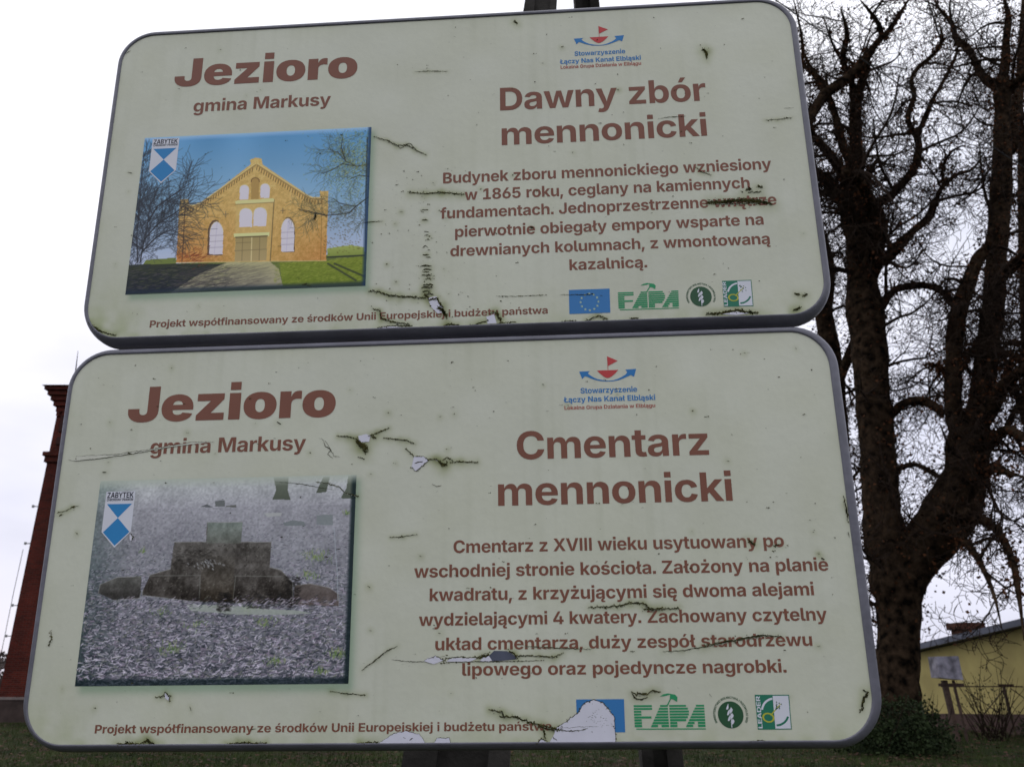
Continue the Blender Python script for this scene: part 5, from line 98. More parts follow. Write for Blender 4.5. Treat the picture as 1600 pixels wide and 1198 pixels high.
class MB:
    def __init__(s): s.v = []; s.f = []
    def poly(s, pts):
        i = len(s.v); s.v += [tuple(p) for p in pts]; s.f.append(tuple(range(i, i + len(pts))))
    def hexa(s, P):
        i = len(s.v); s.v += [tuple(p) for p in P]
        s.f += [tuple(i + k for k in q) for q in ((0, 3, 2, 1), (4, 5, 6, 7), (0, 1, 5, 4), (1, 2, 6, 5), (2, 3, 7, 6), (3, 0, 4, 7))]
    def box(s, a, b):
        x0, y0, z0 = a; x1, y1, z1 = b
        s.hexa([(x0, y0, z0), (x1, y0, z0), (x1, y1, z0), (x0, y1, z0), (x0, y0, z1), (x1, y0, z1), (x1, y1, z1), (x0, y1, z1)])
    def bar(s, a, b, w, d=None):
        a = Vector(a); b = Vector(b); t = (b - a).normalized(); d = d or w
        u = t.cross(Vector((0, 0, 1)));
        if u.length < .01: u = Vector((1, 0, 0))
        u.normalize(); n = u.cross(t).normalized(); u = u * w / 2; n = n * d / 2
        s.hexa([a - u - n, a + u - n, a + u + n, a - u + n, b - u - n, b + u - n, b + u + n, b - u + n])
    def tube(s, pts, rs, n=3, cap=False):
        base = len(s.v); P = [Vector(p) for p in pts]; ref = None
        for i, p in enumerate(P):
            t = (P[min(i + 1, len(P) - 1)] - P[max(i - 1, 0)])
            if t.length < 1e-9: t = Vector((0, 0, 1))
            t.normalize()
            if ref is None: ref = t.orthogonal().normalized()
            u = (ref - t * ref.dot(t));
            if u.length < 1e-6: u = t.orthogonal()
            u.normalize(); ref = u; w_ = t.cross(u); r = rs[i]
            for k in range(n):
                a = 2 * math.pi * k / n; q = p + (u * math.cos(a) + w_ * math.sin(a)) * r; s.v.append((q.x, q.y, q.z))
        for i in range(len(P) - 1):
            a = base + i * n; b = a + n
            for k in range(n):
                k2 = (k + 1) % n; s.f.append((a + k, a + k2, b + k2, b + k))
        if cap: s.f.append(tuple(base + (len(P) - 1) * n + k for k in range(n))); s.f.append(tuple(base + n - 1 - k for k in range(n)))
    def build(s, name, m, parent=None, smooth=False):
        me = bpy.data.meshes.new(name); me.from_pydata(s.v, [], s.f)
        for x in (m if isinstance(m, (list, tuple)) else [m]): me.materials.append(x)
        if smooth: me.shade_smooth()
        o = bpy.data.objects.new(name, me); COL.objects.link(o); o.parent = parent; return o
def colmesh(name, V, F, cols, m, parent):
    me = bpy.data.meshes.new(name); me.vertices.add(len(V)); me.vertices.foreach_set('co', np.asarray(V, np.float32).ravel())
    F = np.asarray(F, np.int32); me.loops.add(F.size); me.loops.foreach_set('vertex_index', F.ravel())
    me.polygons.add(len(F)); me.polygons.foreach_set('loop_start', np.arange(0, F.size, F.shape[1], dtype=np.int32))
    me.update(calc_edges=True); me.validate()
    a = me.color_attributes.new('tint', 'FLOAT_COLOR', 'POINT')
    a.data.foreach_set('color', np.column_stack([cols, np.ones(len(cols))]).astype(np.float32).ravel())
    me.materials.append(m); o = bpy.data.objects.new(name, me); COL.objects.link(o); o.parent = parent; return o

# ------------------------------------------------------------------ materials
M = {}
M['panel'] = mat('cream_film', (.65, .668, .535), .42, .035, 5, .03, 60, 'tint', .35)
M['print'] = mat('photo_print', (1, 1, 1), .45, 0, attr='tint', spec=.18)
M['brown'] = mat('brown_print', (.225, .088, .055), .45, .05, 20)
M['blue'] = mat('blue_print', (.03, .2, .5), .45); M['red'] = mat('red_print', (.55, .06, .06), .45); M['redtext'] = mat('red_small_print', (.42, .12, .09), .45)
M['eublue'] = mat('flag_blue', (.045, .21, .50), .45); M['star'] = mat('star_pale', (.45, .6, .42), .45)
M['green'] = mat('print_green', (.03, .32, .13), .45); M['dgreen'] = mat('print_dark_green', (.03, .10, .045), .45); M['lgreen'] = mat('print_mid_green', (.025, .2, .12), .45)
M['white'] = mat('white_print', (.72, .74, .80), .45, .03, 15); M['yellow'] = mat('yellow_print', (.5, .5, .05), .45); M['black'] = mat('black_print', (.012, .012, .03), .45)
M['shblue'] = mat('shield_blue', (.03, .25, .56), .45)
M['crack'] = mat('crack_dark', (.022, .023, .012), .95, .5, 60, col2=(.07, .068, .034), spec=.05); M['moss'] = mat('moss_olive', (.035, .042, .010), 1, .6, 70, col2=(.13, .12, .04), spec=.05)
M['peel'] = mat('bare_white_film', (.72, .72, .80), .5, .05, 25); M['alu'] = mat('bare_panel_dark', (.09, .10, .14), .5, .2, 30)
M['frame'] = mat('grey_frame', (.15, .15, .18), .42, .15, 14, .08, 90, spec=.5)
M['frame_dirty'] = M['frame']
M['concrete'] = mat('pole_concrete', (.045, .042, .038), .95, .35, 5, .4, 30, spec=.05)
M['bark'] = mat('bark', (.006, .005, .004), 1, .5, 5, 1, 12, col2=(.044, .029, .018), spec=.02, detail=10)
M['twig'] = mat('twig_bark', (.022, .015, .011), .95, spec=.05)
M['leafbrown'] = mat('dry_leaves', (.026, .014, .008), .9, .5, .7, col2=(.10, .042, .02), spec=.05)
M['leafgreen'] = mat('shrub_leaves', (.008, .016, .006), .8, .5, 3, col2=(.03, .045, .016), spec=.1)

# ------------------------------------------------------------------ ground, far things
def ground_mat():
    m = mat('grass_ground', (.010, .017, .005), 1, 0, .5, .6, 6, col2=(.03, .038, .010), coords='Object')
    n = m.node_tree.nodes; l = m.node_tree.links; b = n['Principled BSDF']; b.inputs['Specular IOR Level'].default_value = .05
    src = b.inputs['Base Color'].links[0].from_socket; t = n.new('ShaderNodeTexCoord')
    z = n.new('ShaderNodeTexNoise'); z.inputs['Scale'].default_value = 1.1; z.inputs['Detail'].default_value = 9; l.new(t.outputs['Object'], z.inputs['Vector'])
    r = n.new('ShaderNodeValToRGB'); r.color_ramp.elements[0].position = .5; r.color_ramp.elements[1].position = .62
    r.color_ramp.elements[0].color = (0, 0, 0, 1); r.color_ramp.elements[1].color = (1, 1, 1, 1); l.new(z.outputs['Fac'], r.inputs[0])
    x = n.new('ShaderNodeMixRGB'); x.inputs[2].default_value = (.030, .020, .013, 1); l.new(r.outputs[0], x.inputs[0]); l.new(src, x.inputs[1]); l.new(x.outputs[0], b.inputs['Base Color'])
    return m
g = MB(); n_ = 60
for i in range(n_ + 1):
    for j in range(n_ + 1):
        x = (i / n_ * 2 - 1); y = (j / n_ * 2 - 1); x = 700 * x * abs(x); y = 700 * y * abs(y)
        g.v.append((x, y, .06 * mnoise.noise(Vector((x * .3, y * .3, 0))) * (1 if abs(x) + abs(y) > 2 else .3)))
for i in range(n_):
    for j in range(n_): a = i * (n_ + 1) + j; g.f.append((a, a + n_ + 1, a + n_ + 2, a + 1))
tag(g.build('ground', ground_mat(), smooth=True), kind='structure')
rng = np.random.default_rng(3)
def scatter(name, n, ymax, ymin, hgt, wid, mt, flat=False, label=''):
    y = ymin + (ymax - ymin) * rng.random(n) ** 1.3; x = (rng.random(n) * 2 - 1) * (y * .72 + 1)
    a = rng.random(n) * 6.283; h = hgt * (.5 + rng.random(n)); ww = wid * (.6 + .8 * rng.random(n))
    V = np.zeros((n, 4, 3)); dx = np.cos(a) * ww; dy = np.sin(a) * ww
    if flat:
        z = .05 + .03 * rng.random((n, 4)); s = h
        V[:, 0] = np.c_[x - dx, y - dy, z[:, 0]]; V[:, 1] = np.c_[x + dy * .7, y - dx * .7, z[:, 1]]; V[:, 2] = np.c_[x + dx, y + dy, z[:, 2]]; V[:, 3] = np.c_[x - dy * .7, y + dx * .7, z[:, 3]]
    else:
        lx = (rng.random(n) - .5) * h; ly = (rng.random(n) - .5) * h; z0 = np.full(n, -.02)
        V[:, 0] = np.c_[x - dx, y - dy, z0]; V[:, 1] = np.c_[x + dx, y + dy, z0]; V[:, 2] = np.c_[x + lx + dx * .3, y + ly, h]; V[:, 3] = np.c_[x + lx - dx * .3, y + ly, h]
    F = np.arange(n * 4).reshape(n, 4)
    me = bpy.data.meshes.new(name); me.from_pydata(V.reshape(-1, 3).tolist(), [], F.tolist()); me.materials.append(mt)
    o = bpy.data.objects.new(name, me); COL.objects.link(o); tag(o, label, 'grass' if not flat else 'leaves', kind='stuff')
scatter('grass', 90000, 34, 6, .085, .009, mat('grass_blades', (.014, .024, .005), .9, 0, .8, col2=(.045, .062, .013)), label='short dark green lawn grass around and below the signs')
scatter('fallen_leaves', 14000, 32, 6, .05, .045, mat('fallen_leaf', (.025, .014, .009), .9, .3, 2, col2=(.08, .035, .018)), True, 'dead brown leaves lying in the grass')

# ------------------------------------------------------------------ brick tower left
def brick_mat(name, c1, c2, mort, scale=1.0):
    m = bpy.data.materials.new(name); m.use_nodes = True; n = m.node_tree.nodes; l = m.node_tree.links; b = n['Principled BSDF']; b.inputs['Roughness'].default_value = .95
    b.inputs['Specular IOR Level'].default_value = .15
    t = n.new('ShaderNodeTexCoord'); sp = n.new('ShaderNodeSeparateXYZ'); ad = n.new('ShaderNodeMath'); cb = n.new('ShaderNodeCombineXYZ')
    l.new(t.outputs['Object'], sp.inputs[0]); l.new(sp.outputs[0], ad.inputs[0]); l.new(sp.outputs[1], ad.inputs[1]); l.new(ad.outputs[0], cb.inputs[0]); l.new(sp.outputs[2], cb.inputs[1])
    br = n.new('ShaderNodeTexBrick'); br.inputs['Color1'].default_value = (*c1, 1); br.inputs['Color2'].default_value = (*c2, 1); br.inputs['Mortar'].default_value = (*mort, 1)
    br.inputs['Scale'].default_value = scale; br.inputs['Brick Width'].default_value = .26; br.inputs['Row Height'].default_value = .077; br.inputs['Mortar Size'].default_value = .008
    l.new(cb.outputs[0], br.inputs['Vector']); z = n.new('ShaderNodeTexNoise'); z.inputs['Scale'].default_value = .7; z.inputs['Detail'].default_value = 7; l.new(t.outputs['Object'], z.inputs['Vector'])
    r = n.new('ShaderNodeValToRGB'); r.color_ramp.elements[0].color = (.55, .55, .55, 1); r.color_ramp.elements[1].color = (1.25, 1.15, 1.1, 1); r.color_ramp.elements[0].position = .3; r.color_ramp.elements[1].position = .7
    l.new(z.outputs['Fac'], r.inputs[0]); x = n.new('ShaderNodeMixRGB'); x.blend_type = 'MULTIPLY'; x.inputs[0].default_value = 1
    l.new(br.outputs['Color'], x.inputs[1]); l.new(r.outputs[0], x.inputs[2]); l.new(x.outputs[0], b.inputs['Base Color'])
    bp = n.new('ShaderNodeBump'); bp.inputs['Distance'].default_value = .01; bp.inputs['Strength'].default_value = .6; l.new(br.outputs['Fac'], bp.inputs['Height']); bp.invert = True; l.new(bp.outputs[0], b.inputs['Normal'])
    return m
BR = brick_mat('red_brick', (.105, .017, .011), (.055, .011, .008), (.075, .045, .035))
TX, TY = -20.93, 35.0; TW = 6.5; zt = D['tower']['top'][2]; zb = D['tower']['band']
tw = empty('brick_tower', Matrix.Translation((TX, TY, 0)), 'tall dark red brick tower with corbelled cornice, behind the left edge of the signs', 'tower')
b = MB(); b.box((0, 0, 0), (TW, TW, zt - 1.1)); b.build('wall', BR, tw)
b = MB()
for k, (z0, z1, o_) in enumerate([(zt - 1.1, zt - .85, .06), (zt - .85, zt - .62, .17), (zt - .62, zt - .4, .28), (zt - .4, zt - .18, .4), (zt - .18, zt - .02, .52)]):
    b.box((-o_, -o_, z0), (TW + o_, TW + o_, z1))
b.build('cornice', BR, tw)
b = MB()
for i in range(22):
    for z0 in (zt - 1.32,):
        b.box((i * .3 + .02, -.1, z0), (i * .3 + .16, -.003, z0 + .2))
tag(b.build('corbel_course', BR, tw), kind='stuff')
b = MB(); b.box((-.18, -.18, zb - .02), (TW + .18, TW + .18, zb + .16)); b.box((-.1, -.1, zb - .3), (TW + .1, TW + .1, zb - .02)); b.build('string_course', BR, tw)
b = MB(); e = .62; b.poly([(-e, -e, zt), (TW + e, -e, zt), (TW / 2, TW / 2, zt + 1.1)]); b.poly([(TW + e, -e, zt), (TW + e, TW + e, zt), (TW / 2, TW / 2, zt + 1.1)]); b.poly([(TW + e, TW + e, zt), (-e, TW + e, zt), (TW / 2, TW / 2, zt + 1.1)]); b.poly([(-e, TW + e, zt), (-e, -e, zt), (TW / 2, TW / 2, zt + 1.1)]); b.poly([(-e, -e, zt), (-e, TW + e, zt), (TW + e, TW + e, zt), (TW + e, -e, zt)])
b.build('roof', mat('roof_grey', (.12, .12, .12), .7, .2, 3), tw)
b = MB(); b.box((.25, -.06, 12.2), (.75, -.003, 13.0)); b.box((.25, -.06, 11.6), (.6, -.003, 11.95)); b.build('recess_shade_block', mat('recess_shade_paint', (.035, .012, .01), .9, .2), tw)  # raised blocks whose dark colour stands in for the shade inside recesses
b = MB(); b.tube([(-.05, .9, zt), (-.05, .9, zt + 1.0), (-.15, .9, zt + 2.3)], [.06, .035, .01], 5); b.build('lightning_rod', M['twig'], tw)
for x_, y_, z_ in D['tower']['brk']:
    b = MB(); b.box((-.22, .0, z_ - .02), (-.003, .04, z_ + .02)); b.box((-.26, -.02, z_ - .05), (-.19, .06, z_ + .06)); b.build('wire_bracket', mat('bracket', (.3, .3, .3), .6), tw)
b = MB(); b.tube([(-.27, .03, 6.9), (-.29, .03, 5), (-.27, .03, 2.2), (-.27, .03, .9)], [.012] * 4, 4); b.build('conductor_wire', M['twig'], tw)
lw = empty('low_wall', Matrix.Translation((-32, 34.2, 0)), 'low dark masonry wall with pale coping at the foot of the brick tower', 'wall')
b = MB(); b.box((0, 0, -.1), (22, .3, .85)); b.build('wall', mat('dark_masonry', (.05, .035, .03), .95, .3, 2), lw)
b = MB(); b.box((0, -.04, .852), (22, .34, .95)); b.build('coping', mat('coping_stone', (.16, .13, .12), .9, .2, 4), lw)

# ------------------------------------------------------------------ yellow house right
h = D['house']; L0 = Vector(h['L']); R0 = Vector(h['R'])
hs = empty('yellow_house', Matrix.Translation((L0.x, L0.y, 0)), 'single storey yellow rendered house with dark plinth and sloping eave, behind the forked tree', 'house')
dx, dy = R0.x - L0.x, R0.y - L0.y; ln = math.hypot(dx, dy); dv = Vector((dx / ln, dy / ln, 0)); nv = Vector((dv.y * -1, dv.x, 0))
if nv.x < 0: nv = -nv
def hp(s, dd, z): q = dv * s + nv * dd; return (q.x, q.y, z)
slope = (R0.z - L0.z) / ln; ext = ln + 3; zl = L0.z; zr = L0.z + slope * ext; p0, p1 = .47, .47 + (.653 - .468) / ln * ext
b = MB(); b.hexa([hp(0, 0, p0), hp(ext, 0, p1), hp(ext, 7, p1), hp(0, 7, p0), hp(0, 0, zl - .1), hp(ext, 0, zr - .1), hp(ext, 7, zr - .1), hp(0, 7, zl - .1)])
b.build('wall', mat('yellow_render', (.40, .335, .13), .9, .16, .9, .2, 20), hs)
b = MB(); b.hexa([hp(-.03, -.04, -.1), hp(ext, -.04, -.1), hp(ext, 7.04, -.1), hp(-.03, 7.04, -.1), hp(-.03, -.04, p0 - .003), hp(ext, -.04, p1 - .003), hp(ext, 7.04, p1 - .003), hp(-.03, 7.04, p0 - .003)])
b.build('plinth', mat('plinth_brown', (.075, .045, .04), .9, .2, 3), hs)
b = MB(); b.hexa([hp(-.3, -.35, zl - .097), hp(ext, -.35, zr - .097), hp(ext, 7.3, zr - .097), hp(-.3, 7.3, zl - .097), hp(-.3, -.35, zl + .1), hp(ext, -.35, zr + .1), hp(ext, 7.3, zr + .1), hp(-.3, 7.3, zl + .1)])
b.build('roof', mat('slate_blue_sheet', (.10, .11, .15), .5, .15, 3), hs)
cx = h['ch']; b = MB(); mid = (Vector(cx[0]) + Vector(cx[1])) / 2 - Vector((L0.x, L0.y, 0)); hw = .42
b.box((mid.x - hw, mid.y - .35, 2.2), (mid.x + hw, mid.y + .35, cx[0][2] - .25)); b.box((mid.x - hw - .12, mid.y - .45, cx[0][2] - .25), (mid.x + hw + .12, mid.y + .45, cx[0][2]))
b.build('chimney', brick_mat('chimney_brick', (.10, .04, .028), (.07, .03, .022), (.06, .05, .04)), hs)

fm = mat('rusty_iron', (.05, .03, .022), .8, .3, 6)
f_ = D['fence']; o0 = Vector(f_[0]); fe = empty('metal_fence', Matrix.Translation((o0.x, o0.y, 0)), 'rusty iron fence of thin rails and crossed braces before the yellow house', 'fence')
rel = lambda p: (p[0] - o0.x, 0, p[2]); topz = f_[1][2]
b = MB(); b.bar((-.6, 0, topz), (4.5, 0, topz), .035); b.build('top_rail', fm, fe)
for x_ in (f_[1][0] - o0.x, f_[1][0] - o0.x + 1.9): 
    b = MB(); b.bar((x_, .04, -.05), (x_ - .05, .04, topz - .02), .07); b.build('post', fm, fe)
    b = MB(); b.hexa([(x_ - .2, -.03, topz), (x_ + .2, -.03, topz), (x_ + .2, .03, topz), (x_ - .2, .03, topz), (x_ - .26, -.03, topz + .07), (x_ + .26, -.03, topz + .07), (x_ + .26, .03, topz + .07), (x_ - .26, .03, topz + .07)]); b.build('post_cap', fm, fe)
for a, c in (((.1, -.04, topz - .1), (1.15, -.04, .55)), ((.35, -.08, .45), (f_[1][0] - o0.x - .1, -.08, topz - .05)), ((f_[1][0] - o0.x + .1, -.04, topz - .05), (f_[1][0] - o0.x + 1.2, -.04, .5))):
    b = MB(); b.bar(a, c, .024); b.build('brace', fm, fe)
pb = D['panelbox']; x0, z1 = pb[0][0], pb[0][2]; x1, z0 = pb[1][0], pb[1][2]
px = empty('nesting_box', Matrix.Translation(((x0 + x1) / 2, 24, 0)), 'weathered pale box raised on dark wooden posts in front of the yellow house', 'box')
hw = (x1 - x0) / 2; b = MB(); b.hexa([(-hw, 0, z0 + .03), (hw, 0, z0 - .03), (hw, .5, z0 - .03), (-hw, .5, z0 + .03), (-hw, 0, z1), (hw * .95, 0, z1 + .01), (hw * .95, .5, z1 + .01), (-hw, .5, z1)])
b.build('box', mat('weathered_white', (.28, .27, .32), .8, .55, 3.5), px)
for a, ww in ((-.1, .13), (.16, .06)):
    b = MB(); b.bar((a + .1, .25, -.05), (a, .25, z0 - .04), ww); b.build('post', mat('old_post', (.07, .045, .035), .9, .3), px)
b = MB(); b.box((-.3, .15, z0 - .2), (.4, .22, z0 - .12)); b.build('crossbar', fm, px)

# ------------------------------------------------------------------ trees
def spline(pts, sub=3):
    P = [Vector(p[:3]) for p in pts]; r = [p[3] for p in pts]; o = []; rr = []
    for i in range(len(P) - 1):
        a = P[max(i - 1, 0)]; b_ = P[i]; c = P[i + 1]; d = P[min(i + 2, len(P) - 1)]
        for k in range(sub):
            t = k / sub; t2 = t * t; t3 = t2 * t
            o.append(.5 * ((2 * b_) + (c - a) * t + (2 * a - 5 * b_ + 4 * c - d) * t2 + (3 * b_ - a - 3 * c + d) * t3)); rr.append(r[i] * (1 - t) + r[i + 1] * t)
    o.append(P[-1]); rr.append(r[-1]); return o, rr
rd = random.Random(11)
def rvec(): return Vector((rd.gauss(0, 1), rd.gauss(0, 1), rd.gauss(0, 1))).normalized()
def grow(mb, p, d, ln, r, lvl, tips):
    n = 8 if lvl == 1 else 6 if lvl == 2 else 4 if lvl == 3 else 3
    pts = [p.copy()]; rs = [r]; st = ln / n; cv = rvec() * (.15 if lvl == 1 else .24)
    for i in range(n):
        t = (i + 1) / n
        tr = Vector((0, 0, (-.14 if i < n * .5 else .24) if lvl < 3 else -.04))
        d = (d + rvec() * .11 + cv + tr).normalized(); p = p + d * st; pts.append(p.copy()); rs.append(max(r * (1 - .65 * t), .0072))
    mb.tube(pts, rs, 4 if lvl == 1 else 3); tips.append(pts[-1])
    if lvl < 4:
        k = (8, 5, 3)[lvl - 1]
        for _ in range(k):
            i = rd.randint(1, n); q = pts[i]; ax = (pts[i] - pts[i - 1]).normalized(); s = rvec(); s = (s - ax * s.dot(ax)).normalized()
            nd = (ax * rd.uniform(.3, .9) + s).normalized()
            grow(mb, q, nd, ln * rd.uniform(.38, .68), max(rs[i] * .58, .0075), lvl + 1, tips)
def leaf(mb, p, s):
    a = rvec() * s; c = rvec(); c = (c - a.normalized() * c.dot(a.normalized())).normalized() * s * .45
    mb.poly([p, p + a * .5 + c, p + a, p + a * .5 - c])
def tree(limbs, label, dens, seed, leafn, twl=(1.2, 2.6)):
    rd.seed(seed); base = Vector(limbs[0][0][:3])
    root = empty('bare_tree', Matrix.Translation((base.x, base.y, 0)), label, 'tree', 'bare trees beside the signs'); off = Vector((base.x, base.y, 0))
    tk = MB(); tw_ = MB(); lv = MB(); tips = []
    for li, lb in enumerate(limbs):
        P, r = spline(lb, 3); P = [p - off for p in P]
        if li and r[-1] < .12:
            for k_, q_ in enumerate((.3, .5, .7, .85)): r[-1 - k_] *= q_
        # bark lumps: irregular radius
        r2 = [max(x * (.92 if x > .3 else .85) * (1 + .16 * mnoise.noise(p * 2.2) + .07 * mnoise.noise(p * 7)), .01) for p, x in zip(P, r)]
        if li == 0:
            P.insert(0, Vector((P[0].x, P[0].y, -.3))); r2.insert(0, r2[0] * 1.35); r.insert(0, r[0])
        tk.tube(P, r2, 12 if max(r) > .12 else 7, True)
        for i in range(1, len(P)):
            seg = (P[i] - P[i - 1]).length
            if P[i].z < 3.2: continue
            k = seg * dens; k = int(k) + (rd.random() < k - int(k))
            for _ in range(k):
                q = P[i - 1].lerp(P[i], rd.random()); ax = (P[i] - P[i - 1]).normalized(); s = rvec(); s = (s - ax * s.dot(ax)).normalized()
                grow(tw_, q + s * r[i] * .7, (s + ax * .5 + Vector((0, 0, .15))).normalized(), rd.uniform(*twl), min(r[i] * .5, .055), 1, tips)
            if r[i] > .12:
                for _ in range(int(seg * 4)):
                    q = P[i - 1].lerp(P[i], rd.random()); ax = (P[i] - P[i - 1]).normalized(); s = rvec(); s = (s - ax * s.dot(ax)).normalized()
                    grow(tw_, q + s * r[i] * .8, (s + Vector((0, 0, rd.uniform(-.6, .4)))).normalized(), rd.uniform(.35, 1.0), .012, 3, tips)
            for _ in range(int(seg * leafn * (.15 + 1.4 * max(0, .5 + mnoise.noise(P[i] * .9)))) if r[i] > .05 else 0):
                s = rvec(); leaf(lv, P[i - 1].lerp(P[i], rd.random()) + s * (r[i] + rd.random() ** 2 * .3), rd.uniform(.05, .12))
            for _ in range(int(seg * leafn * .25 * (.5 + rd.random()))):
                s = rvec(); leaf(lv, P[i - 1].lerp(P[i], rd.random()) + s * (r[i] + rd.random() ** 2 * .55), rd.uniform(.05, .12))
    for t in tips:
        if rd.random() < .05: leaf(lv, t, rd.uniform(.05, .1))
        if rd.random() < .012:
            for _ in range(6): leaf(lv, t + rvec() * .12, rd.uniform(.06, .11))
    tk.build('trunk', M['bark'], root, True)
    c = tw_.build('crown', M['twig'], root); lf = lv.build('dry_foliage', M['leafbrown'], root)
    tag(c, kind='stuff'); tag(lf, kind='stuff'); return root
T = D['trees']
tree(T[0], 'huge old bare tree with a low forked trunk beside the right edge of the signs', .8, 4, 100, (1.2, 3.0))
tree(T[1], 'slimmer bare tree half hidden behind the right edge of the signs', .9, 9, 90, (1.2, 2.8))
tree(T[2], 'farther bare tree with reddish brown leaves at the right end of the view', .9, 15, 110, (1.3, 2.8))
# shrubs
def shrub(name, loc, rad, h_, n, label, m=None, stems=14, ls=.06):
    root = empty(name, Matrix.Translation(loc), label, 'shrub'); s = MB(); l_ = MB()
    for k in range(stems):
        a = rd.uniform(0, 6.28); d = Vector((math.cos(a) * .45, math.sin(a) * .45, 1)).normalized(); p = Vector((rd.uniform(-rad, rad) * .4, rd.uniform(-rad, rad) * .4, -.05)); pts = [p]; hh = h_ * rd.uniform(.7, 1.25)
        for i in range(6): d = (d + rvec() * .15).normalized(); p = p + d * hh / 6; pts.append(p)
        s.tube(pts, [.018 - .0025 * i for i in range(7)], 4)
    for i in range(n):
        q = rvec(); rr = rd.random() ** .5; p = Vector((q.x * rad * rr, q.y * rad * rr, abs(q.z * rr) * h_ * .9 + .05)); k = 1 + .35 * mnoise.noise(p * 2.5)
        leaf(l_, p * k, rd.uniform(ls * .6, ls * 1.4))
    s.build('stems', M['twig'], root); tag(l_.build('foliage', m or M['leafgreen'], root), kind='stuff'); return root
shrub('shrub', (8.75, 20.0, 0), 1.3, 1.25, 8000, 'dark green leafy shrub at the foot of the huge forked tree', stems=20)
shrub('shrub', (10.1, 21.5, 0), .75, 1.3, 2200, 'loose green shrub with bare shoots between the forked tree and the pale box', stems=40)
shrub('shrub', (15.4, 25.0, 0), .8, .9, 1800, 'low green bush under the crossed fence before the yellow house')
shrub('shrub', (15.4, 34.5, 0), 1.6, 4.2, 1800, 'grey leafless bush behind the left end of the yellow house', mat('grey_bush', (.12, .12, .10), .9, .3), 60)
rd.seed(77)
shrub('shrub', (13.6, 24.6, 0), .9, 2.0, 500, 'thin leafless sapling clump growing through the rusty fence', mat('sapling_leaf', (.05, .045, .02), .9, .3), 34)
shrub('shrub', (15.9, 24.2, 0), .8, 1.5, 700, 'straggly bush at the right edge in front of the yellow wall', mat('bush_leaf', (.05, .055, .02), .9, .3), 26)
# pale flowers / litter at the tree foot are left out; distant wood on the horizon
fw = MB()
for k in range(26000):
    x = rd.uniform(-140, 140); y = 150 + rd.uniform(-6, 6); hh = 5.5 + 3.5 * mnoise.noise(Vector((x * .06, 0, 0))) + 1.5 * mnoise.noise(Vector((x * .3, 3, 0)))
    z = rd.random() ** .8 * hh; leaf(fw, Vector((x, y, z)), rd.uniform(.5, 1.1))
tag(fw.build('distant_wood', mat('far_wood', (.07, .055, .05), 1, .3, .1)), 'low grey brown wood along the far horizon', 'wood', kind='stuff')

# cable
cb = [Vector(p) for p in D['cable']]; P, r = spline([(*p, .012) for p in cb], 6)
b = MB(); b.tube(P, [.013] * len(P), 5); tag(b.build('power_cable', mat('black_cable', (.02, .02, .02), .7)), 'thin dark overhead cable running down across the bare branches', 'cable')

# ------------------------------------------------------------------ A-frame concrete pole
def leg(q, name, parent, sx):
    a = Vector(q[0][:3]); c = Vector(q[1][:3]); wa, wc = q[0][3], q[1][3]; d = (c - a).normalized()
    t0 = (-.3 - a.z) / d.z; t1 = (7.6 - a.z) / d.z; Lc = (c - a).length
    wf = lambda t: max(wa + (wc - wa) * t / Lc, .10)
    u = Vector((1, 0, 0)); u = (u - d * u.dot(d)).normalized(); n = d.cross(u).normalized()
    if n.y > 0: n = -n
    def ring(t, x0, x1, y0, y1): W_ = wf(t); o = a + d * t; return [o + u * W_ * x0 + n * W_ * y0, o + u * W_ * x1 + n * W_ * y0, o + u * W_ * x1 + n * W_ * y1, o + u * W_ * x0 + n * W_ * y1]
    nseg = 8; root = []
    for nm, (x0, x1, y0, y1) in (('flange', (-.5, -.18 if sx > 0 else -.22, .35, -.35)), ('web', (-.18 if sx > 0 else -.22, .3 if sx > 0 else .12, .2 if sx > 0 else .1, -.1)), ('flange', (.3 if sx > 0 else .12, .5, .35, -.35))):
        b = MB()
        for i in range(nseg):
            ta = t0 + (t1 - t0) * i / nseg; tb = t0 + (t1 - t0) * (i + 1) / nseg; b.hexa(ring(ta, x0, x1, y0, y1) + ring(tb, x0, x1, y0, y1))
        b.build(nm, M['concrete'], parent)
    return a + d * t1
pr_ = empty('utility_pole', None, 'old concrete A-frame pole with two H-section legs standing behind the signs', 'pole')
e1 = leg(D['legA'], 'leg', pr_, 1); e2 = leg(D['legB'], 'leg', pr_, -1)

# ------------------------------------------------------------------ lettering
FONT = {}
for k in 'BK':
    FONT[k] = {}
    for ch, (adv, cs) in D['font' + k].items():
        FONT[k][ch] = (adv, [[(int(a), int(b_)) for a, b_ in zip(*[iter(c.split())] * 2)] for c in cs])
def area(c): return .5 * sum(c[i - 1][0] * c[i][1] - c[i][0] * c[i - 1][1] for i in range(len(c)))
def inside(p, c):
    r_ = False
    for i in range(len(c)):
        (x0, y0), (x1, y1) = c[i - 1], c[i]
        if (y0 > p[1]) != (y1 > p[1]) and p[0] < (x1 - x0) * (p[1] - y0) / (y1 - y0) + x0: r_ = not r_
    return r_
TESS = {}
def glyph(k, ch):
    if (k, ch) in TESS: return TESS[k, ch]
    cs = FONT[k][ch][1]; outer = [c for c in cs if area(c) < 0]; holes = [c for c in cs if area(c) > 0]; res = []
    for j, o in enumerate(outer):
        loops = [o] + [h_ for h_ in holes if inside(h_[0], o)]
        vs = [p for lp in loops for p in lp]; tr = tessellate_polygon([[Vector((x, y, 0)) for x, y in lp] for lp in loops]); res.append((vs, tr, j))
    TESS[k, ch] = res; return res
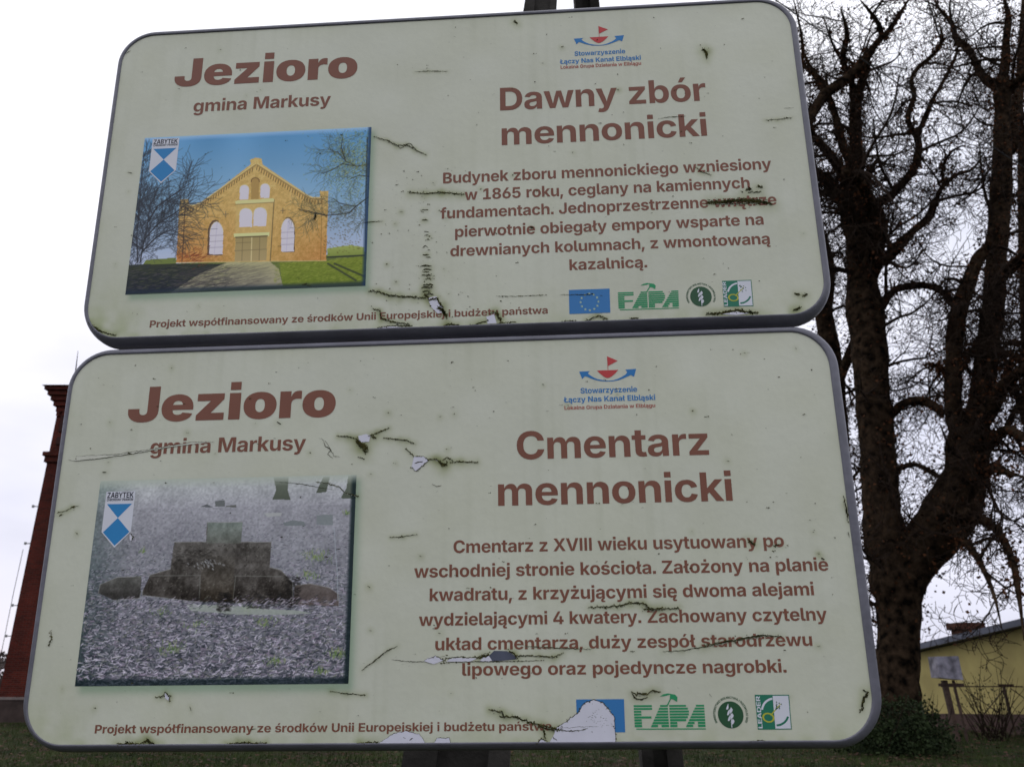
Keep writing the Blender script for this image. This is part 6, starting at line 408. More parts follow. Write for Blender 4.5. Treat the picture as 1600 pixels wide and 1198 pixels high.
def text_mb(k, s, u0, u1, v, cap, z, mb=None, fn=None):
    """lettering whose ink spans u0..u1 on baseline v (mm)"""
    F = FONT[k]; x = 0; items = []
    for ch in s: items.append((ch, x)); x += F[ch][0] - (26 if ch != ' ' else 0)
    xs = [px_ + p[0] for ch, px_ in items for c in F[ch][1] for p in c]; lo, hi = min(xs), max(xs); sx = (u1 - u0) / (hi - lo); sy = cap / 728
    mb = mb or MB(); fn = fn or (lambda X, Y: (X, Y))
    for ch, px_ in items:
        for vs, tr, j in glyph(k, ch):
            i = len(mb.v)
            for p in vs:
                X, Y = fn(u0 + (px_ + p[0] - lo) * sx, v - p[1] * sy); mb.v.append((X / 1000, -(z + .03 * j) / 1000, -Y / 1000))
            mb.f += [(i + a, i + b_, i + c) for a, b_, c in tr]
    return mb
def flat(mb, pts, z):
    """flat polygon in mm"""
    i = len(mb.v); mb.v += [(x / 1000, -z / 1000, -y / 1000) for x, y in pts]
    mb.f += [(i + a, i + b_, i + c) for a, b_, c in tessellate_polygon([[Vector((x, y, 0)) for x, y in pts]])]
    return mb

# ------------------------------------------------------------------ printed pictures painted into a numpy canvas
class Cv:
    def __init__(s, w_, h_): s.w = w_; s.h = h_; s.a = np.zeros((h_, w_, 3)); s.X, s.Y = np.meshgrid((np.arange(w_) + .5) / w_, (np.arange(h_) + .5) / h_)
    def win(s, x0, x1, y0, y1): return slice(max(0, int(y0 * s.h)), max(0, min(s.h, int(y1 * s.h) + 2))), slice(max(0, int(x0 * s.w)), max(0, min(s.w, int(x1 * s.w) + 2)))
    def mask(s, P):
        m = np.zeros((s.h, s.w), bool); X, Y = s.X, s.Y
        for i in range(len(P)):
            (x0, y0), (x1, y1) = P[i - 1], P[i]
            if y0 == y1: continue
            m ^= ((y0 > Y) != (y1 > Y)) & (X < (x1 - x0) * (Y - y0) / (y1 - y0) + x0)
        return m
    def fill(s, P, c, a=1.0, c2=None):
        m = s.mask(P); c = np.array(c, float)
        if c2 is not None:
            ys = [p[1] for p in P]; t = np.clip((s.Y - min(ys)) / (max(ys) - min(ys)), 0, 1)[..., None]; col = c * (1 - t) + np.array(c2) * t
        else: col = np.broadcast_to(c, s.a.shape)
        s.a[m] = s.a[m] * (1 - a) + col[m] * a
    def line(s, P, wd, c, a=1.0, w2=None):
        n = len(P) - 1
        for i in range(n):
            (x0, y0), (x1, y1) = P[i], P[i + 1]; wa = wd if w2 is None else wd + (w2 - wd) * i / n; r = (wa + 1.5) / s.w; ry = (wa + 1.5) / s.h
            sl_ = s.win(min(x0, x1) - r, max(x0, x1) + r, min(y0, y1) - ry, max(y0, y1) + ry)
            X = s.X[sl_] * s.w; Y = s.Y[sl_] * s.h
            if X.size == 0: continue
            ax, ay, bx, by = x0 * s.w, y0 * s.h, x1 * s.w, y1 * s.h; L2 = (bx - ax) ** 2 + (by - ay) ** 2 + 1e-9
            t = np.clip(((X - ax) * (bx - ax) + (Y - ay) * (by - ay)) / L2, 0, 1); d = np.hypot(X - ax - t * (bx - ax), Y - ay - t * (by - ay))
            k = (np.clip(wa / 2 + .5 - d, 0, 1) * a)[..., None]; s.a[sl_] = s.a[sl_] * (1 - k) + np.array(c) * k
def vnoise(w_, h_, cell, seed):
    g_ = np.random.default_rng(seed).random((int(h_ / cell) + 3, int(w_ / cell) + 3)); y, x = np.mgrid[0:h_, 0:w_] / cell; i = y.astype(int); j = x.astype(int); fy = y - i; fx = x - j
    fy = fy * fy * (3 - 2 * fy); fx = fx * fx * (3 - 2 * fx)
    return (g_[i, j] * (1 - fx) + g_[i, j + 1] * fx) * (1 - fy) + (g_[i + 1, j] * (1 - fx) + g_[i + 1, j + 1] * fx) * fy
def branchy(cv, P, r_, c, wd, depth=3, ln=.10, a=.8, n=7):
    for i in range(len(P) - 1):
        (x0, y0), (x1, y1) = P[i], P[i + 1]; an = math.atan2(y1 - y0, x1 - x0)
        for _ in range(n):
            t = r_.random(); x = x0 + (x1 - x0) * t; y = y0 + (y1 - y0) * t; b_ = an + r_.choice([-1, 1]) * r_.uniform(.3, 1.1); Q = [(x, y)]
            for k in range(4): b_ += r_.uniform(-.35, .35); x += math.cos(b_) * ln / 4; y += math.sin(b_) * ln / 4 * 1.3; Q.append((x, y))
            cv.line(Q, wd, c, a)
            if depth > 1: branchy(cv, [Q[0], Q[2], Q[4]], r_, c, wd * .7, depth - 1, ln * .55, a * .85, 3)
A = D['art']
def paint_church():
    w_, h_ = 420, 310; cv = Cv(w_, h_); t = cv.Y[..., None]; r_ = random.Random(2)
    cv.a = np.where(t < .45, np.array([92, 138, 172]) * (1 - t / .45) + np.array([128, 158, 178]) * t / .45, np.array([128, 158, 178]) + (np.array([168, 172, 188]) - np.array([128, 158, 178])) * (t - .45) / .4)
    cv.a += (vnoise(w_, h_, 60, 1)[..., None] - .5) * 14
    cv.fill([(0, .83), (1, .8), (1, 1), (0, 1)], (98, 108, 62)); cv.fill(A['hedge_l'], (108, 118, 66)); cv.fill(A['hedge_r'], (150, 158, 92), 1, (120, 132, 66))
    cv.fill(A['shade'], (58, 62, 52), .95, (34, 38, 52)); cv.fill(A['path'], (162, 156, 118), 1, (142, 136, 118)); cv.fill(A['grass'], (118, 128, 54), 1, (104, 118, 44))
    for k in range(900):
        x = r_.uniform(.62, 1); y = r_.uniform(.82, .98); cv.line([(x, y), (x + r_.uniform(.004, .014), y - r_.uniform(-.004, .008))], .8, r_.choice([(150, 156, 76), (88, 98, 40), (132, 138, 66)]), .5)
    for k in range(500):
        x = r_.uniform(0, .42); y = r_.uniform(.84, .99); cv.line([(x, y), (x + r_.uniform(.01, .03), y - r_.uniform(-.006, .012))], 1, r_.choice([(92, 96, 60), (30, 34, 46), (70, 76, 62), (96, 88, 92)]), .45)
    for k in range(420):
        x = r_.uniform(.2, .56); y = r_.uniform(.86, .99); cv.line([(x, y), (x + r_.uniform(.02, .08), y - r_.uniform(0, .03))], 1.4, (70, 66, 66), .10 + .5 * max(0, .5 - x) + .2 * max(0, y - .9) * 5)
    for p in A['path_l'][:1]: cv.line(p, 3, (58, 62, 50))
    for p in A['path_l'][1:]: cv.line(p, 3.5, (50, 54, 50), .7)
    cv.fill(A['wall'], (188, 162, 104), 1, (180, 144, 86))
    m = cv.mask(A['wall']); nz_ = vnoise(w_, h_, 5, 4) * .6 + vnoise(w_, h_, 2, 5) * .4
    dl = np.clip((.48 - cv.X) / .3, 0, 1) * np.clip((cv.Y - .5) / .35, 0, 1); dr = np.clip((cv.X - .62) / .2, 0, 1) * np.clip((cv.Y - .55) / .3, 0, 1) * .55
    sh = (dl + dr)[..., None]; cv.a[m] = (cv.a * (1 - sh * .75) + np.array([168, 104, 58]) * sh * .75 + (nz_[..., None] - .5) * 26 + (vnoise(w_, h_, 1.3, 9)[..., None] - .5) * 16)[m]
    for gl in ('gable_l', 'gable_r'):
        cv.line(A[gl], 3.2, (152, 126, 82)); P = A[gl]
        for i in range(len(P) - 1):
            (x0, y0), (x1, y1) = P[i], P[i + 1]; n = max(2, int(abs(x1 - x0) * 95))
            for k in range(n): t_ = k / n; x = x0 + (x1 - x0) * t_; y = y0 + (y1 - y0) * t_; cv.line([(x, y + .008), (x - .002, y + .030)], 1.6, (112, 86, 54), .85)
        cv.line([(p[0], p[1] - .010) for p in P], 2, (204, 176, 120))
    cv.line(A['pil_l'], 1.6, (92, 66, 48), .8); cv.line(A['pil_r'], 1.2, (120, 90, 52), .6)
    cv.fill(A['bay'], (192, 168, 112), .5); cv.line(A['pipe'], 1.5, (98, 86, 62), .9)
    for q in A['niche']: cv.fill(q, (160, 132, 82)); cv.line(q[1:-1], 1.5, (110, 84, 58))
    for q in A['rev']: cv.fill(q, (98, 80, 64))
    for q in A['win']: cv.fill(q, (192, 186, 198)); cv.line(q[1:-1], 1.2, (206, 184, 134), .7)
    for q in A['win'][4:]:
        xs = [p[0] for p in q]; ys = [p[1] for p in q]
        for k in (.42, .6, .78): y = min(ys) + (max(ys) - min(ys)) * k; cv.line([(min(xs), y), (max(xs), y)], .9, (128, 118, 112), .7)
        cv.line([(sum(xs) / len(xs), min(ys)), (sum(xs) / len(xs), max(ys))], .7, (150, 140, 140), .5)
    cv.fill(A['ledge'], (206, 186, 132)); cv.line([A['ledge'][3], A['ledge'][2]], 1, (110, 90, 60)); cv.fill(A['doorfr'], (210, 192, 136)); cv.fill(A['door'], (150, 134, 92), 1, (162, 144, 104))
    cv.line(A['doorl'][0], 1.6, (196, 182, 136)); [cv.line(q, 1, (112, 98, 70), .8) for q in A['doorl'][1:]]
    cv.line([A['door'][0], A['door'][1]], 2, (84, 72, 52)); [cv.line(q, 1.2, (90, 78, 66), .8) for q in A['cross']]
    for k in range(90): x = r_.gauss(.27, .035); y = r_.gauss(.79, .025); cv.line([(x, y), (x + .012, y - .008)], 1.2, (112, 52, 40), .5)
    cv.line([A['wall'][-1], A['wall'][0]], 1.6, (196, 178, 128), .7)
    for q in A['tl']: cv.line(q, 2.4, (50, 46, 48), .9, .9); branchy(cv, q, r_, (50, 52, 56), .9, 2, .14, .7, 8)
    for q in A['tr']: cv.line(q, 2.2, (48, 46, 44), .85, 1.0); branchy(cv, q, r_, (70, 74, 62), .6, 2, .08, .55, 5)
    for k in range(1700):
        x = r_.gauss(.93, .07); y = r_.gauss(.22, .13)
        if x > .7 and y < .72: cv.line([(x, y), (x + r_.uniform(-.006, .006), y + r_.uniform(-.008, .008))], 1.0, r_.choice([(128, 138, 86), (112, 122, 70), (70, 74, 54), (148, 152, 102)]), .6)
    for k in range(250): x = r_.uniform(.82, .97); y = r_.uniform(.5, .8); cv.line([(x, y), (x + .004, y + .004)], 1, (84, 70, 42), .6)
    for k in range(700): x = abs(r_.gauss(0, .05)); y = r_.uniform(.1, .85); cv.line([(x, y), (x + r_.uniform(-.01, .015), y - .02)], 1.1, (58, 62, 68), .5)
    e_ = np.minimum(cv.Y / .035, 1)[..., None]; cv.a = cv.a * e_ + np.array([150, 176, 204]) * (1 - e_) * .9 + cv.a * (1 - e_) * .1
    e_ = np.clip((cv.Y - .965) / .02, 0, 1)[..., None]; cv.a = cv.a * (1 - e_ * .75) + np.array([38, 50, 62]) * e_ * .75
    e_ = np.clip((cv.X - .982) / .012, 0, 1)[..., None]; cv.a = cv.a * (1 - e_ * .8) + np.array([38, 58, 82]) * e_ * .8
    return cv
def paint_cemetery():
    w_, h_ = 460, 345; cv = Cv(w_, h_); r_ = random.Random(7); t = cv.Y[..., None]
    top = np.array([162, 166, 164]); mid = np.array([136, 136, 141]); bot = np.array([86, 88, 94])
    cv.a = np.where(t < .15, top + (mid + 6 - top) * t / .15, mid + (bot - mid) * (t - .15) / .85); cv.a += (vnoise(w_, h_, 30, 3)[..., None] - .5) * 18
    lf = np.clip((.16 - cv.X) / .16, 0, 1)[..., None]; cv.a -= lf * np.array([34, 26, 30]); cv.a += (vnoise(w_, h_, 3, 8)[..., None] - .5) * 24
    pal = [(190, 184, 196), (164, 158, 172), (46, 50, 56), (62, 64, 72), (112, 108, 120), (152, 148, 156), (44, 50, 54), (104, 108, 98), (128, 116, 130)]
    def litter(n, y0, y1):
        for k in range(n):
            y = y0 + (y1 - y0) * r_.random(); sz = .004 + .016 * max(0, y - .1); x = r_.random(); an = r_.gauss(0, .9)
            cv.line([(x, y), (x + math.cos(an) * sz, y + math.sin(an) * sz * .8)], .65 + .8 * y, r_.choice(pal), .2 + .6 * min(1, max(0, y - .05) * 1.3))
    litter(7000, .08, 1); litter(4500, .45, 1)
    for cx_, cy_, n, sx_ in [(.86, .41, 60, .03), (.84, .5, 30, .02), (.62, .66, 40, .02), (.3, .66, 25, .02), (.34, .84, 60, .03), (.43, .73, 20, .02), (.68, .72, 40, .025), (.73, .9, 40, .02), (.96, .87, 60, .02), (.9, .95, 30, .015), (.2, .37, 12, .01), (.97, .2, 16, .01)]:
        for k in range(n): x = r_.gauss(cx_, sx_); y = r_.gauss(cy_, sx_ * .5); cv.line([(x, y), (x + r_.uniform(-.008, .008), y - r_.uniform(.004, .02))], 1, r_.choice([(112, 134, 74), (84, 110, 58), (128, 140, 84), (70, 92, 60)]), .65)
    for q in A['c_tree']: cv.fill(q, (92, 98, 86), .9, (72, 78, 66))
    for q, c in zip(A['c_small'], [(78, 82, 82), (88, 92, 90), (84, 86, 80), (150, 152, 150), (104, 110, 110), (112, 118, 118)]): cv.fill(q, c, .85)
    cv.fill(A['c_slab'], (140, 146, 138), .85)
    ns = (vnoise(w_, h_, 22, 11) * .4 + vnoise(w_, h_, 7, 12) * .35 + vnoise(w_, h_, 2.2, 14) * .25 - .5)[..., None]
    for key, c, c2, am in (('c_l', (84, 84, 80), (56, 54, 52), 60), ('c_r', (92, 86, 82), (84, 76, 74), 50), ('c_stone', (98, 96, 92), (54, 50, 46), 80), ('c_mid', (92, 90, 86), (56, 50, 42), 66), ('c_cap', (104, 112, 106), (96, 98, 92), 56)):
        m = cv.mask(A[key]); cv.fill(A[key], c, 1, c2); cv.a[m] = (cv.a + ns * am)[m]
    smk = cv.mask(A['c_stone'])
    for key in ('c_stone', 'c_l', 'c_r'):
        q = A[key]
        for i in range(len(q) - 1):
            if q[i][1] < .62 and abs(q[i + 1][1] - q[i][1]) < .07: cv.line([q[i], q[i + 1]], 1.4, (134, 134, 128), .5)
    for k in range(260):
        x = r_.uniform(.24, .76); y = r_.uniform(.34, .62)
        if smk[int(y * h_), int(x * w_)]: cv.line([(x, y), (x + r_.uniform(-.006, .006), y + r_.uniform(-.006, .006))], 1.3, r_.choice([(128, 126, 120), (40, 38, 34), (110, 108, 100), (30, 28, 26)]), .5)
    for x0, y0, x1, y1, a_ in [(.50, .57, .55, .66, .6), (.6, .58, .78, .65, .5), (.31, .36, .47, .44, .35), (.75, .5, .8, .64, .5)]:
        for k in range(160): x = r_.uniform(x0, x1); y = r_.uniform(y0, y1); cv.line([(x, y), (x + .012, y + r_.uniform(-.01, .01))], 2, (26, 24, 22), a_ * .5)
    for q in A['c_lines']: cv.line(q, 1.3, (120, 122, 116), .55)
    for k in range(36): x = r_.gauss(.45, .03); y = r_.gauss(.43, .012); cv.line([(x, y), (x + .004, y + .006)], 1.4, (156, 158, 160), .6)
    for k in range(26): x = .47 + k * .006; cv.line([(x, .37), (x, .385 + r_.uniform(0, .01))], .8, (76, 74, 72), .6)
    for k in range(500): x = r_.random() * .9 + .05; y = r_.gauss(.625, .012); cv.line([(x, y), (x + .01, y - r_.uniform(-.004, .012))], 1.2, r_.choice(pal), .6)
    q = [(.925, .27), (.935, .4), (.945, .5), (.95, .62)]; cv.line(q, 1.1, (152, 160, 166), .7)
    q = [(.1, .91), (.25, .9)]; cv.line([(.35, .962), (.5, .975), (.7, .97)], 1, (132, 138, 136), .7)
    e_ = np.clip((cv.Y - .965) / .015, 0, 1)[..., None]; cv.a = cv.a * (1 - e_ * .7) + np.array([22, 34, 38]) * e_ * .7
    e_ = np.clip((cv.X - .978) / .012, 0, 1)[..., None]; cv.a = cv.a * (1 - e_ * .85) + np.array([26, 38, 40]) * e_ * .85
    e_ = np.minimum(cv.Y / .05, 1)[..., None]; cv.a = cv.a * e_ + np.array([152, 158, 148]) * (1 - e_)
    return cv
def build_print(cv, rect, K, parent, label):
    u0, v0, u1, v1 = rect; h_, w_ = cv.h, cv.w
    a = np.clip((cv.a - 118) * 1.12 + 116, 3, 255) / 255; a = np.where(a > .04, ((a + .055) / 1.055) ** 2.4, a / 12.92) / np.array(K); a = np.clip(a, 0, .95)
    a = np.pad(a, ((0, 1), (0, 1), (0, 0)), 'edge'); xs = np.linspace(u0, u1, w_ + 1) / 1000; ys = np.linspace(v0, v1, h_ + 1) / 1000
    X, Y = np.meshgrid(xs, ys); V = np.stack([X, np.full_like(X, -.0003), -Y], -1).reshape(-1, 3); i = np.arange(h_)[:, None] * (w_ + 1) + np.arange(w_)[None]; F = np.stack([i, i + 1, i + w_ + 2, i + w_ + 1], -1).reshape(-1, 4)
    o = colmesh('photo_print', V, F[:, ::-1], a.reshape(-1, 3), M['print'], parent); o['label'] = label; return o

# ------------------------------------------------------------------ the two signs
Wd, Hh = 1200.0, D['H'] * 1000; RAD = 58.0
def rr_path(w_, h_, r, n=12):
    pts = []
    for cx_, cy_, a0 in ((w_ - r, r, -90), (w_ - r, h_ - r, 0), (r, h_ - r, 90), (r, r, 180)):
        for k in range(n + 1): a = R(a0 + 90 * k / n); pts.append((cx_ + r * math.cos(a), cy_ + r * math.sin(a), math.cos(a), math.sin(a)))
    return pts
ax = D['ax']
def star(cx_, cy_, r): return [(cx_ + (r if k % 2 == 0 else r * .4) * math.sin(k * math.pi / 5), cy_ - (r if k % 2 == 0 else r * .4) * math.cos(k * math.pi / 5)) for k in range(10)]
def sign(S, org, label, printer, K, plabel):
    Mx = Matrix(((ax[0][0], ax[0][1], ax[0][2], org[0]), (ax[1][0], ax[1][1], ax[1][2], org[1]), (ax[2][0], ax[2][1], ax[2][2], org[2]), (0, 0, 0, 1)))
    root = empty('information_sign', Mx, label, 'sign', 'information signs stacked one above the other')
    rs = random.Random(31 if S == 'T' else 77)
    # panel with tint
    st = 2.5; nx_, ny_ = int(Wd / st), int(Hh / st); xs = np.linspace(-3, Wd + 3, nx_ + 1); ys = np.linspace(-3, Hh + 3, ny_ + 1); X, Y = np.meshgrid(xs, ys)
    u0, v0, u1, v1 = D['print'][S]; off = (0, 3); dxs = np.maximum(np.maximum(u0 + 14 - X, X - u1 - off[0]), 0); dys = np.maximum(np.maximum(v0 + 14 - Y, Y - v1 - off[1]), 0)
    d_ = np.hypot(dxs, dys); k = np.exp(-(d_ / 9) ** 2)[..., None]; tint = 1 - k * np.array([.44, .30, .38])
    dd = np.minimum(np.minimum(X, Wd - X), np.minimum(Y, Hh - Y)); nn = vnoise(nx_ + 1, ny_ + 1, 9, 20)[..., None] * .6 + vnoise(nx_ + 1, ny_ + 1, 4, 21)[..., None] * .4
    al = np.exp(-np.clip(Hh - Y, 0, None) / 22)[..., None] * np.clip(nn * 2.2 - .7, 0, 1); corner = np.exp(-np.hypot(X - 25, Y - Hh + 15) / 40)[..., None] * (1 if S == 'T' else .35)
    tint *= 1 - np.clip(al * .32 + corner * .7 * nn * 1.4, 0, .8) * np.array([.42, .34, .68])
    tint *= 1 + (vnoise(nx_ + 1, ny_ + 1, 22, 23)[..., None] - .5) * np.array([.07, .07, .12]); tint *= 1 + (vnoise(nx_ + 1, ny_ + 1, 1.2, 25)[..., None] - .5) * .035
    for pts, wd, mo, jt in D['crack'][S]:                # damp staining of the film round each crack
        if wd < 1.7: continue
        for i_ in range(len(pts) - 1):
            (xa, ya), (xb, yb) = pts[i_], pts[i_ + 1]; rr_ = 2.5 + wd * .9 + mo * 1.5; m_ = (np.abs(xs - (xa + xb) / 2) < abs(xa - xb) / 2 + rr_ * 2.2), (np.abs(ys - (ya + yb) / 2) < abs(ya - yb) / 2 + rr_ * 2.2)
            ix = np.ix_(m_[1], m_[0]); Xs = X[ix]; Ys = Y[ix]
            if Xs.size == 0: continue
            L2 = (xb - xa) ** 2 + (yb - ya) ** 2 + 1e-6; t_ = np.clip(((Xs - xa) * (xb - xa) + (Ys - ya) * (yb - ya)) / L2, 0, 1); dq = np.hypot(Xs - xa - t_ * (xb - xa), (Ys - ya - t_ * (yb - ya)) * (1.0 - .25 * (Ys > ya)))
            s_ = np.exp(-(dq / rr_) ** 2)[..., None] * (.12 + .20 * min(1, mo)) * (.3 + 1.2 * nn[ix]); tint[ix] *= 1 - s_ * np.array([.8, .74, 1.15])
    gx = vnoise(nx_ + 1, ny_ + 1, 3, 41); gx = np.repeat(gx[:1], ny_ + 1, 0); tint *= 1 - (np.clip(gx - .6, 0, 1) * np.clip(vnoise(nx_ + 1, ny_ + 1, 50, 42) - .4, 0, 1) * .35)[..., None] * np.array([.9, .85, 1.1])
    rim = np.exp(-np.clip(dd, 0, None) / 9)[..., None] * (.25 + .75 * nn); tint *= 1 - rim * .10 * np.array([.9, .8, 1.3])
    dist = lambda px_, py_: np.hypot(np.clip(np.abs(px_ - Wd / 2) - Wd / 2 + RAD, 0, None), np.clip(np.abs(py_ - Hh / 2) - Hh / 2 + RAD, 0, None))
    V = np.stack([X / 1000, 0 * X, -Y / 1000], -1).reshape(-1, 3); i = np.arange(ny_)[:, None] * (nx_ + 1) + np.arange(nx_)[None]; F = np.stack([i, i + nx_ + 1, i + nx_ + 2, i + 1], -1)
    ex = dist(X, Y); over = ex > RAD + .7
    cxp = np.clip(X, RAD, Wd - RAD); cyp = np.clip(Y, RAD, Hh - RAD); kk = np.where(over, (RAD + .7) / np.maximum(ex, 1), 1)
    Xp = cxp + (X - cxp) * kk; Yp = cyp + (Y - cyp) * kk; V = np.stack([Xp / 1000, 0 * X, -Yp / 1000], -1).reshape(-1, 3)
    keep = dist((X[:-1, :-1] + X[1:, 1:]) / 2, (Y[:-1, :-1] + Y[1:, 1:]) / 2) < RAD + 2.5
    colmesh('panel', V, F[keep], tint.reshape(-1, 3), M['panel'], root)
    # frame sweep
    prof = [(-1.2, 0.5), (-.6, -1.6), (1.2, -2.3), (4, -2.1), (6.4, -.6), (8.0, 2.2), (8.8, 6), (9.2, 12), (9.2, 26), (7.5, 31), (2, 33), (-6, 33)]
    P = rr_path(Wd, Hh, RAD); b = MB(); n = len(P); m = len(prof)
    for x, y, nx2, ny2 in P:
        sc = 1 + .62 * max(0, nx2) * (1 if S == 'B' else .45) + .35 * max(0, ny2) - .1 * max(0, -nx2)
        for o_, dp in prof: k = o_ * (sc if o_ > 0 else 1); b.v.append(((x + nx2 * k) / 1000, (dp + (max(0, ny2) * 1.3 * max(0, min(o_, 8)) * (dp < 20))) / 1000, -(y + ny2 * k) / 1000))
    for i_ in range(n):
        j_ = (i_ + 1) % n
        for k in range(m - 1): b.f.append((i_ * m + k, i_ * m + k + 1, j_ * m + k + 1, j_ * m + k))
    b.build('frame', M['frame'], root, True)
    b = MB(); pts = [((x) / 1000, .030, -(y) / 1000) for x, y, _, _ in P]; b.poly(pts); b.build('back_plate', M['frame'], root)
    for yy in (.14, .44):
        b = MB(); b.box((.03, .0335, -yy - .02), (1.17, .058, -yy + .02)); b.build('mounting_rail', M['frame'], root)
    # stout arms that tie each rail back to the concrete leg behind
    la, lc = Vector(D['legA'][0][:3]), Vector(D['legA'][1][:3]); Mi = Mx.inverted()
    for yy in (.14, .44):
        for xx in (.45, .75):
            p_ = Mx @ Vector((xx, .058, -yy)); t_ = (p_.z - la.z) / (lc.z - la.z); q_ = la + (lc - la) * t_; q_.x += (xx - .6) * .3
            b = MB(); b.bar(Vector((xx, .0585, -yy)), Mi @ q_, .03); b.build('mounting_arm', M['frame'], root)
    # lettering
    names = {'title': 'title_lettering', 'subtitle': 'subtitle_lettering', 'heading': 'heading_line', 'body': 'text_line', 'foot': 'footnote_line', 'logo_blue': 'association_lettering', 'logo_red': 'association_lettering'}
    em = bpy.data.objects.new('association_emblem', None); COL.objects.link(em); em.parent = root
    for s_, role, tx, a0, a1, vb, cap, fo in D['text']:
        if s_ != S: continue
        mb = text_mb(fo, tx, a0, a1, vb, cap, .32); mt = M['blue'] if role == 'logo_blue' else M['redtext'] if role == 'logo_red' else M['brown']
        mb.build(names[role], mt, em if role.startswith('logo') else root)
    # boat emblem
    bt = D['boat']; s0 = bt['arrow'][0]; s1 = bt['arrow'][14]
    if S == 'T': q0, q1 = D['boat_off']; sc = (q1[0] - q0[0]) / (s1[0] - s0[0]); tr = lambda p: (q0[0] + (p[0] - s0[0]) * sc, q0[1] + (p[1] - s0[1]) * sc)
    else: tr = lambda p: p
    for nm, key, mt in (('sail_flag', 'flag', 'red'), ('mast', 'mast', 'red'), ('hull', 'hull', 'red'), ('double_arrow', 'arrow', 'blue')):
        flat(MB(), [tr(p) for p in bt[key]], .35).build(nm, M[mt], em)
    # helper: bilinear quad
    def bil(q):
        return lambda x, y: tuple((q[0][k] * (1 - x) + q[1][k] * x) * (1 - y) + (q[3][k] * (1 - x) + q[2][k] * x) * y for k in (0, 1))
    # flag with stars
    q = bil(D['eu'][S]); fl = flat(MB(), D['eu'][S], .32).build('flag_emblem', M['eublue'], root); sb = MB(); c = q(.5, .53); hgt = D['eu'][S][3][1] - D['eu'][S][0][1]
    for k in range(12): a = k * math.pi / 6; flat(sb, star(c[0] + .345 * hgt * math.sin(a), c[1] - .345 * hgt * math.cos(a), .062 * hgt), .45)
    sb.build('star_ring', M['star'], fl)
    # striped letter emblem
    q = bil(D['fapa'][S]); b = MB()
    def Aint(y, x0, x1):
        Lx = x0 + (x1 - x0) * .62 * (1 - y)
        return [(Lx, Lx + .095), (x1 - .105, x1)] if y > .72 and Lx + .11 < x1 - .12 else [(Lx, x1)]
    def rows(y):
        o_ = [(0, .26)] if y < .30 else [(0, .105)] if y < .46 else [(0, .245)] if y < .64 else [(0, .105)]
        o_ += Aint(y, .225, .485)
        o_ += [(.505, .73 + .05 * math.sin(math.pi * min(1, y / .7)))] if y < .7 else [(.505, .605)]
        o_ += Aint(y, .72, 1.0); return o_
    ns = 8
    for k in range(ns):
        ya = k / ns * .92; yb = ya + .92 / ns * (.66 + .2 * k / ns)
        r1 = rows(ya / .92 + .06); dxl = .62 * .26 * (yb - ya)
        for (xa, xb) in r1:
            slx = 0
            sk = dxl if not (abs(xa) < .01 or abs(xa - .505) < .01 or abs(xb - .485) < .01 and xb - xa < .12 or abs(xb - 1) < .01 and xb - xa < .12) else 0; flat(b, [q(xa + sk / 2, ya), q(xb, ya), q(xb, yb), q(xa - sk / 2, yb)], .33)
    flat(b, [q(.02, .955), q(1, .955), q(1, 1), q(.02, 1)], .33)
    fp = b.build('striped_letter_emblem', M['green'], root)
    b = MB(); flat(b, [q(.38, -.35), q(.43, -.44), q(.50, -.48), q(.55, -.44), q(.5, -.40), q(.44, -.36)], .36); flat(b, [q(.53, -.46), q(.60, -.42), q(.63, -.32), q(.62, -.12), q(.57, -.22), q(.52, -.26)], .40); flat(b, [q(.47, .02), q(.53, -.3), q(.545, -.28), q(.49, .02)], .43)
    b.build('leaf', M['green'], fp)
    # round emblem
    cq = D['disc'][S]; c = cq[0]; rx = c[0] - cq[1][0]; ry = c[1] - cq[2][1]; r = (rx + ry) / 2
    dk = flat(MB(), [(c[0] + r * math.cos(a * math.pi / 20), c[1] + r * math.sin(a * math.pi / 20)) for a in range(40)], .33).build('round_emblem', M['dgreen'], root)
    b = MB()
    for k in range(3):
        y = c[1] - r * .58 + k * r * .42; x = c[0] - r * .14 + k * r * .03
        flat(b, [(x - r * .18, y + r * .18), (x - r * .12, y - r * .02), (x + r * .02, y - r * .25), (x + r * .02, y + r * .08), (x - r * .08, y + r * .2)], .42 + .04 * k)
        flat(b, [(x + r * .08, y + r * .5), (x + r * .05, y + r * .26), (x + r * .22, y + r * .02), (x + r * .34, y + r * .2), (x + r * .26, y + r * .38)], .44 + .04 * k)
    flat(b, [(c[0] - r * .02, c[1] + r * .95), (c[0] + r * .05, c[1] + r * .95), (c[0] + r * .04, c[1] - r * .1), (c[0], c[1] - r * .1)], .62); b.build('grain_ear', M['white'], dk)
    s_ = 'MINISTERSTWO ROLNICTWA I ROZWOJU WSI'; tot = r * 4.9
    text_mb('B', s_, 0, tot, 0, r * .17, .33, fn=lambda X, Y: (c[0] + (r * 1.2 - Y) * math.sin(X / r / 1.2 - 2.04), c[1] - (r * 1.2 - Y) * math.cos(X / r / 1.2 - 2.04))).build('ring_lettering', M['dgreen'], dk)
    # half green half white emblem
    Q = D['lead'][S]; q = bil(Q); le = flat(MB(), Q, .32).build('square_emblem', M['lgreen'], root)
    b = MB(); flat(b, [q(.52, .03), q(.975, .03), q(.975, .975), q(.52, .975)], .40); b.build('white_half', M['white'], le)
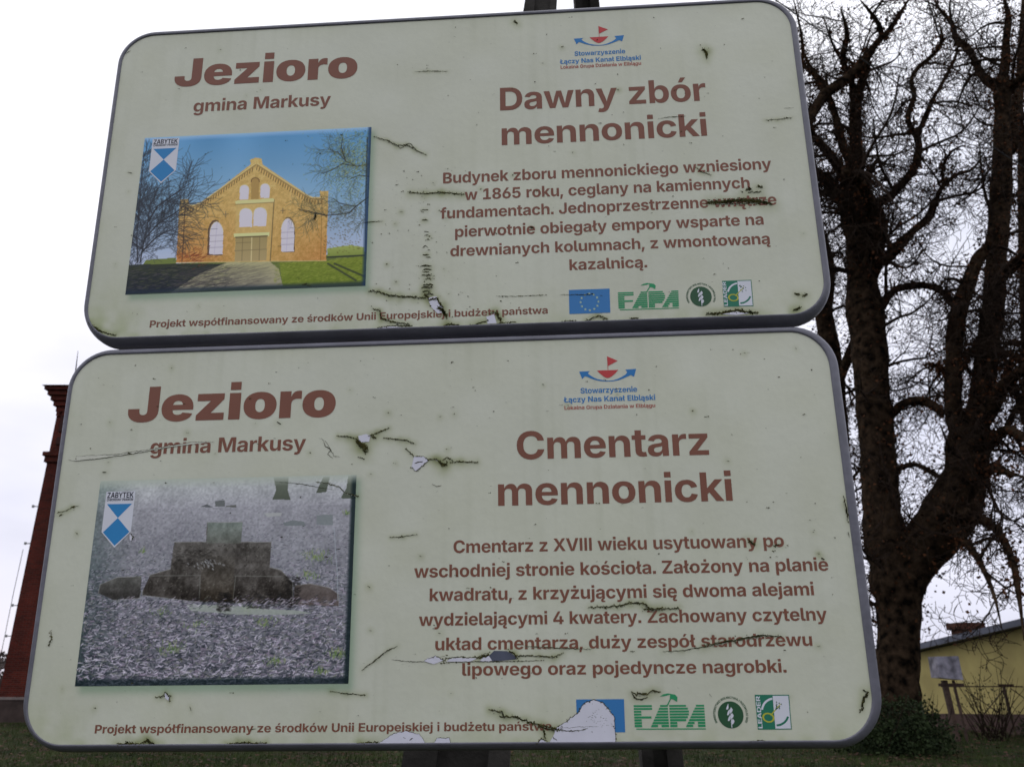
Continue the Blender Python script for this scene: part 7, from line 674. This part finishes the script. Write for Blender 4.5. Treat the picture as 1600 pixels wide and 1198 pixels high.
    def arc(b, cx_, cy_, r0, r1, a0, a1, z, n=12):
        o_ = [q(cx_ + r0 * math.cos(R(a0 + (a1 - a0) * k / n)), cy_ + r0 * math.sin(R(a0 + (a1 - a0) * k / n))) for k in range(n + 1)]; i_ = [q(cx_ + r1 * math.cos(R(a0 + (a1 - a0) * k / n)), cy_ + r1 * math.sin(R(a0 + (a1 - a0) * k / n))) for k in range(n + 1)]
        for k in range(n): flat(b, [o_[k], o_[k + 1], i_[k + 1], i_[k]], z)
    b = MB(); arc(b, .56, .5, .36, .42, 190, 262, .48); b.build('pale_arc', M['white'], le); b = MB(); arc(b, .56, .5, .35, .41, 20, 90, .48); b.build('green_arc', M['lgreen'], le)
    b = MB()
    for k in range(16):
        a = k * math.pi / 8; a2 = a + math.pi / 8; ca = lambda a, s: q(.34 + s * (.17 * math.cos(a) - .06 * math.sin(a)), .66 + s * (.13 * math.sin(a) + .06 * math.cos(a)))
        flat(b, [ca(a, 1), ca(a2, 1), ca(a2, .72), ca(a, .72)], .52)
    flat(b, [q(.40, .58), q(.72, .26), q(.73, .28), q(.42, .61)], .55); b.build('yellow_ring', M['yellow'], le)
    b = MB()
    for k in range(16): x = .56 + rs.random() * .22; y = .18 + rs.random() * .24; flat(b, [q(x, y), q(x + .03, y), q(x + .03, y + .03), q(x, y + .03)], .5 + k * .01)
    b.build('dot_pattern', M['dgreen'], le)
    w1, h1 = q(0, 1), q(0, 0); text_mb('B', 'LEADER', 0, (w1[1] - h1[1]) * .92, 0, (Q[1][0] - Q[0][0]) * .12, .46, fn=lambda X, Y: (w1[0] + (Q[1][0] - Q[0][0]) * .14 + Y, w1[1] - X - (w1[1] - h1[1]) * .04)).build('side_lettering', M['white'], le)
    # picture
    pr2 = build_print(printer(), D['print'][S], K, root, plabel)
    sh = D['shield'][S]; xs_ = [p[0] for p in sh]; x0, x1 = (sh[0][0] + sh[4][0]) / 2, (sh[1][0] + sh[2][0]) / 2; y0 = (sh[0][1] + sh[1][1]) / 2; y1 = sh[3][1]
    q = lambda x, y: (x0 + (x1 - x0) * x, y0 + (y1 - y0) * y)
    se = flat(MB(), [q(0, 0), q(1, 0), q(1, .72), q(.5, 1), q(0, .72)], .5).build('heritage_shield', M['white'], pr2)
    b = MB(); flat(b, [q(.07, .225), q(.93, .225), q(.5, .475)], .6); flat(b, [q(.5, .475), q(.95, .725), q(.5, .965), q(.05, .725)], .6); b.build('shield_device', M['shblue'], pr2)
    mb = text_mb('B', 'ZABYTEK', *(q(.05, 0)[0], q(.95, 0)[0]), q(0, .115)[1], (y1 - y0) * .10, .62); text_mb('B', 'CHRONIONY PRAWEM', q(.05, 0)[0], q(.95, 0)[0], q(0, .17)[1], (y1 - y0) * .046, .62, mb); mb.build('shield_lettering', M['black'], pr2)
    # bare patches where the film has peeled away
    for s_, c_, pts in D['peel']:
        if s_ != S: continue
        flat(MB(), pts, .75 if c_ != 'd' else .85).build('peeled_patch', M['alu'] if c_ == 'd' else M['peel'] if c_ == 'w' else M['peel2'], root)
    # cracks and moss
    ck = MB(); ms = MB(); fl = MB()
    for pts, wd, mo, jt in D['crack'][S]:
        P2 = []
        for i_ in range(len(pts) - 1):
            (xa, ya), (xb, yb) = pts[i_], pts[i_ + 1]; n = max(1, int(math.hypot(xb - xa, yb - ya) / 2.2))
            for k in range(n): t_ = k / n; P2.append([xa + (xb - xa) * t_ + (rs.gauss(0, .28 * jt) if k + i_ else 0), ya + (yb - ya) * t_ + (rs.gauss(0, .32 * jt) if k + i_ else 0)])
        P2.append(list(pts[-1])); n = len(P2); wdt = []
        for i_ in range(n): t_ = i_ / max(1, n - 1); wdt.append(wd * (.18 + .82 * math.sin(math.pi * min(.97, max(.03, t_))) ** .6) * rs.uniform(.35, 1.0) * .5 * (.75 if jt < 2 else 1))
        up, dn = [], []
        for i_ in range(n):
            a_ = P2[max(0, i_ - 1)]; c_ = P2[min(n - 1, i_ + 1)]; tx_, ty_ = c_[0] - a_[0], c_[1] - a_[1]; l_ = math.hypot(tx_, ty_) or 1; nx2, ny2 = -ty_ / l_, tx_ / l_
            up.append((P2[i_][0] - nx2 * wdt[i_], P2[i_][1] - ny2 * wdt[i_])); dn.append((P2[i_][0] + nx2 * wdt[i_], P2[i_][1] + ny2 * wdt[i_]))
        for i_ in range(n - 1):
            b0 = len(ck.v); ck.v += [(p[0] / 1000, -.00092, -p[1] / 1000) for p in (up[i_], up[i_ + 1], dn[i_ + 1], dn[i_])]; ck.f.append((b0, b0 + 3, b0 + 2, b0 + 1))
        if wd > 1.9 and n > 6 and mo < 1.2:   # lifted, paler lip of the torn film
            for i_ in range(1, n - 2):
                if rs.random() < .55:
                    w_ = rs.uniform(.5, 1.3); b0 = len(fl.v); a_, c_ = dn[i_], dn[i_ + 1]; fl.v += [(a_[0] / 1000, -.0016, -a_[1] / 1000), (c_[0] / 1000, -.0016, -c_[1] / 1000), (c_[0] / 1000, -.0006, -(c_[1] + w_) / 1000), (a_[0] / 1000, -.0006, -(a_[1] + w_) / 1000)]; fl.f.append((b0, b0 + 3, b0 + 2, b0 + 1))
        if mo:
            ll = sum(math.hypot(P2[i_ + 1][0] - P2[i_][0], P2[i_ + 1][1] - P2[i_][1]) for i_ in range(n - 1)) + 2
            for k in range(int(ll * mo * 1.3 * max(1, wd / 3))):
                i_ = rs.randrange(n); x = P2[i_][0] + rs.gauss(0, .9); y = P2[i_][1] + rs.gauss(0, wd * .30); r = rs.uniform(.35, 1.15); b0 = len(ms.v); nn2 = 6; a_ = rs.random() * 6
                ms.v += [((x + r * rs.uniform(.6, 1.2) * math.cos(a_ + j * 6.283 / nn2)) / 1000, -.0009, -(y + r * rs.uniform(.5, 1.1) * math.sin(a_ + j * 6.283 / nn2)) / 1000) for j in range(nn2)] + [(x / 1000, -.0009 - r * .0009, -y / 1000)]
                ms.f += [(b0 + j, b0 + nn2, b0 + (j + 1) % nn2) for j in range(nn2)]
    tag(ck.build('flaking_crack', M['crack'], root), kind='stuff'); tag(ms.build('moss_growth', M['moss'], root), kind='stuff'); tag(fl.build('lifted_film', M['peel2'], root), kind='stuff')
    return root
M['peel2'] = mat('faded_cream_film', (.66, .67, .56), .5, .05, 30)
sign('T', D['org'][0], 'upper cream sign about the former Mennonite church, with a picture of a yellow brick church', paint_church, (.60, .59, .58), 'printed picture of a yellow brick church under blue sky')
sign('B', D['org'][1], 'lower cream sign about the Mennonite cemetery, with a grey picture of an old gravestone', paint_cemetery, (.54, .54, .55), 'printed picture of a dark gravestone among grey leaf litter')
